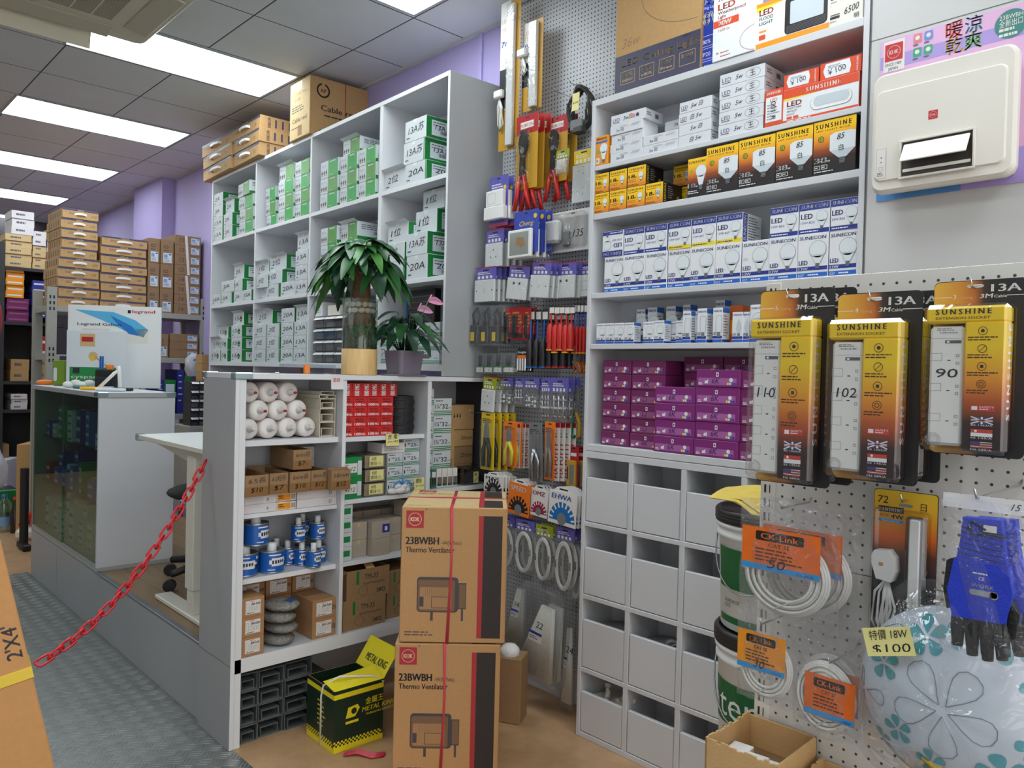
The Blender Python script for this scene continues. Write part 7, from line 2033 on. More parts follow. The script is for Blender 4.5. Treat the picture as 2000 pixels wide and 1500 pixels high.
# gloves
mat('glove_blue', (34, 58, 190), 0.75, var=.1, vscale=90, bump=.3, bscale=400); mat('glove_black', (28, 28, 30), 0.8, bump=.5, bscale=160); mat('foil_white', (222, 222, 222), 0.4)
def gloves(w, h):
 t = empty('work_gloves')
 def glove(dx, dy, flip=1):
  mb = MB()
  cuff = [(.30, .86), (.74, .87), (.78, .70), (.82, .60), (.24, .60), (.28, .72)]
  mb.prism([(w * (x + dx), h * z) for x, z in cuff][::-1], -.022 + dy, -.004 + dy, 'glove_blue')
  palm = [(.22, .60), (.84, .60), (.90, .44), (.84, .26), (.22, .24), (.15, .40)]
  mb.prism([(w * (x + dx), h * z) for x, z in palm][::-1], -.026 + dy, -.004 + dy, 'glove_blue')
  f = mb.front(y=-.0225 + dy)
  for k in range(6):
   f.line([(w * (.29 + dx), h * (.80 - .032 * k)), (w * (.78 + dx), h * (.785 - .034 * k))], .0012, 'ink', 1)
  f2 = mb.front(y=-.0265 + dy)
  f2.rrect(w * (.42 + dx), h * .40, w * (.74 + dx), h * .435, .004, 'print_soft', 1); f2.text('WORK', w * (.44 + dx), h * .45, h * .022, 'print_soft', 1, w * .26); f2.text('CE', w * (.52 + dx), h * .495, h * .02, 'label_white', 1); f2.disc(w * (.70 + dx), h * .415, h * .024, 'print_soft', 1, 14); f2.micro(w * (.45 + dx), h * .53, w * .26, 1, .01, h * .008, 'label_white', 1)
  for x, ln, lean in ((.22, .22, -.02), (.38, .26, .0), (.54, .27, .02), (.70, .22, .05)):
   mb.tube([(w * (x + dx + .06), -.015 + dy, h * .34), (w * (x + dx + .06 + lean * .5), -.016 + dy, h * (.30 - ln * .55)), (w * (x + dx + .07 + lean), -.015 + dy, h * (.28 - ln))], [w * .085, w * .088, w * .068], 'glove_black', 10)
  mb.tube([(w * (.80 + dx), -.012 + dy, h * .44), (w * (.90 + dx), -.016 + dy, h * .32), (w * (.88 + dx), -.014 + dy, h * .18)], [w * .08, w * .085, w * .06], 'glove_black', 10)
  mb.prism([(w * (x + dx), h * z) for x, z in ((.13, .58), (.22, .60), (.26, .3), (.15, .28), (.10, .4))][::-1], -.024 + dy, -.005 + dy, 'glove_black')
  return mb
 glove(0, -.012).build('glove', t); glove(.12, .008).build('glove', t)
 mb = MB(); mb.box((w * .0, -.012, h * .90), (w * 1.05, -.011, h * .99), 'foil_white'); f = mb.front(y=-.012); f.text('15', w * .80, h * .925, h * .04, 'pen', 1, shear=.4); mb.build('bag_header', t)
 mb = MB(); mb.box((w * .55, -.036, h * .79), (w * .70, -.0355, h * .83), 'foil_white'); mb.tube([(w * .58, -.036, h * .80), (w * .42, -.037, h * .84), (w * .36, -.037, h * .79), (w * .46, -.036, h * .76), (w * .60, -.036, h * .78), (w * .80, -.034, h * .77)], .0018, 'ink', 5); mb.build('tag_loop', t)
 mb = MB()
 mb.grid(lambda u, v: (w * (1.08 * u - .02), -.040 + .016 * (abs(2 * u - 1) ** 3) + .003 * math.sin(14 * u + 9 * v), h * (.97 * v)), 16, 20, 'clear_bag'); mb.grid(lambda u, v: (w * (1.06 - 1.08 * u), -.001, h * .97 * v), 4, 4, 'clear_bag'); mb.build('bag_film', t)
 return t
hang(FN, 1842, 2010, 966, 1282, -.235, gloves, 'blue and black work gloves in a clear bag priced 15', 'gloves', 'packs on the near board')
x, z = FN.px(1915, 972, -.235); hook(FN, x, z, .255, 'wire hook carrying the bagged work gloves')
# bagged ceiling lamp
mat('opal', (206, 216, 226), 0.18, var=.02, vscale=4); mat('petal_teal', (70, 160, 172), 0.3); mat('petal_line', (128, 140, 150), 0.3); mat('screw_yellow', (222, 190, 40), 0.4)
xl, zl = FN.px(1836, 1392, -.20)
t = FN.put(empty('ceiling_lamp', (0, 0, 0), 0, 'large round opal ceiling lamp with teal flowers in a clear bag', 'ceiling lamp'), xl, -.10, zl)
RL = .158
def dome(r):
 return -.06 * (1 - (r / RL) ** 2.6) - .03
mb = MB(); mb.lathe([(RL * .9, -.0), (RL, -.012), (RL, -.03)] + [(RL * k / 14, dome(RL * k / 14)) for k in range(13, 0, -1)] + [(1e-4, dome(0))], 'opal', n=64, axis='y'); mb.build('opal_shade', t)
mb = MB()
def petal(cx_, cz, a, ln, wd, mt, line=False):
 pts = []
 for i in range(15):
  q = i / 14; th = math.pi * (2 * q - 1)
  r_ = ln * (.12 + .88 * (1 + math.cos(th)) / 2); off = wd * math.sin(th) * ((1 + math.cos(th)) / 2 + .12)
  pts.append((cx_ + r_ * math.cos(a) - off * math.sin(a), cz + r_ * math.sin(a) + off * math.cos(a)))
 pts = [(x, z) for x, z in pts if x * x + z * z < (RL * .985) ** 2]
 P3 = [(x, dome(min(RL, math.hypot(x, z))) - .0012, z) for x, z in pts]
 if line:
  mb.tube(P3, .0007, mt, 4)
 elif len(P3) > 3:
  mb.add(P3, [tuple(range(len(P3)))[::-1]], mt)
for i in range(5):
 petal(0, 0, R(72 * i + 55), .082, .030, 'petal_line', True)
for cx_, cz, s_ in ((-.105, .045, .030), (.02, .128, .028), (-.035, .110, .033), (.09, .125, .035), (.128, .06, .026), (-.075, -.062, .026), (.085, -.085, .038), (-.02, -.10, .026), (.13, -.03, .030), (.02, -.135, .03), (-.115, -.10, .02)):
 for i in range(5):
  petal(cx_, cz, R(72 * i + 20 + 300 * s_), s_, s_ * .42, 'petal_teal')
for cx_, cz in ((-.145, -.02), (.15, .09), (-.12, .10)):
 for i in range(3):
  petal(cx_, cz, R(120 * i), .045, .018, 'petal_line', True)
mb.build('flower_print', t)
mb = MB()
for k in range(5):
 mb.tube([(-.035 + .010 * k, dome(.13) - .012, -.098 - .005 * (k % 3)), (-.015 + .010 * k, dome(.13) - .013, -.108 - .004 * (k % 2))], .006, 'screw_yellow', 6)
mb.build('screw_packet', t, 'yellow packet of screws')
mb = MB()
def lb(u, v):
 a = 2 * math.pi * u; r_ = RL * (.05 + 1.12 * v)
 q = 1 + .05 * math.sin(7 * a) * v + (.12 * max(0, math.sin(a)) ** 6 + .16 * max(0, -math.sin(a + .6)) ** 8) * v
 rr = r_ * q
 return (rr * math.cos(a), (dome(min(RL, r_)) - .009 - .003 * math.sin(9 * a + 5 * v)) if v < .86 else -.03 + .06 * (v - .86), rr * math.sin(a))
film('lamp_bag', (252, 252, 254), 0.045, 0.4, 0.04, 1.0, 9, 0.03)
mb.grid(lambda u, v: lb(1 - u, v), 56, 18, 'lamp_bag'); mb.build('bag_film', t)
o = note(FN, xl - .118, -.10 - .098, zl + .060, .082, .048, [('\u7279\u50f9 18W', .55), ('$100', .62)], 'yellow note reading $100 on the bagged ceiling lamp', curl=.002, tilt=-.28)
# thermo ventilator on the clad wall, poster behind it
mat('poster_pink', (222, 176, 216), 0.4); mat('poster_violet', (170, 150, 214), 0.4); mat('poster_blue', (84, 144, 206), 0.4); mat('kdk_red', (196, 30, 44), 0.4); mat('heater_white', (226, 221, 212), 0.3); mat('heater_dark', (60, 56, 50), 0.5); mat('kdk_line', (226, 190, 180), 0.4); mat('teal_badge', (60, 130, 124), 0.4); mat('han_red', (212, 84, 70), 0.4); mat('han_teal', (70, 150, 160), 0.4); mat('han_gold', (206, 160, 60), 0.4); mat('han_green', (104, 166, 80), 0.4); mat('icon_pink', (220, 130, 130), 0.4); mat('icon_blue', (110, 140, 206), 0.4); mat('icon_green', (60, 160, 120), 0.4)
def kdk(f, x, z, s_, lv=2, line='kdk_line', red='kdk_red'):
 f.rect(x, z, x + s_, z + s_, red, lv); f.ring(x + s_ / 2, z + s_ / 2, s_ * .36, s_ * .035, line, lv + 1, 26); f.text('KDK', x + s_ / 2, z + s_ * .38, s_ * .24, line, lv + 1, s_ * .50, align='c', bold=.06)
xa, za = FR.px(1722, 84, 0); xb = FR.px(2080, 10, 0)[0]; zc_ = FR.px(1722, 394, 0)[1]
PW, PH = xb - xa, za - zc_
mb = MB(); mb.box((0, -.002, 0), (PW, 0, PH), 'poster_pink'); f = mb.front(y=-.002); f.rect(0, 0, PW * .5, PH * .12, 'poster_blue', 1); f.rect(PW * .5, 0, PW, PH * .2, 'poster_violet', 1); f.rect(0, PH * .82, PW, PH * .9, 'poster_violet', 1)
f.rect(PW * .02, PH * .80, PW * .15, PH * .99, 'label_white', 2); kdk(f, PW * .028, PH * .865, PW * .11, 3); f.text('SINCE 1909', PW * .03, PH * .835, PH * .018, 'ink', 3, PW * .10); f.text('JAPAN', PW * .05, PH * .808, PH * .018, 'ink', 3, PW * .06)
for i, (c, n_) in enumerate((('icon_pink', 0), ('icon_blue', 0), ('icon_green', 1), ('icon_green', 1))):
 x, z = PW * (.20 + .065 * (i % 2)), PH * (.935 - .085 * n_); f.rrect(x, z, x + PW * .05, z + PH * .055, .004, c, 2); f.disc(x + PW * .025, z + PH * .03, PH * .014, 'label_white', 3, 8); f.micro(x, z - PH * .016, PW * .045, 1, .01, PH * .01, 'ink_soft', 2)
for i, (s_, c) in enumerate((('\u6696', 'han_red'), ('\u6dbc', 'han_teal'), ('\u4e7e', 'han_gold'), ('\u723d', 'han_green'))):
 f.text(s_, PW * (.39 + .105 * (i % 2)), PH * (.915 - .095 * (i // 2)), PH * .075, c, 2, PW * .095, bold=.03)
f.disc(PW * .74, PH * .90, PW * .085, 'teal_badge', 2, 30); f.text('23BWBH', PW * .68, PH * .93, PH * .025, 'label_white', 3, PW * .12); f.text('\u5168\u65b0\u51fa\u53e3', PW * .68, PH * .89, PH * .03, 'label_white', 3, PW * .12); f.micro(PW * .68, PH * .865, PW * .12, 2, PH * .03, PH * .015, 'label_white', 3)
FR.put(tag(mb.build('poster'), 'pink and blue poster behind the white wall heater', 'poster'), xa, -.001, zc_)
YH = -.10
xa, za = FR.px(1704, 150, YH); xb = FR.px(1990, 84, YH)[0]; zb_ = FR.px(1704, 380, YH)[1]
HW, HH = xb - xa, za - zb_
t = FR.put(empty('wall_heater', (0, 0, 0), 0, 'white wall-mounted thermo ventilator with an open outlet flap', 'wall heater'), xa, YH, zb_)
mb = MB(); o_ = [rr_pts(0, 0, HW, HH, .03, 6), rr_pts(.008, .008, HW - .008, HH - .008, .026, 6), rr_pts(.012, .03, HW - .02, HH - .05, .02, 6)]
n_ = len(o_[0]); ys = [(.02, 0), (0, 1), (-.012, 2)]
vs = [(x, .03, z) for x, z in o_[0]] + [(x, .012, z) for x, z in o_[0]] + [(x, 0, z) for x, z in o_[1]] + [(x, 0, z) for x, z in o_[2]] + [(x, -.006, z) for x, z in rr_pts(.016, .034, HW - .024, HH - .054, .018, 6)]
fs = [(k * n_ + i, k * n_ + (i + 1) % n_, (k + 1) * n_ + (i + 1) % n_, (k + 1) * n_ + i) for k in range(4) for i in range(n_)]
mb.add(vs, fs, 'heater_white'); mb.add(vs[4 * n_:], [tuple(range(n_))], 'heater_white'); mb.box((.025, .03, .02), (HW - .02, .098, HH - .02), 'heater_white', .006)
mb.build('front_panel', t)
mb = MB(); f = mb.front(y=-.0062); ox0, oz0, ox1, oz1 = HW * .25, HH * .10, HW * .74, HH * .38
kdk(f, HW * .43, HH * .53, HW * .065, 1); f.rect(HW * .06, HH * .12, HW * .13, HH * .36, 'label_white', 1); f.frame(HW * .06, HH * .12, HW * .13, HH * .36, .0006, 'print_soft', 2); f.disc(HW * .095, HH * .29, .002, 'ink_soft', 2, 8); f.disc(HW * .095, HH * .25, .002, 'ink_soft', 2, 8); f.frame(HW * .08, HH * .18, HW * .11, HH * .21, .0006, 'ink_soft', 2); f.micro(HW * .068, HH * .16, HW * .055, 3, HH * .012, HH * .006, 'ink_soft', 2)
f.rect(ox0, oz0, ox1, oz1, 'heater_dark', 1); mb.build('badge_and_labels', t)
mb = MB()
for a, b_ in (((ox0 - .006, -.014, oz0 - .006), (ox1 + .006, -.006, oz0)), ((ox0 - .006, -.014, oz1), (ox1 + .006, -.006, oz1 + .006)), ((ox0 - .006, -.014, oz0), (ox0, -.006, oz1)), ((ox1, -.014, oz0), (ox1 + .006, -.006, oz1))):
 mb.box(a, b_, 'heater_white', .001)
mb.box((ox0 + .004, -.011, oz0 + .012), (ox1 - .004, -.007, oz0 + .02), 'heater_white'); mb.build('outlet_frame', t)
mb = MB(); mb.box((ox0 + .006, 0, -(oz1 - oz0) * .66), (ox1 - .006, .004, 0), 'heater_white', .0015); mb.move(Matrix.Translation((0, -.012, oz1 - .006)) @ Matrix.Rotation(R(-32), 4, 'X')); mb.build('outlet_flap', t)
# ================================================================ the back of the shop: racks, glass counter goods, desk
# brown cartons on the steel rack
mat('ship_label', (206, 216, 226), 0.5); mat('label_blue', (120, 160, 200), 0.5); mat('carton_mid', (142, 112, 80), 0.75, var=.06, vscale=30); mat('tape_white', (220, 218, 210), 0.4)
def ship(w, d, h, hand, vert=False, lab=True):
 t = empty('shipping_carton')
 mb = MB(); mb.box((0, 0, 0), (w, d, h), 'carton_mid', .002); f = mb.front()
 f.text(hand, w * .16, h * .3, min(h * .42, .05), 'carton_ink', 1, shear=.2) if hand and not vert else (f.text(hand, w * .6, h * .55, .04, 'carton_ink', 1, rot=R(90)) if hand else None)
 mb.build('carton_body', t)
 if lab:
  x0, x1, z0, z1 = (w * .62, w * .94, h * .18, h * .82) if not vert else (w * .2, w * .85, h * .06, h * .46)
  mb = MB(); mb.box((x0, -.0012, z0), (x1, -.0002, z1), 'ship_label'); f = mb.front(y=-.0012); f.rect(x0 + (x1 - x0) * .08, z0 + (z1 - z0) * .5, x0 + (x1 - x0) * .5, z0 + (z1 - z0) * .85, 'label_blue', 1); f.micro(x0 + (x1 - x0) * .1, z0 + (z1 - z0) * .4, (x1 - x0) * .8, 3, (z1 - z0) * .14, (z1 - z0) * .05, 'ink_soft', 1); f.rect(x1 - (x1 - x0) * .35, z1 - (z1 - z0) * .2, x1 - (x1 - x0) * .06, z1 - (z1 - z0) * .08, 'ink', 1); mb.build('shipping_label', t, 'white shipping label')
 return t
def kx(px, py, y=0.01):
 return FK.px(px, py, y)
ZR = RKZ[0]
def batten_col(l, r, py, n, h, z, hand, lab, y=.01, d=.44):
 a, b_ = kx(l, py)[0], kx(r, py)[0]
 p = empty('batten_carton'); batten_box(b_ - a - .004, d, h - .0012, hand).build('carton_body', p); handle_part(p, b_ - a, h, pull=.010)
 for k in range(n):
  t = p if k == 0 else dup(p)
  tag(t, lab % ORD[k], 'carton', 'long cartons on the steel rack'); FK.put(t, a + .004 * ((k * 5) % 3), y + .004 * (k % 2), z + h * k)
hA = .0765
batten_col(112, 194, 560, 5, hA, ZR, '150', 'long brown lamp carton, %s up, lower wide half of the tall stack')
batten_col(119, 191, 450, 5, hA, ZR + hA * 5, '110', 'long brown lamp carton, %s up, upper narrow half of the tall stack')
batten_col(196, 286, 540, 8, .0735, ZR, '180', 'long brown lamp carton, %s up the stack beside the tall stack')
for c, (l, r) in enumerate(((289, 312), (313, 339))):
 a, b_ = kx(l, 560)[0], kx(r, 560)[0]
 for k in range(3):
  t = ship(b_ - a - .003, .4, .205, '10', True); tag(t, 'tall brown carton on end, %s tier up, %s column past long cartons' % (ORD[k], ORD[c]), 'carton', 'upright shipping cartons'); FK.put(t, a, .012, ZR + .2058 * k)
a, b_ = kx(341, 560)[0], kx(391, 560)[0]
for k in range(8):
 t = ship(b_ - a, .4, .0835, '14' if k < 4 else '12'); tag(t, 'brown shipping carton marked %s, %s up in the stack by the purple wall' % ('14' if k < 4 else '12', ORD[k]), 'carton', 'stacked shipping cartons'); FK.put(t, a, .012, ZR + .0842 * k)
mb = MB(); q = (b_ - a) * .48
mb.add([(q, 0, .338), (q + .022, 0, .338), (q - .004, 0, .672), (q - .026, 0, .672)], [(0, 1, 2, 3)], 'tape_white'); mb.add([(q + .012, 0, .002), (q + .034, 0, .002), (q + .004, 0, .332), (q - .018, 0, .332)], [(0, 1, 2, 3)], 'tape_white')
mb.add([(x, y + .0004, z) for x, y, z in mb.v], [(3, 2, 1, 0), (7, 6, 5, 4)], 'tape_white'); FK.put(tag(mb.build('packing_strap'), 'white packing straps down the cartons by the purple wall', 'strap'), a, .0095, ZR)
ZR2 = RKZ[1]
s2 = [(206, 240, 4, .105, '', 0), (241, 299, 4, .108, '12', 0), (332, 388, 3, .095, '', 0)]
for c, (l, r, n_, h_, hd, _) in enumerate(s2):
 a, b_ = kx(l, 670)[0], kx(r, 670)[0]
 for k in range(n_ if c < 2 else 3):
  t = ship(b_ - a - .003, .4, h_ * .72, hd); tag(t, 'brown shipping carton on the middle rack shelf, %s up, %s column' % (ORD[k], ORD[c]), 'carton', 'middle shelf shipping cartons'); FK.put(t, a, .012, ZR2 + h_ * .727 * k)
a, b_ = kx(305, 690)[0], kx(329, 690)[0]
t = ship(b_ - a, .3, .20, '10', True); tag(t, 'narrow brown carton on end alone on the middle rack shelf', 'carton'); FK.put(t, a, .012, ZR2)
mat('pack_blue', (38, 42, 130), 0.45)
for i, (l, r, z, h_, c, l2) in enumerate(((250, 275, RKZ[2], .30, 'pack_blue', 1), (308, 322, RKZ[2], .29, 'pack_blue', 0), (322, 344, RKZ[2], .29, 'sock_green', 1), (347, 360, RKZ[2], .38, 'pack_blue', 0), (361, 374, RKZ[2], .32, 'sock_green', 1))):
 a, b_ = kx(l, 760)[0], kx(r, 760)[0]
 mb = MB(); mb.box((0, 0, 0), (b_ - a, .3, h_), c, .002); f = mb.front(); f.rect((b_ - a) * .12, h_ * .55, (b_ - a) * .88, h_ * .88, 'ship_label', 1) if l2 else f.micro((b_ - a) * .2, h_ * .85, (b_ - a) * .6, 5, h_ * .14, h_ * .03, 'ship_label', 1)
 FK.put(once('fitting_carton', mb.mesh('fitting_carton'), '%s carton on the dark lower rack shelf, %s beyond the glass counter' % ('blue' if c == 'pack_blue' else 'green labelled', ORD[i]), 'carton', 'lower shelf cartons'), a, .02, z)
# things hanging between rack and wall shelf
film('white_bag', (240, 242, 246), 0.10, 0.5, 0.25, 0.8, 14, 0.55)
xq, zq = kx(378, 735, -.35)
mb = MB()
def bag(u, v, rx=.075, rz=.19, sd=0):
 a = 2 * math.pi * u; s_ = math.sin(math.pi * min(.96, .1 + v * .9)) ** .6
 k = 1 + .14 * math.sin(3 * a + 6 * v + sd) + .07 * math.sin(7 * a - 9 * v)
 return (rx * s_ * k * math.cos(a), rx * .8 * s_ * k * math.sin(a), rz * v)
mb.grid(lambda u, v: bag(u, v), 26, 14, 'white_bag'); f = mb.front(y=-.075); f.line([(-.03, .13), (.02, .15), (.045, .14)], .014, 'ribbon_blue', 1)
t = tag(mb.build('plastic_bag'), 'crumpled white and blue plastic bag between rack and wall shelf', 'plastic bag'); FK.put(t, xq, -.35, zq)
for k in range(3):
 xx, zz = kx(394, 745 - 20 * k, -.55)
 mb = MB(); mb.box((0, 0, 0), (.055, .12, .072), 'kraft', .002); FK.put(once('carton', mb.mesh('carton'), 'small kraft carton in the little column by the wall shelf, %s up' % ORD[k], 'carton', 'little kraft column'), xx, -.55, kx(394, 745, -.55)[1] + .0725 * k)
xx, zz = kx(372, 832, -.62); w_ = kx(408, 832, -.62)[0] - xx
t = drawer_cabinet(w_ + .05, .16, kx(372, 745, -.62)[1] - zz, 5, 3); tag(t, 'black drawer cabinet behind the standing desk', 'drawer cabinet', 'small parts cabinets'); FK.put(t, xx, -.62, zz)
mb = MB(); mb.box((-.03, 0, .3125), (w_ + .08, .3, zz - .0005), 'rack_metal', .003); FK.put(once('side_table', mb.mesh('side_table'), 'grey side cabinet under the black drawer cabinet', 'cabinet'), xx, -.64, 0)
# ---- things on the glass counter
GT = .3125 + GH
def gc_at(px, py, y):
 d = ray(px, py); tt = (y - EYE.y) / d.y; p = EYE + d * tt; return p.x, p.z
def lean(name, px0, px1, py0, py1, y, build, lab, cat):
 x0, z1 = gc_at(px0, py0, y); x1 = gc_at(px1, py1, y)[0]
 t = build(x1 - x0, z1 - GT - .001); tag(t, lab, cat); t.location = (x0, y, GT + .001); return t
FW = R(52)
mat('board_white', (230, 233, 234), 0.35); mat('wave_a', (90, 180, 226), 0.4); mat('wave_b', (36, 120, 200), 0.4); mat('leg_red', (210, 40, 60), 0.4); mat('swatch', (226, 212, 206), 0.4)
def facing(x, y, z, o, rz=FW):
 o.location = (x, y, z); o.rotation_euler = (0, 0, rz); return o
bx, by = -5.62, 1.36
mb = MB(); bw, bh = .58, .53
mb.box((0, 0, 0), (bw, .012, bh), 'board_white', .001); f = mb.front()
f.poly([(.04, .50), (.28, .49), (.42, .44), (.50, .38), (.47, .33), (.38, .36), (.20, .44)], 'wave_a', 1); f.poly([(.26, .47), (.40, .40), (.44, .34), (.38, .35), (.30, .42)], 'wave_b', 2)
f.rect(.37, .485, .39, .505, 'ink', 2); f.text('legrand', .40, .488, .020, 'leg_red', 3, .14, bold=.05); f.text('Legrand Galion', .06, .40, .018, 'ink', 3, .27, bold=.03)
f.rect(.09, .28, .26, .38, 'swatch', 1); f.rect(.34, .29, .50, .385, 'offwhite', 1); f.rect(.10, .04, .12, .15, 'swatch', 1)
facing(bx, by, GT + .001, tag(mb.build('display_board'), 'white display board with a blue swoosh on the glass counter', 'display board'))
mb = MB(); mb.box((0, 0, 0), (.36, .006, .36), 'sock_label', .001); f = mb.front(); f.rect(.02, .04, .30, .13, 'box_green', 1); f.rect(.04, .09, .08, .125, 'ink', 2); f.rect(.08, .26, .17, .34, 'kraft_pale', 1); f.rect(.09, .29, .16, .32, 'plug_red_d', 2); f.disc(.16, .20, .028, 'kraft_pale', 1); f.disc(.155, .185, .016, 'hd_yellow', 2); f.text('cyspara', .03, .06, .02, 'label_white', 2, .18); f.line([(.18, .19), (.24, .14), (.25, .10)], .012, 'kraft_pale', 1)
facing(bx + .165, by - .045, GT + .001, tag(mb.build('leaflet_stand'), 'pale leaflet with a green base leaning on the display board', 'leaflet'))
mat('can_green', (120, 150, 40), 0.35); mat('orange_tool', (236, 130, 40), 0.4)
mb = MB(); mb.box((0, 0, 0), (.075, .06, .17), 'can_green', .006); f = mb.front(); f.rrect(.008, .03, .03, .12, .01, 'sock_label', 1); facing(-5.86, 1.33, GT + .001, tag(mb.build('green_can'), 'green tin at the aisle end of the glass counter', 'tin'))
for k in range(2):
 mb = MB(); mb.box((0, 0, 0), (.05, .05, .20), ('navy', 'teal_pack')[k], .003); f = mb.front(); f.rect(.008, .03, .02, .17, 'sock_label', 1); facing(-5.985 + .07 * k, 1.40 + .07 * k, GT + .001, tag(mb.build('spray_box'), '%s upright carton behind the green tin' % ('navy', 'teal')[k], 'box'))
mb = MB(); mb.sphere((0, 0, .018), .018, 'orange_tool', 12, (3.6, 1.2, 1)); facing(-5.97, 1.315, GT + .001, tag(mb.build('spirit_level'), 'orange rounded tool lying at the aisle end of the counter', 'tool'))
mb = MB(); mb.box((0, 0, 0), (.12, .05, .12), 'black_soft', .008); mb.box((.005, -.012, .0), (.115, 0, .075), 'black_soft', .006)
t = empty('tool_pouch', (0, 0, 0), 0, 'black tool pouch holding a marker and a blade on the counter', 'tool pouch'); mb.build('pouch', t)
mb = MB(); mb.cyl(.012, .08, .20, 'can_blue', .03, .025); mb.build('marker', t); mb = MB(); mb.box((.065, .01, .1), (.10, .035, .15), 'orange_tool', .004); mb.build('blade_grip', t)
facing(-5.17, 1.40, GT + .001, t)
mb = MB()
for k in range(4):
 mb.sphere((.04 * k, .01 * (k % 2), .02 + .012 * (k % 2)), .030, 'cloth_white', 10, (1.2, .8, .66))
facing(-5.38, 1.31, GT + .001, tag(mb.build('work_glove'), 'white cotton glove lying before the display board', 'glove'))
mb = MB(); mb.tube([(0, 0, 0), (.09, .02, .10), (.12, .02, .115)], .010, 'white_gloss', 8); mb.tube([(.13, 0, .0), (.115, .02, .12), (.11, .02, .14)], .012, 'white_gloss', 8); mb.box((-.02, -.02, -.001), (.18, .03, .006), 'white_gloss', .002)
facing(-5.0, 1.37, GT + .0035, tag(mb.build('tablet_stand'), 'white folding tablet stand on the glass counter', 'tablet stand'))
for k, (c, w_, x, y) in enumerate((('teal_pack', .10, -5.25, 1.30), ('sun_yellow', .13, -5.03, 1.280), ('tool_black', .12, -4.86, 1.40), ('sock_label', .16, -4.80, 1.30), ('bulb_grey', .07, -5.06, 1.40))):
 mb = MB(); mb.box((0, 0, 0), (w_, .045, .018), c, .005); facing(x, y, GT + .001, tag(mb.build('small_pack'), '%s lying near the counter edge' % ('flat teal box', 'yellow and black tape measure case', 'black wallet-like case', 'white folded leaflet', 'grey rounded puck')[k], 'pack'), R(20 + 9 * k))
# boxes behind the glass
rnd = random.Random(11)
gcol = [('sock_white', 'con_blue'), ('con_blue', 'sock_white'), ('box_green', 'sock_white'), ('sock_white', 'box_green'), ('royal', 'sock_white'), ('plug_red_d', 'sock_white'), ('con_sky', 'sock_white'), ('sock_white', 'con_sky')]
GN = ['bottom', 'middle', 'upper']
for lv, z in enumerate((.022, .336, .636)):
 x = .06; k = 0
 while x < GX - .12:
  w_ = rnd.uniform(.06, .11); n_ = rnd.choice((2, 3, 4)); h_ = rnd.uniform(.04, .07)
  a, c = gcol[rnd.randrange(8)] if lv else gcol[(0, 3, 7)[k % 3]]
  mb = MB(); mb.box((0, 0, 0), (w_, .12, h_), a, .001); f = mb.front(); f.rect(w_ * .1, h_ * .2, w_ * .9, h_ * .5, c, 1); me = mb.mesh('stock_box')
  for j in range(min(n_, int(.26 / h_))):
   o = once('stock_box', me, 'small stock box behind the glass, %s shelf, %s pile along, %s up' % (GN[lv], ORD[min(k, 13)], ORD[j]), 'box', 'stock boxes behind glass')
   o.location = (-6.03 + x, 1.259 + .07 + .05 * (k % 2), .3125 + z + .0008 + (h_ + .0006) * j)
  x += w_ + .012; k += 1
# ---- standing desk and chair
mat('desk_white', (226, 224, 212), 0.35); mat('desk_top', (234, 238, 236), 0.3)
SZ = .3125
t = empty('standing_desk', (-4.09, 1.305, SZ), 0, 'white height-adjustable desk tucked behind the counter end panel', 'desk')
mb = MB(); mb.box((0, 0, .758), (.955, .40, .782), 'desk_white', .003, {'+z': 'desk_top'}); mb.build('desk_top', t)
mb = MB(); mb.add([(.18, .02, .758), (.86, .02, .758), (.72, .05, .70), (.52, .05, .70), (.18, .10, .758), (.86, .10, .758), (.72, .10, .70), (.52, .10, .70)], [(0, 3, 2, 1), (4, 5, 6, 7), (0, 4, 7, 3), (1, 2, 6, 5), (3, 7, 6, 2)], 'desk_white'); mb.build('frame_bracket', t)
mb = MB(); mb.box((.56, .035, .13), (.65, .105, .73), 'desk_white', .004); mb.build('leg_column', t); mb = MB(); mb.box((.568, .042, .022), (.642, .098, .135), 'desk_white', .003); mb.build('lower_column', t)
mb = MB(); mb.box((.20, .03, .0005), (.95, .11, .022), 'desk_white', .004); mb.build('foot', t)
mb = MB(); mb.box((-.006, -.006, .750), (.03, .03, .786), 'corner_clear', .003); mb.build('corner_guard', t)
mat('pink_cloth', (196, 150, 166), 0.8)
mb = MB(); mb.sphere((0, 0, .03), .03, 'pink_cloth', 12, (1.7, 1, 1)); mb.sphere((.05, .02, .03), .03, 'pink_cloth', 12, (1.2, 1, .9)); o = tag(mb.build('pencil_pouch'), 'pink soft pouch on the standing desk', 'pouch'); o.location = (-3.92, 1.60, SZ + .783)
t = empty('office_chair', (-4.04, 1.70, SZ), R(-30), 'black office chair behind the standing desk', 'chair')
mb = MB(); mb.sphere((0, 0, .47), .24, 'black_soft', 24, (1, 1.05, .20)); mb.build('seat', t)
mb = MB(); mb.tube([(.0, .2, .47), (-.05, .30, .55), (-.05, .32, .72)], .022, 'black', 8); mb.sphere((-.04, .30, .75), .2, 'black_soft', 16, (1, .15, .75)); mb.build('backrest', t)
mb = MB(); mb.cyl(.03, .10, .44, 'black', 0, 0); mb.build('gas_column', t)
for k in range(5):
 a = R(72 * k + 100); c, s_ = math.cos(a), math.sin(a)
 mb = MB(); mb.tube([(0, 0, .12), (.27 * c, .27 * s_, .085)], [.026, .018], 'black', 8); o = mb.build('leg', t)
 mb = MB(); mb.cyl(.030, -.02, .02, 'black', .28 * c, .28 * s_ * 1.0, .0305, 12, 'x'); mb.build('caster', o)
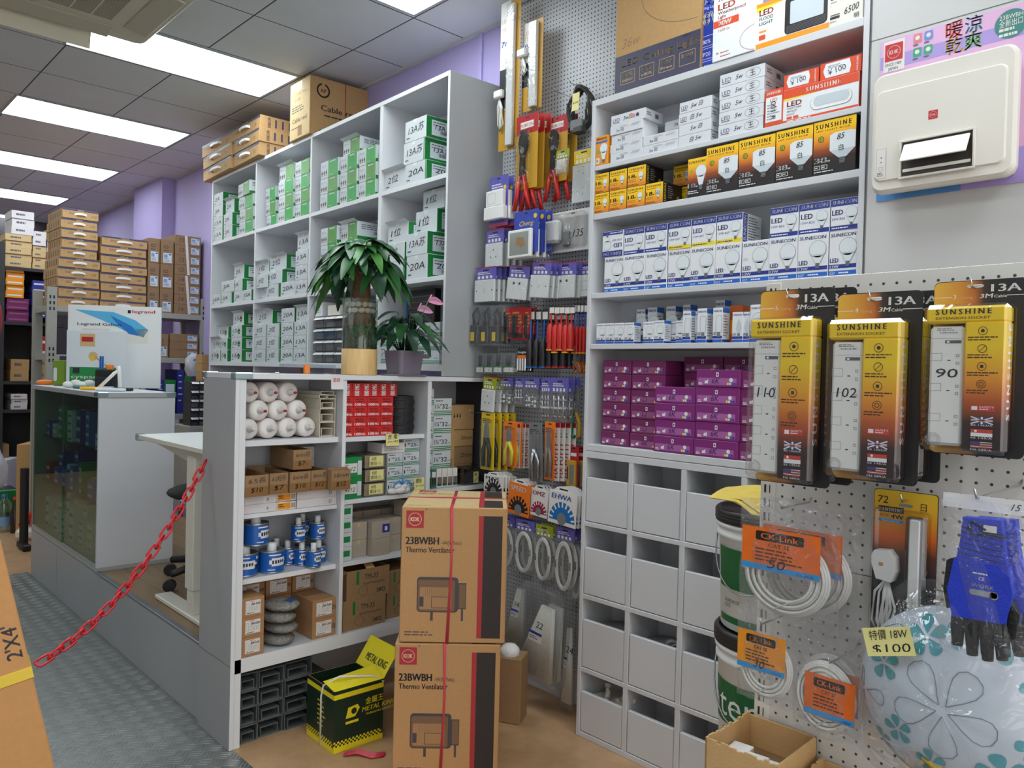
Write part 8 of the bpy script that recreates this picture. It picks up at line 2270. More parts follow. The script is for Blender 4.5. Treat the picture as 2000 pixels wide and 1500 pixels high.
# ---- black rack at the far end
def dx_(px, py, y=.02):
 return FD.px(px, py, y)
def far_box(l, r, z, h, mt, lab, n, hand=True, d=.3, tint=None):
 a, b_ = dx_(l, 600)[0], dx_(r, 600)[0]
 for k in range(n):
  mb = MB(); mb.box((0, 0, 0), (b_ - a, d, h - .001), mt, .002); f = mb.front(); f.micro((b_ - a) * .2, h * .4, (b_ - a) * .6, 1, .01, h * .25, 'ink_soft', 1) if hand else f.rect((b_ - a) * .1, h * .3, (b_ - a) * .9, h * .55, tint or 'label_white', 1)
  FD.put(once('stock_carton', mb.mesh('stock_carton'), lab if n == 1 else lab + ', %s up' % ORD[k], 'carton', 'cartons on the black rack'), a + .006 * (k % 2), .02 + .012 * (k % 2), z + h * k)
D0, D1, D2, D3 = DKZ[0], DKZ[1], DKZ[2], DKZ[3]
far_box(8, 60, D0, .062, 'kraft_pale', 'flat tan carton atop the black rack, aisle side stack', 5); far_box(20, 64, D0 + .312, .075, 'carton_white', 'white carton atop the flat tan stack', 3); far_box(62, 88, D0, .056, 'kraft_pale', 'flat tan carton atop the black rack, second stack', 4); far_box(62, 88, D0 + .226, .07, 'carton_white', 'white carton atop the second tan stack', 2); far_box(90, 103, D0, .07, 'carton_white', 'white carton atop the rack beside the upright', 4); far_box(90, 104, D0 + .283, .11, 'kraft', 'small kraft carton highest beside the rack upright', 1)
far_box(10, 46, D1 + .226, .060, 'sun_amber', 'yellow lamp carton on the black rack', 5, False); far_box(12, 56, D1, .056, 'purple_shaded', 'purple lamp carton beneath the yellow ones', 4, False, tint='purple_label_shaded'); far_box(62, 90, D1 + .05, .06, 'con_blue', 'blue and white lamp box on the black rack', 6, False)
far_box(76, 92, D2 + .24, .10, 'plug_red_d', 'red file box on the black rack', 2, False); far_box(78, 94, D2, .115, 'kraft', 'brown carton under the red file boxes', 2); far_box(22, 58, D2, .105, 'kraft', 'brown carton beside white boxes on the black rack', 2); far_box(24, 56, D3, .05, 'carton_white', 'white box low on the black rack', 3)
mat('box_brown_dark', (120, 92, 60), .8)
far_box(-12, 22, .45, .20, 'kraft_dark', 'large brown carton at the picture edge beside the rack', 1)
# oddments on the floor beyond the counter
def drop(px, py, z, mb, name, lab, cat, rz=0):
 d = ray(px, py); p = EYE + d * ((z - EYE.z) / d.z); o = tag(mb.build(name), lab, cat); o.location = (p.x, p.y, z + .0005); o.rotation_euler = (0, 0, rz); return o
mb = MB(); mb.box((0, 0, 0), (.36, .3, .75), 'kraft', .003); drop(30, 1045, 0, mb, 'carton', 'tall kraft carton on the floor past the glass counter', 'carton', R(60))
mb = MB(); mb.box((0, 0, 0), (.3, .3, .26), 'sock_label', .003); mb.box((0, 0, .2605), (.3, .3, .52), 'sock_label', .003); f = mb.front(); f.rect(.02, .06, .13, .2, 'con_blue', 1); f.rect(.02, .32, .13, .46, 'con_blue', 1); drop(-60, 1010, 0, mb, 'paper_carton', 'blue and white paper carton at the picture edge', 'carton', R(60))
mb = MB(); mb.lathe([(.055, 0), (.055, .20), (.05, .24), (.02, .28), (.02, .30), (1e-4, .30)], 'corner_clear', n=16); mb.lathe([(.021, .285), (.021, .312), (1e-4, .312)], 'can_blue', n=12); mb.lathe([(.056, .05), (.056, .13)], 'label_blue', n=16); drop(8, 1038, 0, mb, 'water_bottle', 'large clear water bottle with a blue cap on the floor', 'bottle')
mat('bottle_brown', (40, 26, 20), .15)
mb = MB(); mb.lathe([(.035, 0), (.035, .17), (.014, .24), (.014, .29), (1e-4, .29)], 'bottle_brown', n=14); mb.lathe([(.016, .275), (.016, .30), (1e-4, .30)], 'tool_red', n=10); drop(29, 1040, 0, mb, 'sauce_bottle', 'dark brown bottle with a red cap on the floor', 'bottle')
mb = MB(); mb.box((0, -.1, 0), (.25, .15, .10), 'heater_white', .03); mb.tube([(.02, 0, .1), (.12, 0, .22), (.24, 0, .26)], .03, 'tool_red', 8); mb.sphere((.16, -.06, .14), .06, 'tool_red', 10); drop(36, 1052, 0, mb, 'floor_cleaner', 'red and white machine on the floor behind the glass counter', 'machine', R(60))
mb = MB(); mb.cyl(.03, .0, .62, 'black', 0, 0); mb.box((-.1, -.03, 0), (.12, .03, .05), 'black', .01); drop(46, 1072, 0, mb, 'trolley', 'black trolley post with a wheel by the glass counter', 'trolley')
mb = MB(); mb.grid(lambda u, v: bag(u, v, .10, .34, 2), 24, 12, 'white_bag'); d = ray(14, 950); p = EYE + d * 8.2; o = tag(mb.build('plastic_bag'), 'translucent white carrier bag before the tall kraft carton', 'plastic bag'); p = EYE + ray(14, 1035) * ((0.0 - EYE.z) / ray(14, 1035).z); o.location = (p.x - .35, p.y - .02, .313); mb = MB(); mb.box((-.14, -.14, 0), (.14, .14, .312), 'sock_green', .01, {'+z': 'tool_black'}); o2 = tag(mb.build('storage_tub'), 'dark green tub under the translucent carrier bag', 'tub'); o2.location = (p.x - .35, p.y - .02, .0005)
mat('mesh_red', (176, 52, 40), .4, bump=.8, bscale=60)
xq, zq = FD.px(-6, 625, -1.2); mb = MB(); mb.sphere((-.03, 0, 0), .19, 'mesh_red', 18, (.36, .36, 1)); o = tag(mb.build('red_lantern'), 'red rounded netted thing hanging at the picture edge', 'hanging ornament'); FD.put(o, xq, -1.2, zq); mb = MB(); mb.tube([(0, 0, .2), (0, 0, CEIL - zq)], .002, 'black', 4); c = mb.build('hanging_string', o)
# ================================================================ floor goods, plants, chain, air conditioner
mat('kdk_dark', (48, 40, 38), .6); mat('kdk_redprint', (176, 48, 54), .55); mat('kdk_cream', (222, 190, 150), .6); mat('strap_red', (206, 66, 84), .3); mat('unit_brown', (122, 92, 66), .6); mat('unit_pale', (170, 128, 86), .6)
KW, KD_, KH = .374, .385, .4805
def kdk_box():
 t = empty('heater_carton')
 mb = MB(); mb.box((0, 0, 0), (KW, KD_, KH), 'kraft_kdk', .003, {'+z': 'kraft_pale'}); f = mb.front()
 x0, x1 = KW * .775, KW * .955
 f.rect(x0 - KW * .045, .018, x0, KH - .028, 'kdk_redprint', 1); f.rect(x0, .018, x1, KH - .028, 'kdk_dark', 1); kdk(f, KW * .045, KH * .845, KW * .165, 1, 'kdk_cream', 'kdk_redprint'); f.text('\u00ae', KW * .22, KH * .975, .008, 'carton_ink', 1)
 f.text('23BWBH', KW * .045, KH * .725, .0265, 'ink', 1, KW * .31, bold=.05); f.text('-W(White)', KW * .38, KH * .725, .014, 'ink', 1, KW * .19); f.text('Thermo Ventilator', KW * .045, KH * .665, .0195, 'ink', 1, KW * .46, bold=.025)
 f.micro(KW * .05, .035, KW * .34, 2, .010, .004, 'carton_ink', 1)
 a, b_, c, d = KW * .16, KW * .55, KH * .225, KH * .485
 f.rrect(a, c, b_, d, .012, 'carton_ink', 1); f.rrect(a + .004, c + .004, b_ - .012, d - .010, .008, 'unit_brown', 2); f.rect(b_, c + .012, b_ + KW * .075, d - .02, 'carton_ink', 1); f.rect(b_ + .003, c + .016, b_ + KW * .068, d - .024, 'unit_brown', 2)
 f.rrect(a + .010, c + .010, b_ - .024, d - .036, .006, 'unit_pale', 3); f.frame(a + KW * .14, c + .016, b_ - KW * .09, c + .055, .002, 'carton_ink', 4); f.rect(a + .010, c + .020, a + .024, c + .055, 'carton_ink', 4)
 for k in range(14):
  f.rect(a + .030 + .0068 * k, c + .058, a + .031 + .0068 * k, d - .038, 'unit_brown', 4)
 f.rect(a + KW * .13, c - .03, a + KW * .155, c, 'carton_ink', 1); f.rect(b_ + KW * .03, c - .03, b_ + KW * .05, c + .012, 'carton_ink', 1)
 g = mb.face((0, 0, KH), (1, 0, 0), (0, 1, 0)); g.rect(x0 - KW * .05, .005, x0, KD_ - .01, 'kdk_redprint', 1); g.rect(x0, .008, x1, KD_ * .42, 'kdk_dark', 1); g.rect(x0, KD_ * .52, x1, KD_ - .01, 'kdk_dark', 1); g.rect(KW * .08, KD_ * .86, KW * .26, KD_ * .98, 'kdk_redprint', 1); g.text('KDK', KW * .11, KD_ * .88, .024, 'kdk_cream', 2, KW * .12); g.text('23BWBH Thermo', KW * .08, KD_ * .74, .024, 'kdk_dark', 1, KW * .36); g.micro(KW * .04, .03, KW * .34, 1, .01, .008, 'kraft_dark', 1)
 mb.build('carton_body', t)
 mb = MB()
 def band(pts, wd):
  mb.tube(pts, wd, 'strap_red', 5)
 xm = KW * .47
 for k in range(5):
  o = .0022 * (k - 2)
  band([(xm + o - .006, -.002, 0), (xm + o * .5 + .004, -.0024, KH * .6), (xm + o, -.002, KH + .001), (xm + o, KD_ * .5, KH + .003), (xm + o, KD_ + .002, KH), (xm + o, KD_ + .002, 0)], .0015)
  band([(KW + .002, KD_ * .55 + o, 0), (KW + .002, KD_ * .55 + o, KH), (xm, KD_ * .52 + o, KH + .004), (-.002, KD_ * .55 + o, KH), (-.002, KD_ * .55 + o, 0)], .0015)
 mb.build('packing_strap', t, 'red plastic packing strap'); return t
t = kdk_box(); tag(t, 'lower brown thermo ventilator carton standing on the floor', 'carton', 'heater cartons'); t.location = (-2.254, 1.594, .0005); t.rotation_euler = (0, 0, R(48))
t2 = dup(t, label='upper brown thermo ventilator carton with red strap across its top'); t2.location = (-2.245, 1.604, .0005 + KH + .005)
# yellow and green hardware carton
mat('king_green', (18, 44, 30), .4); mat('king_yellow', (232, 216, 36), .4); mat('king_white', (214, 214, 206), .4)
W_, D_, H_ = .215, .215, .235
t = empty('hardware_carton', (-2.752, 1.532, .0005), R(-2), 'open yellow and dark green hardware carton on the floor', 'carton')
mb = MB(); th = .004
for a, b_ in (((0, 0, 0), (W_, th, H_)), ((0, D_ - th, 0), (W_, D_, H_)), ((0, th, 0), (th, D_ - th, H_)), ((W_ - th, th, 0), (W_, D_ - th, H_)), ((th, th, 0), (W_ - th, D_ - th, .09))):
 mb.box(a, b_, 'kraft_in', 0, {'-y': 'king_green', '+x': 'king_green', '-x': 'king_green'} if b_[2] > .1 else {})
def king(f, w):
 f.rect(0, H_ * .86, w, H_ * .94, 'king_yellow', 1); f.rect(0, 0, w, .022, 'king_yellow', 1)
 for k in range(int(w / .016)):
  for j in range(3):
   f.rect(.016 * k + .008 * (j % 2), .022 + .007 * j, .016 * k + .008 + .008 * (j % 2), .029 + .007 * j, 'king_yellow', 1)
king(mb.front(), W_); f = mb.front(); f.micro(W_ * .4, H_ * .7, W_ * .3, 6, .018, .005, 'king_yellow', 1)
g = mb.face((W_, 0, 0), (0, 1, 0), (0, 0, 1)); king(g, D_)
g.poly([(.05, .12), (.09, .12), (.11, .15), (.10, .165), (.06, .16)], 'king_yellow', 1); g.disc(.085, .143, .012, 'king_green', 2, 12); g.rect(.05, .098, .105, .108, 'king_yellow', 1); g.text('\u91d1\u5c6c\u738b', .135, .155, .020, 'king_yellow', 1, .08); g.text('METAL KING', .12, .128, .018, 'king_yellow', 1, .15, shear=.2, bold=.03); g.text('Industrial Limited', .14, .112, .010, 'king_yellow', 1, .12)
mb.build('carton_body', t)
mb = MB(); mb.add([(W_, 0, H_), (W_, D_, H_), (W_ * .62, D_, H_ + .03), (W_ * .58, 0, H_ + .012)], [(0, 1, 2, 3)], 'king_yellow'); mb.add([(0, D_, H_), (W_, D_, H_), (W_, D_ + .07, H_ + .10), (0, D_ + .07, H_ + .10)], [(3, 2, 1, 0)], 'king_yellow'); f = Face(mb, (0, D_, H_), (1, 0, 0), (0, .57, .82), .0006); f.text('METAL KING', W_ * .2, .03, .03, 'king_green', 1, W_ * .7, bold=.03); mb.build('open_flap', t)
mb = MB(); mb.tube([(W_ * .55, -.002, 0), (W_ * .55, -.003, H_ * .8), (W_ * .62, -.002, H_), (W_ * .75, .05, H_ + .03), (W_ * .9, .18, H_ + .012), (W_ + .002, D_, H_ * .95)], .004, 'tape_white', 6); mb.build('packing_strap', t, 'white packing strap')
mb = MB()
for k in range(5):
 mb.tube([(0, .006 * k, .003), (.05, .006 * k + .01, .012), (.11, .008 * k, .004), (.15, .02 + .006 * k, .006)], .004, 'strap_red', 5)
o = tag(mb.build('loose_strap'), 'scrap of red packing strap lying on the tan floor', 'strap'); o.location = (-2.50, 1.545, .001); o.rotation_euler = (0, 0, R(40))
mb = MB(); mb.box((0, 0, 0), (.12, .11, .27), 'kraft_dark', .003); mb.sphere((.055, .05, .28), .045, 'cloth_white', 10, (1, 1, .8)); o = tag(mb.build('carton'), 'brown carton with white cloth showing behind the heater cartons', 'carton'); o.location = (-2.36, 2.165, .0005); o.rotation_euler = (0, 0, R(30))
# leaning carton in the aisle and the red chain
A = EYE + ray(62, 1312) * (2.3)
t = empty('tube_carton', (0, 0, 0), 0, 'tall brown lamp tube carton leaning in the aisle with a yellow strap', 'carton')
lw, ld, lh = .55, .22, 1.62
mb = MB(); mb.box((-lw, 0, 0), (0, ld, lh), 'kraft_orange', .004); f = mb.front()
f.text("2'X4'", -.012, .515, .040, 'carton_ink', 1, .10, rot=R(90), bold=.03); f.text('3TUBES', -.085, .475, .045, 'carton_ink', 1, .26, rot=R(90), bold=.03); f.text('FOR LED', -.16, .475, .04, 'carton_ink', 1, .2, rot=R(90))
mb.build('carton_body', t)
mb = MB(); mb.box((-lw - .003, -.003, .447), (.003, ld + .003, .480), 'hd_yellow', .001); mb.build('yellow_strap', t, 'yellow strap')
up = (EYE + ray(0, 1045) * 2.3 - (EYE + ray(108, 1500) * 2.3)).normalized()
fr_ = (EYE - A); fr_ = (fr_ - up * fr_.dot(up)).normalized()
rt = up.cross(fr_) * 1.0
M4 = Matrix((rt, -fr_, up)).transposed().to_4x4()
M4.translation = A - M4.to_3x3() @ Vector((0, 0, .464))
M4 = M4 @ Matrix.Rotation(R(0), 4, 'Z')
t.matrix_world = M4
mat('chain_red', (196, 30, 42), .3)
Bp = EYE + ray(402, 900) * ((1.222 - EYE.y) / ray(402, 900).y); A = A.lerp(Bp, .03)
t = empty('barrier_chain', (0, 0, 0), 0, 'red plastic chain across the gap between leaning carton and counter', 'chain')
P_ = []
for i in range(401):
 q = i / 400; p = A.lerp(Bp, q); p = p + Vector((0, 0, -.105 * 4 * q * (1 - q))); P_.append(p)
L = sum((P_[i + 1] - P_[i]).length for i in range(400)); nl = int(L / .0415)
acc, nxt, ctr = 0, .5 * L / nl, []
for i in range(400):
 acc += (P_[i + 1] - P_[i]).length
 if acc >= nxt:
  ctr.append((P_[i], (P_[i + 1] - P_[i]).normalized())); nxt += L / nl
mb = MB(); mb.tube([(.0185 * math.copysign(1, math.cos(a)) * (1 if abs(math.cos(a)) > .3 else abs(math.cos(a)) / .3) + .0100 * math.cos(a), .0130 * math.sin(a), 0) for a in [2 * math.pi * i / 16 for i in range(16)]],   .0040, 'chain_red', 7, True)
link = mb.mesh('chain_link')
for i, (p, d) in enumerate(ctr):
 o = bpy.data.objects.new('chain_link', link); COL.objects.link(o); o.parent = t
 x = d; y = Vector((0, 0, 1)).cross(x).normalized(); z = x.cross(y)
 if i % 2:
  y, z = z, -y
 m4 = Matrix((x, (y + z * .5).normalized(), (z - y * .5).normalized())).transposed().to_4x4(); m4.translation = p; o.matrix_local = m4
p = ctr[int(nl * .78)][0]; mb = MB(); mb.tube([p + Vector((-.008, 0, -.01)), p + Vector((0, -.008, .012)), p + Vector((.012, 0, 0))], .004, 'ribbon_blue', 6); mb.build('cable_tie', t, 'blue tie')
# paint pails
mat('pail_white', (228, 230, 228), .35); mat('pail_green', (22, 98, 52), .4); mat('pail_lid', (30, 30, 32), .4)
def pail(word):
 t = empty('pail'); r_ = .142
 mb = MB(); mb.lathe([(1e-4, 0), (r_ * .90, 0), (r_ * .92, .004), (r_ * .985, .27), (r_ * 1.03, .275), (r_ * 1.03, .285), (r_ * 1.0, .288), (r_ * 1.0, .300), (r_ * 1.05, .304), (r_ * 1.05, .315), (r_ * 1.0, .318), (r_ * 1.0, .33)], 'pail_white', n=40); mb.build('pail_body', t)
 mb = MB(); mb.lathe([(r_ * 1.06, .318), (r_ * 1.07, .322), (r_ * 1.07, .352), (r_ * 1.03, .358), (r_ * .98, .358), (r_ * .97, .352), (1e-4, .352)], 'pail_lid', n=40)
 for k in range(3):
  mb.lathe([(r_ * 1.07, .326 + .009 * k), (r_ * 1.078, .329 + .009 * k), (r_ * 1.07, .332 + .009 * k)], 'pail_lid', n=40)
 mb.build('lid', t, 'black lid')
 mb = MB(); c = R(-108)
 def patch(a0, a1, z0, z1, mt):
  n = 12; vs = []
  for z in (z0, z1):
   rr = r_ * (.92 + .065 * z / .27) + .0008
   vs += [(rr * math.cos(a0 + (a1 - a0) * i / n), rr * math.sin(a0 + (a1 - a0) * i / n), z) for i in range(n + 1)]
  mb.add(vs, [(i, i + 1, n + 2 + i, n + 1 + i) for i in range(n)], mt)
 if word == 2:
  patch(c - .75, c + .9, .115, .225, 'pail_green')
  vs, fs, wd = text_poly('atens'); k = .075 / .7
  P2 = []
  for a, b_ in vs:
   th = c - .72 + a * k / r_ * 1.05; z = .135 + b_ * k; rr = r_ * (.92 + .065 * z / .27) + .002
   P2.append((rr * math.cos(th), rr * math.sin(th), z))
  mb.add(P2, fs, 'pail_white')
  words_ = (('STRUCTURAL REPAIRS', .075), ('CONCRETE', .095))
 else:
  patch(c - .55, c + .5, .125, .245, 'pail_green'); patch(c - .55, c + .8, .022, .042, 'pail_green'); words_ = (('SURFACE', .085), ('SIZE', .070))
 for s_, z0 in words_:
  vs, fs, wd = text_poly(s_); k = .010 / .7
  mb.add([((r_ * .95 + .0012) * math.cos(c - .3 + a * k / r_), (r_ * .95 + .0012) * math.sin(c - .3 + a * k / r_), z0 + b_ * k) for a, b_ in vs], fs, 'pail_green' if word == 1 else 'ink')
 mb.build('pail_print', t)
 mb = MB(); mb.tube([((r_ * 1.04) * math.cos(c - 1.0 + 2.4 * i / 14), (r_ * 1.04) * math.sin(c - 1.0 + 2.4 * i / 14), .27 - .15 * math.sin(math.pi * i / 14)) for i in range(15)], .0022, 'steel', 6); mb.build('wire_handle', t)
 return t
PX, PY = -1.012, 1.93
PZ = ((.0005, 1.222), (.4325, 1.0), (.792, .875))
for k, (wd, lab) in enumerate(((2, 'lowest white paint pail on the floor behind the open carton'), (2, 'middle white pail with white lettering on a green band'), (1, 'top white pail with a green square and yellow cloth on its lid'))):
 t = pail(wd); tag(t, lab, 'pail', 'stacked paint pails'); t.location = (PX + .006 * (k == 1), PY, PZ[k][0]); t.scale = (1, 1, PZ[k][1]); t.rotation_euler = (0, 0, R(2 * k))
mat('chamois', (206, 180, 84), .85, var=.08, vscale=20)
mb = MB()
def cl(u, v):
 x, y = -.13 + .26 * u, -.14 + .2 * v
 return (x, y, .362 + .012 * math.sin(6 * u) * v + .020 * math.sin(3.1 * v) - (.11 * max(0, (.25 - v)) * 4 * max(0, u - .35) * 1.3) + .012)
mb.grid(cl, 18, 16, 'chamois'); mb.grid(lambda u, v: tuple(a + b_ for a, b_ in zip(cl(1 - u, v), (.005, .01, .018 * (1 - u)))), 14, 12, 'chamois'); mb.grid(lambda u, v: tuple(a + b_ for a, b_ in zip(cl(1 - u, v), (0, 0, -.002))), 10, 10, 'chamois')
o = tag(mb.build('yellow_cloth'), 'folded yellow cloth draped over the top pail lid', 'cloth'); o.location = (PX + .005, PY - .01, .792 - .034); o.scale = (.92, .92, 1.0)
# open cartons in front of the pegboard edge
mat('carton_tan', (202, 164, 112), .75, var=.05, vscale=30, bump=.1)
def open_carton(w, d, h, fill):
 t = empty('open_carton'); mb = MB(); th = .004
 rnd = random.Random(5)
 for (x0, y0), (x1, y1) in (((0, 0), (w, th)), ((0, d - th), (w, d)), ((0, 0), (th, d)), ((w - th, 0), (w, d))):
  mb.box((x0, y0, 0), (x1, y1, h), 'carton_tan')
 for i in range(18):
  x = w * i / 18; mb.box((x, 0, h), (x + w / 18, th, h + rnd.uniform(0, .006)), 'carton_tan'); y = d * i / 18; mb.box((0, y, h), (th, y + d / 18, h + rnd.uniform(0, .007)), 'carton_tan')
 mb.box((th, th, 0), (w - th, d - th, h * fill), 'kraft_in'); f = mb.front(); f.line([(w * .18, h - .05), (w * .34, h - .045), (w * .2, h - .075), (w * .36, h - .075)], .003, 'carton_ink', 1); f.line([(w * .6, h - .05), (w * .55, h - .09)], .003, 'carton_ink', 1)
 mb.build('carton_body', t); return t
t = open_carton(.155, .185, .24, .72); tag(t, 'torn open carton of white boxes before the paint pails', 'carton', 'open cartons'); t.location = (-.872, 1.40, .4606); t.rotation_euler = (0, 0, R(2))
mb = MB(); mb.box((0, 0, 0), (.36, .19, .46), 'carton_tan', .003); o = tag(mb.build('carton'), 'closed carton under the torn open carton', 'carton'); o.location = (-.88, 1.398, .0)
for k in range(3):
 mb = MB(); mb.box((0, 0, 0), (.045, .07, .03), 'white', .002); o = once('socket_carton', mb.mesh('socket_carton'), 'little white box inside the torn open carton, %s from the pails' % ORD[k], 'box', 'white boxes in the carton'); o.location = (-.862 + .047 * k, 1.425 + .02 * (k == 0), .4606 + .24 * .72 + .001); o.rotation_euler = (0, 0, R(8))
t = open_carton(.17, .185, .20, .85); tag(t, 'second torn carton holding a white socket plate', 'carton', 'open cartons'); t.location = (-.708, 1.40, .4606)
mb = MB(); mb.box((0, 0, 0), (.115, .08, .02), 'plate_white', .004); f = mb.face((0, 0, .02), (1, 0, 0), (0, 1, 0))
for x, y in ((.03, .06), (.05, .03), (.03, .03), (.09, .06), (.09, .03)):
 f.rect(x, y, x + .006, y + .004, 'ink_soft', 1)
o = tag(mb.build('socket_plate'), 'white double socket plate lying in the second torn carton', 'socket plate'); o.location = (-.680, 1.445, .4606 + .1712); o.rotation_euler = (0, 0, R(10))
# ---- plants on the counter
mat('leaf', (34, 86, 40), .35, var=.25, vscale=12); mat('leaf_light', (66, 124, 50), .35, var=.2, vscale=12); mat('leaf_dark', (24, 62, 40), .3, var=.2, vscale=14); mat('bark', (104, 78, 56), .8, var=.25, vscale=40, bump=.5, bscale=60); mat('root', (168, 104, 60), .7); mat('pebble', (214, 204, 190), .6, var=.08, vscale=30); mat('moss', (40, 74, 28), .9, var=.4, vscale=90, bump=.8, bscale=120); mat('bamboo', (222, 184, 124), .45, var=.1, vscale=14, stretch=(6, 6, .6)); mat('pot_purple', (130, 122, 138), .25); mat('anthurium', (206, 140, 176), .35); mat('copper_foil', (184, 120, 60), .3)
film('vase_glass', (246, 250, 248), .05, .5, .02, 0)
def leaf(mb, base, d, up, ln, wd, mt, droop=.35, n=6):
 d = Vector(d).normalized(); s_ = d.cross(Vector(up)).normalized(); nn = s_.cross(d)
 vs = []
 for i in range(n + 1):
  q = i / n; c = Vector(base) + d * (ln * q) - Vector((0, 0, 1)) * (droop * ln * q * q)
  w_ = wd * math.sin(math.pi * min(1, q * .93 + .05)) ** .8
  vs += [c - s_ * w_ + nn * w_ * .25, c, c + s_ * w_ + nn * w_ * .25]
 fs = []
 for i in range(n):
  for j in range(2):
   a = 3 * i + j; fs.append((a, a + 1, a + 4, a + 3))
 mb.add(vs, fs, mt, True)
def on_counter(px, py):
 d = ray(px, py); return EYE + d * ((CT - EYE.z) / d.z)
def at_dist(px, z, X):
 d = ray(px, 700); q = (X - EYE.x) / d.x; return EYE.y + d.y * q
VX = -2.90; VY = at_dist(702, CT, VX)
t = empty('money_tree', (VX, VY, CT + .0005), 0, 'leafy money tree in a glass vase on a bamboo base', 'potted plant')
r_ = .076
mb = MB(); mb.lathe([(1e-4, 0), (r_, 0), (r_ * 1.01, .003), (r_ * 1.01, .110), (r_ * .97, .112), (1e-4, .112)], 'bamboo', n=36); mb.build('bamboo_base', t)
mb = MB(); mb.lathe([(r_, .112), (r_, .318), (r_ * 1.14, .323), (r_ * 1.14, .327), (r_ * .97, .324), (r_ * .965, .113)], 'vase_glass', n=36); mb.build('glass_vase', t)
mb = MB(); mb.lathe([(1e-4, .113), (r_ * .95, .114), (r_ * .95, .205), (r_ * .8, .215), (1e-4, .22)], 'moss', n=20)
rnd = random.Random(2)
for k in range(70):
 a = rnd.uniform(0, 6.28); z = rnd.uniform(.13, .22); leaf(mb, (r_ * .8 * math.cos(a), r_ * .8 * math.sin(a), z), (math.cos(a) * .3, math.sin(a) * .3, rnd.uniform(-.4, .8)), (math.cos(a), math.sin(a), .1), .03, .005, ('moss', 'leaf_light')[k % 3 == 0], 0, 3)
o = mb.build('moss', t); o['kind'] = 'stuff'
mb = MB(); mb.lathe([(1e-4, .19), (.045, .20), (.052, .26), (.046, .275), (1e-4, .276)], 'bark', n=16, cx=.005)
for k in range(26):
 a = rnd.uniform(0, 6.28); mb.tube([(.045 * math.cos(a), .045 * math.sin(a), .25), (.064 * math.cos(a + .3), .064 * math.sin(a + .3), .22 - .02 * rnd.random()), (.060 * math.cos(a + .8), .060 * math.sin(a + .8), .19 - .05 * rnd.random())], .0018, 'root', 5)
mb.build('roots', t)
for k in range(26):
 a = 2 * math.pi * k / 13 + (.24 if k > 12 else 0); mb = MB(); mb.sphere((.057 * math.cos(a), .057 * math.sin(a), .276 + .026 * (k > 12)), .0155, 'pebble', 9, (1, 1, .8)); mb.build('pebble', t)
mb = MB(); mb.tube([(0, 0, .27), (.002, 0, .33), (.004, .002, .40), (.01, 0, .44)], [.048, .042, .036, .028], 'bark', 12)
for k in range(6):
 a = R(60 * k); mb.tube([(.02 * math.cos(a), .02 * math.sin(a), .40), (.05 * math.cos(a), .05 * math.sin(a), .47)], [.012, .006], 'bark', 6)
mb.build('trunk', t)
mb = MB(); ms = MB(); nl = 26
for k in range(nl):
 a = 2.4 * k; q = (k + .5) / nl; rr = .03 + .085 * math.sqrt(q); h = .575 - .13 * q + .02 * math.sin(5 * k)
 c = Vector((rr * math.cos(a), rr * math.sin(a), h)); ms.tube([(.03 * math.cos(a), .03 * math.sin(a), .45), (rr * .6 * math.cos(a), rr * .6 * math.sin(a), h * .96), c], .0022, 'leaf_light', 5)
 for j in range(5):
  b_ = a + R(-84 + 42 * j) + .2 * math.sin(k)
  leaf(mb, c, (math.cos(b_), math.sin(b_), .10 - .25 * q), (0, 0, 1), (.125, .15, .16, .15, .125)[j] * (.72 + .28 * rnd.random()), .026, ('leaf', 'leaf', 'leaf_dark', 'leaf_light')[(k + j) % 4], (.30 + .5 * q) + .4 * rnd.random())
ms.build('stems', t); o = mb.build('leaves', t)
PXY = (-2.87, at_dist(789, CT, -2.87))
t = empty('flowering_plant', (PXY[0], PXY[1], CT + .0005), 0, 'pink-flowered glossy plant in a purple-grey pot on the counter', 'potted plant')
mb = MB()
for a, b_, z0, z1 in ((.058, .070, .006, .112),):
 o1 = [(x, y, z0) for x, y in rr_pts(-a, -a, a, a, .018)]; o2 = [(x, y, z1) for x, y in rr_pts(-b_, -b_, b_, b_, .022)]; n_ = len(o1)
 mb.add(o1 + o2, [(i, (i + 1) % n_, n_ + (i + 1) % n_, n_ + i) for i in range(n_)], 'pot_purple', True); mb.add([(x, y, z1 - .008) for x, y in rr_pts(-b_ * .97, -b_ * .97, b_ * .97, b_ * .97, .02)], [tuple(range(n_))], 'moss')
mb.build('pot', t); mb = MB(); mb.box((-.075, -.075, 0), (.075, .075, .006), 'pot_purple', .002); mb.build('saucer', t)
mb = MB(); ms = MB()
for k in range(30):
 a = 2.4 * k + .4; q = (k + .5) / 30; tip = Vector((.085 * math.sqrt(q) * math.cos(a), .085 * math.sqrt(q) * math.sin(a), .16 + .15 * (1 - q) * (.6 + .4 * rnd.random())))
 ms.tube([(.02 * math.cos(a), .02 * math.sin(a), .10), tip], .0022, 'leaf_dark', 5); leaf(mb, tip, (math.cos(a), math.sin(a), .15), (0, 0, 1), .10 + .05 * rnd.random(), .026, ('leaf_dark', 'leaf', 'leaf_dark')[k % 3], .5 + .4 * rnd.random())
ms.build('stems', t); mb.build('leaves', t)
for fx, fy, fz in ((.05, .09, .34), (.02, .055, .30)):
 mb = MB(); mb.tube([(0, 0, .1), (fx * .6, fy * .6, fz * .7), (fx, fy, fz)], .002, 'leaf_light', 5); leaf(mb, (fx, fy, fz), (.3, 1, .2), (1, 0, .4), .075, .020, 'anthurium', .3); leaf(mb, (fx, fy, fz), (.3, 1, .25), (-1, 0, .4), .07, .018, 'anthurium', .35); mb.tube([(fx, fy, fz), (fx, fy + .02, fz + .03)], .003, 'anthurium', 6); mb.build('flower', t, 'pink flower')
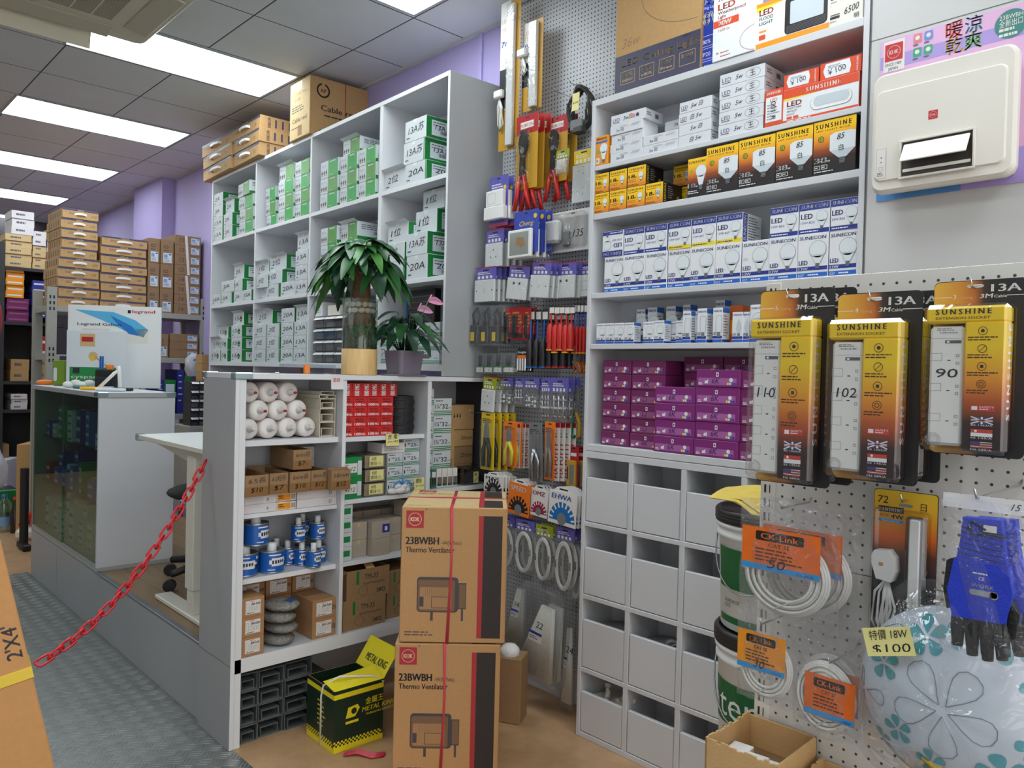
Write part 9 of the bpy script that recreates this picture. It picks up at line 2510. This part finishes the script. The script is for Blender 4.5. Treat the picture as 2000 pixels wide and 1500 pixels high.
# acrylic tray and orange clip at the counter edge
film('acrylic', (236, 244, 248), .08, .5, .03, 0)
yy = at_dist(660, CT, -2.95)
mb = MB(); mb.box((0, 0, 0), (.26, .10, .004), 'acrylic', .001); mb.box((0, 0, .004), (.26, .004, .040), 'acrylic', .001); o = tag(mb.build('card_tray'), 'clear acrylic tray on the counter beside the vase', 'tray'); o.location = (-2.93, yy - .28, CT + .0005); o.rotation_euler = (0, 0, R(90))
mb = MB(); mb.box((0, 0, 0), (.022, .02, .038), 'orange_tool', .002); o = tag(mb.build('binder_clip'), 'small bright orange clip standing on the counter', 'clip'); o.location = (-2.90, at_dist(596, CT, -2.9), CT + .0005); o.rotation_euler = (0, 0, R(80))
# ---- ceiling cassette air conditioner
mat('ac_body', (206, 200, 178), .45); mat('ac_slot', (40, 38, 34), .7); mat('ac_flap', (186, 180, 160), .45)
t = empty('air_conditioner', (-4.44, .49, CEIL), 0, 'cream ceiling cassette air conditioner with a square grille', 'air conditioner')
S_ = .93; ZB_ = -.055
mb = MB(); o_ = rr_pts(0, 0, S_, S_, .05, 6); i_ = rr_pts(.02, .02, S_ - .02, S_ - .02, .045, 6); n_ = len(o_)
mb.add([(x, y, 0) for x, y in o_] + [(x, y, ZB_ + .02) for x, y in o_] + [(x, y, ZB_) for x, y in i_], [(k * n_ + i, k * n_ + (i + 1) % n_, (k + 1) * n_ + (i + 1) % n_, (k + 1) * n_ + i) for k in (0, 1) for i in range(n_)] + [tuple(range(3 * n_ - 1, 2 * n_ - 1, -1))], 'ac_body'); mb.build('panel', t)
mb = MB(); g0, g1 = .23, S_ - .23; f = Face(mb, (0, 0, ZB_), (1, 0, 0), (0, -1, 0), .002); f.rect(g0, -g1, g1, -g0, 'ac_slot', 1)
for k in range(38):
 x = g0 + (g1 - g0) * (k + .2) / 38; mb.box((x, g0, ZB_ - .0036), (x + .0045, g1, ZB_ - .0026), 'ac_body')
for k in range(6):
 y = g0 + (g1 - g0) * k / 5; mb.box((g0, y - .004, ZB_ - .0048), (g1, y + .004, ZB_ - .0038), 'ac_body')
mb.build('grille', t)
for k in range(4):
 mb = MB(); mb.box((.20, .055, -.004), (S_ - .20, .165, .004), 'ac_flap', .002); M_ = Matrix.Translation((S_ / 2, S_ / 2, ZB_ - .012)) @ Matrix.Rotation(R(90 * k), 4, 'Z') @ Matrix.Translation((-S_ / 2, -S_ / 2, 0)) @ (Matrix.Translation((0, .11, 0)) @ Matrix.Rotation(R(10), 4, 'X') @ Matrix.Translation((0, -.11, 0))); mb.move(M_); mb.build('louvre', t)
mb = MB(); mb.box((0, .02, -.085), (.006, S_ - .26, 0), 'ac_body', .001); mb.move(Matrix.Translation((-.004, 0, ZB_ + .002)) @ Matrix.Rotation(R(12), 4, 'Y')); mb.build('air_deflector', t, 'pale air deflector board')
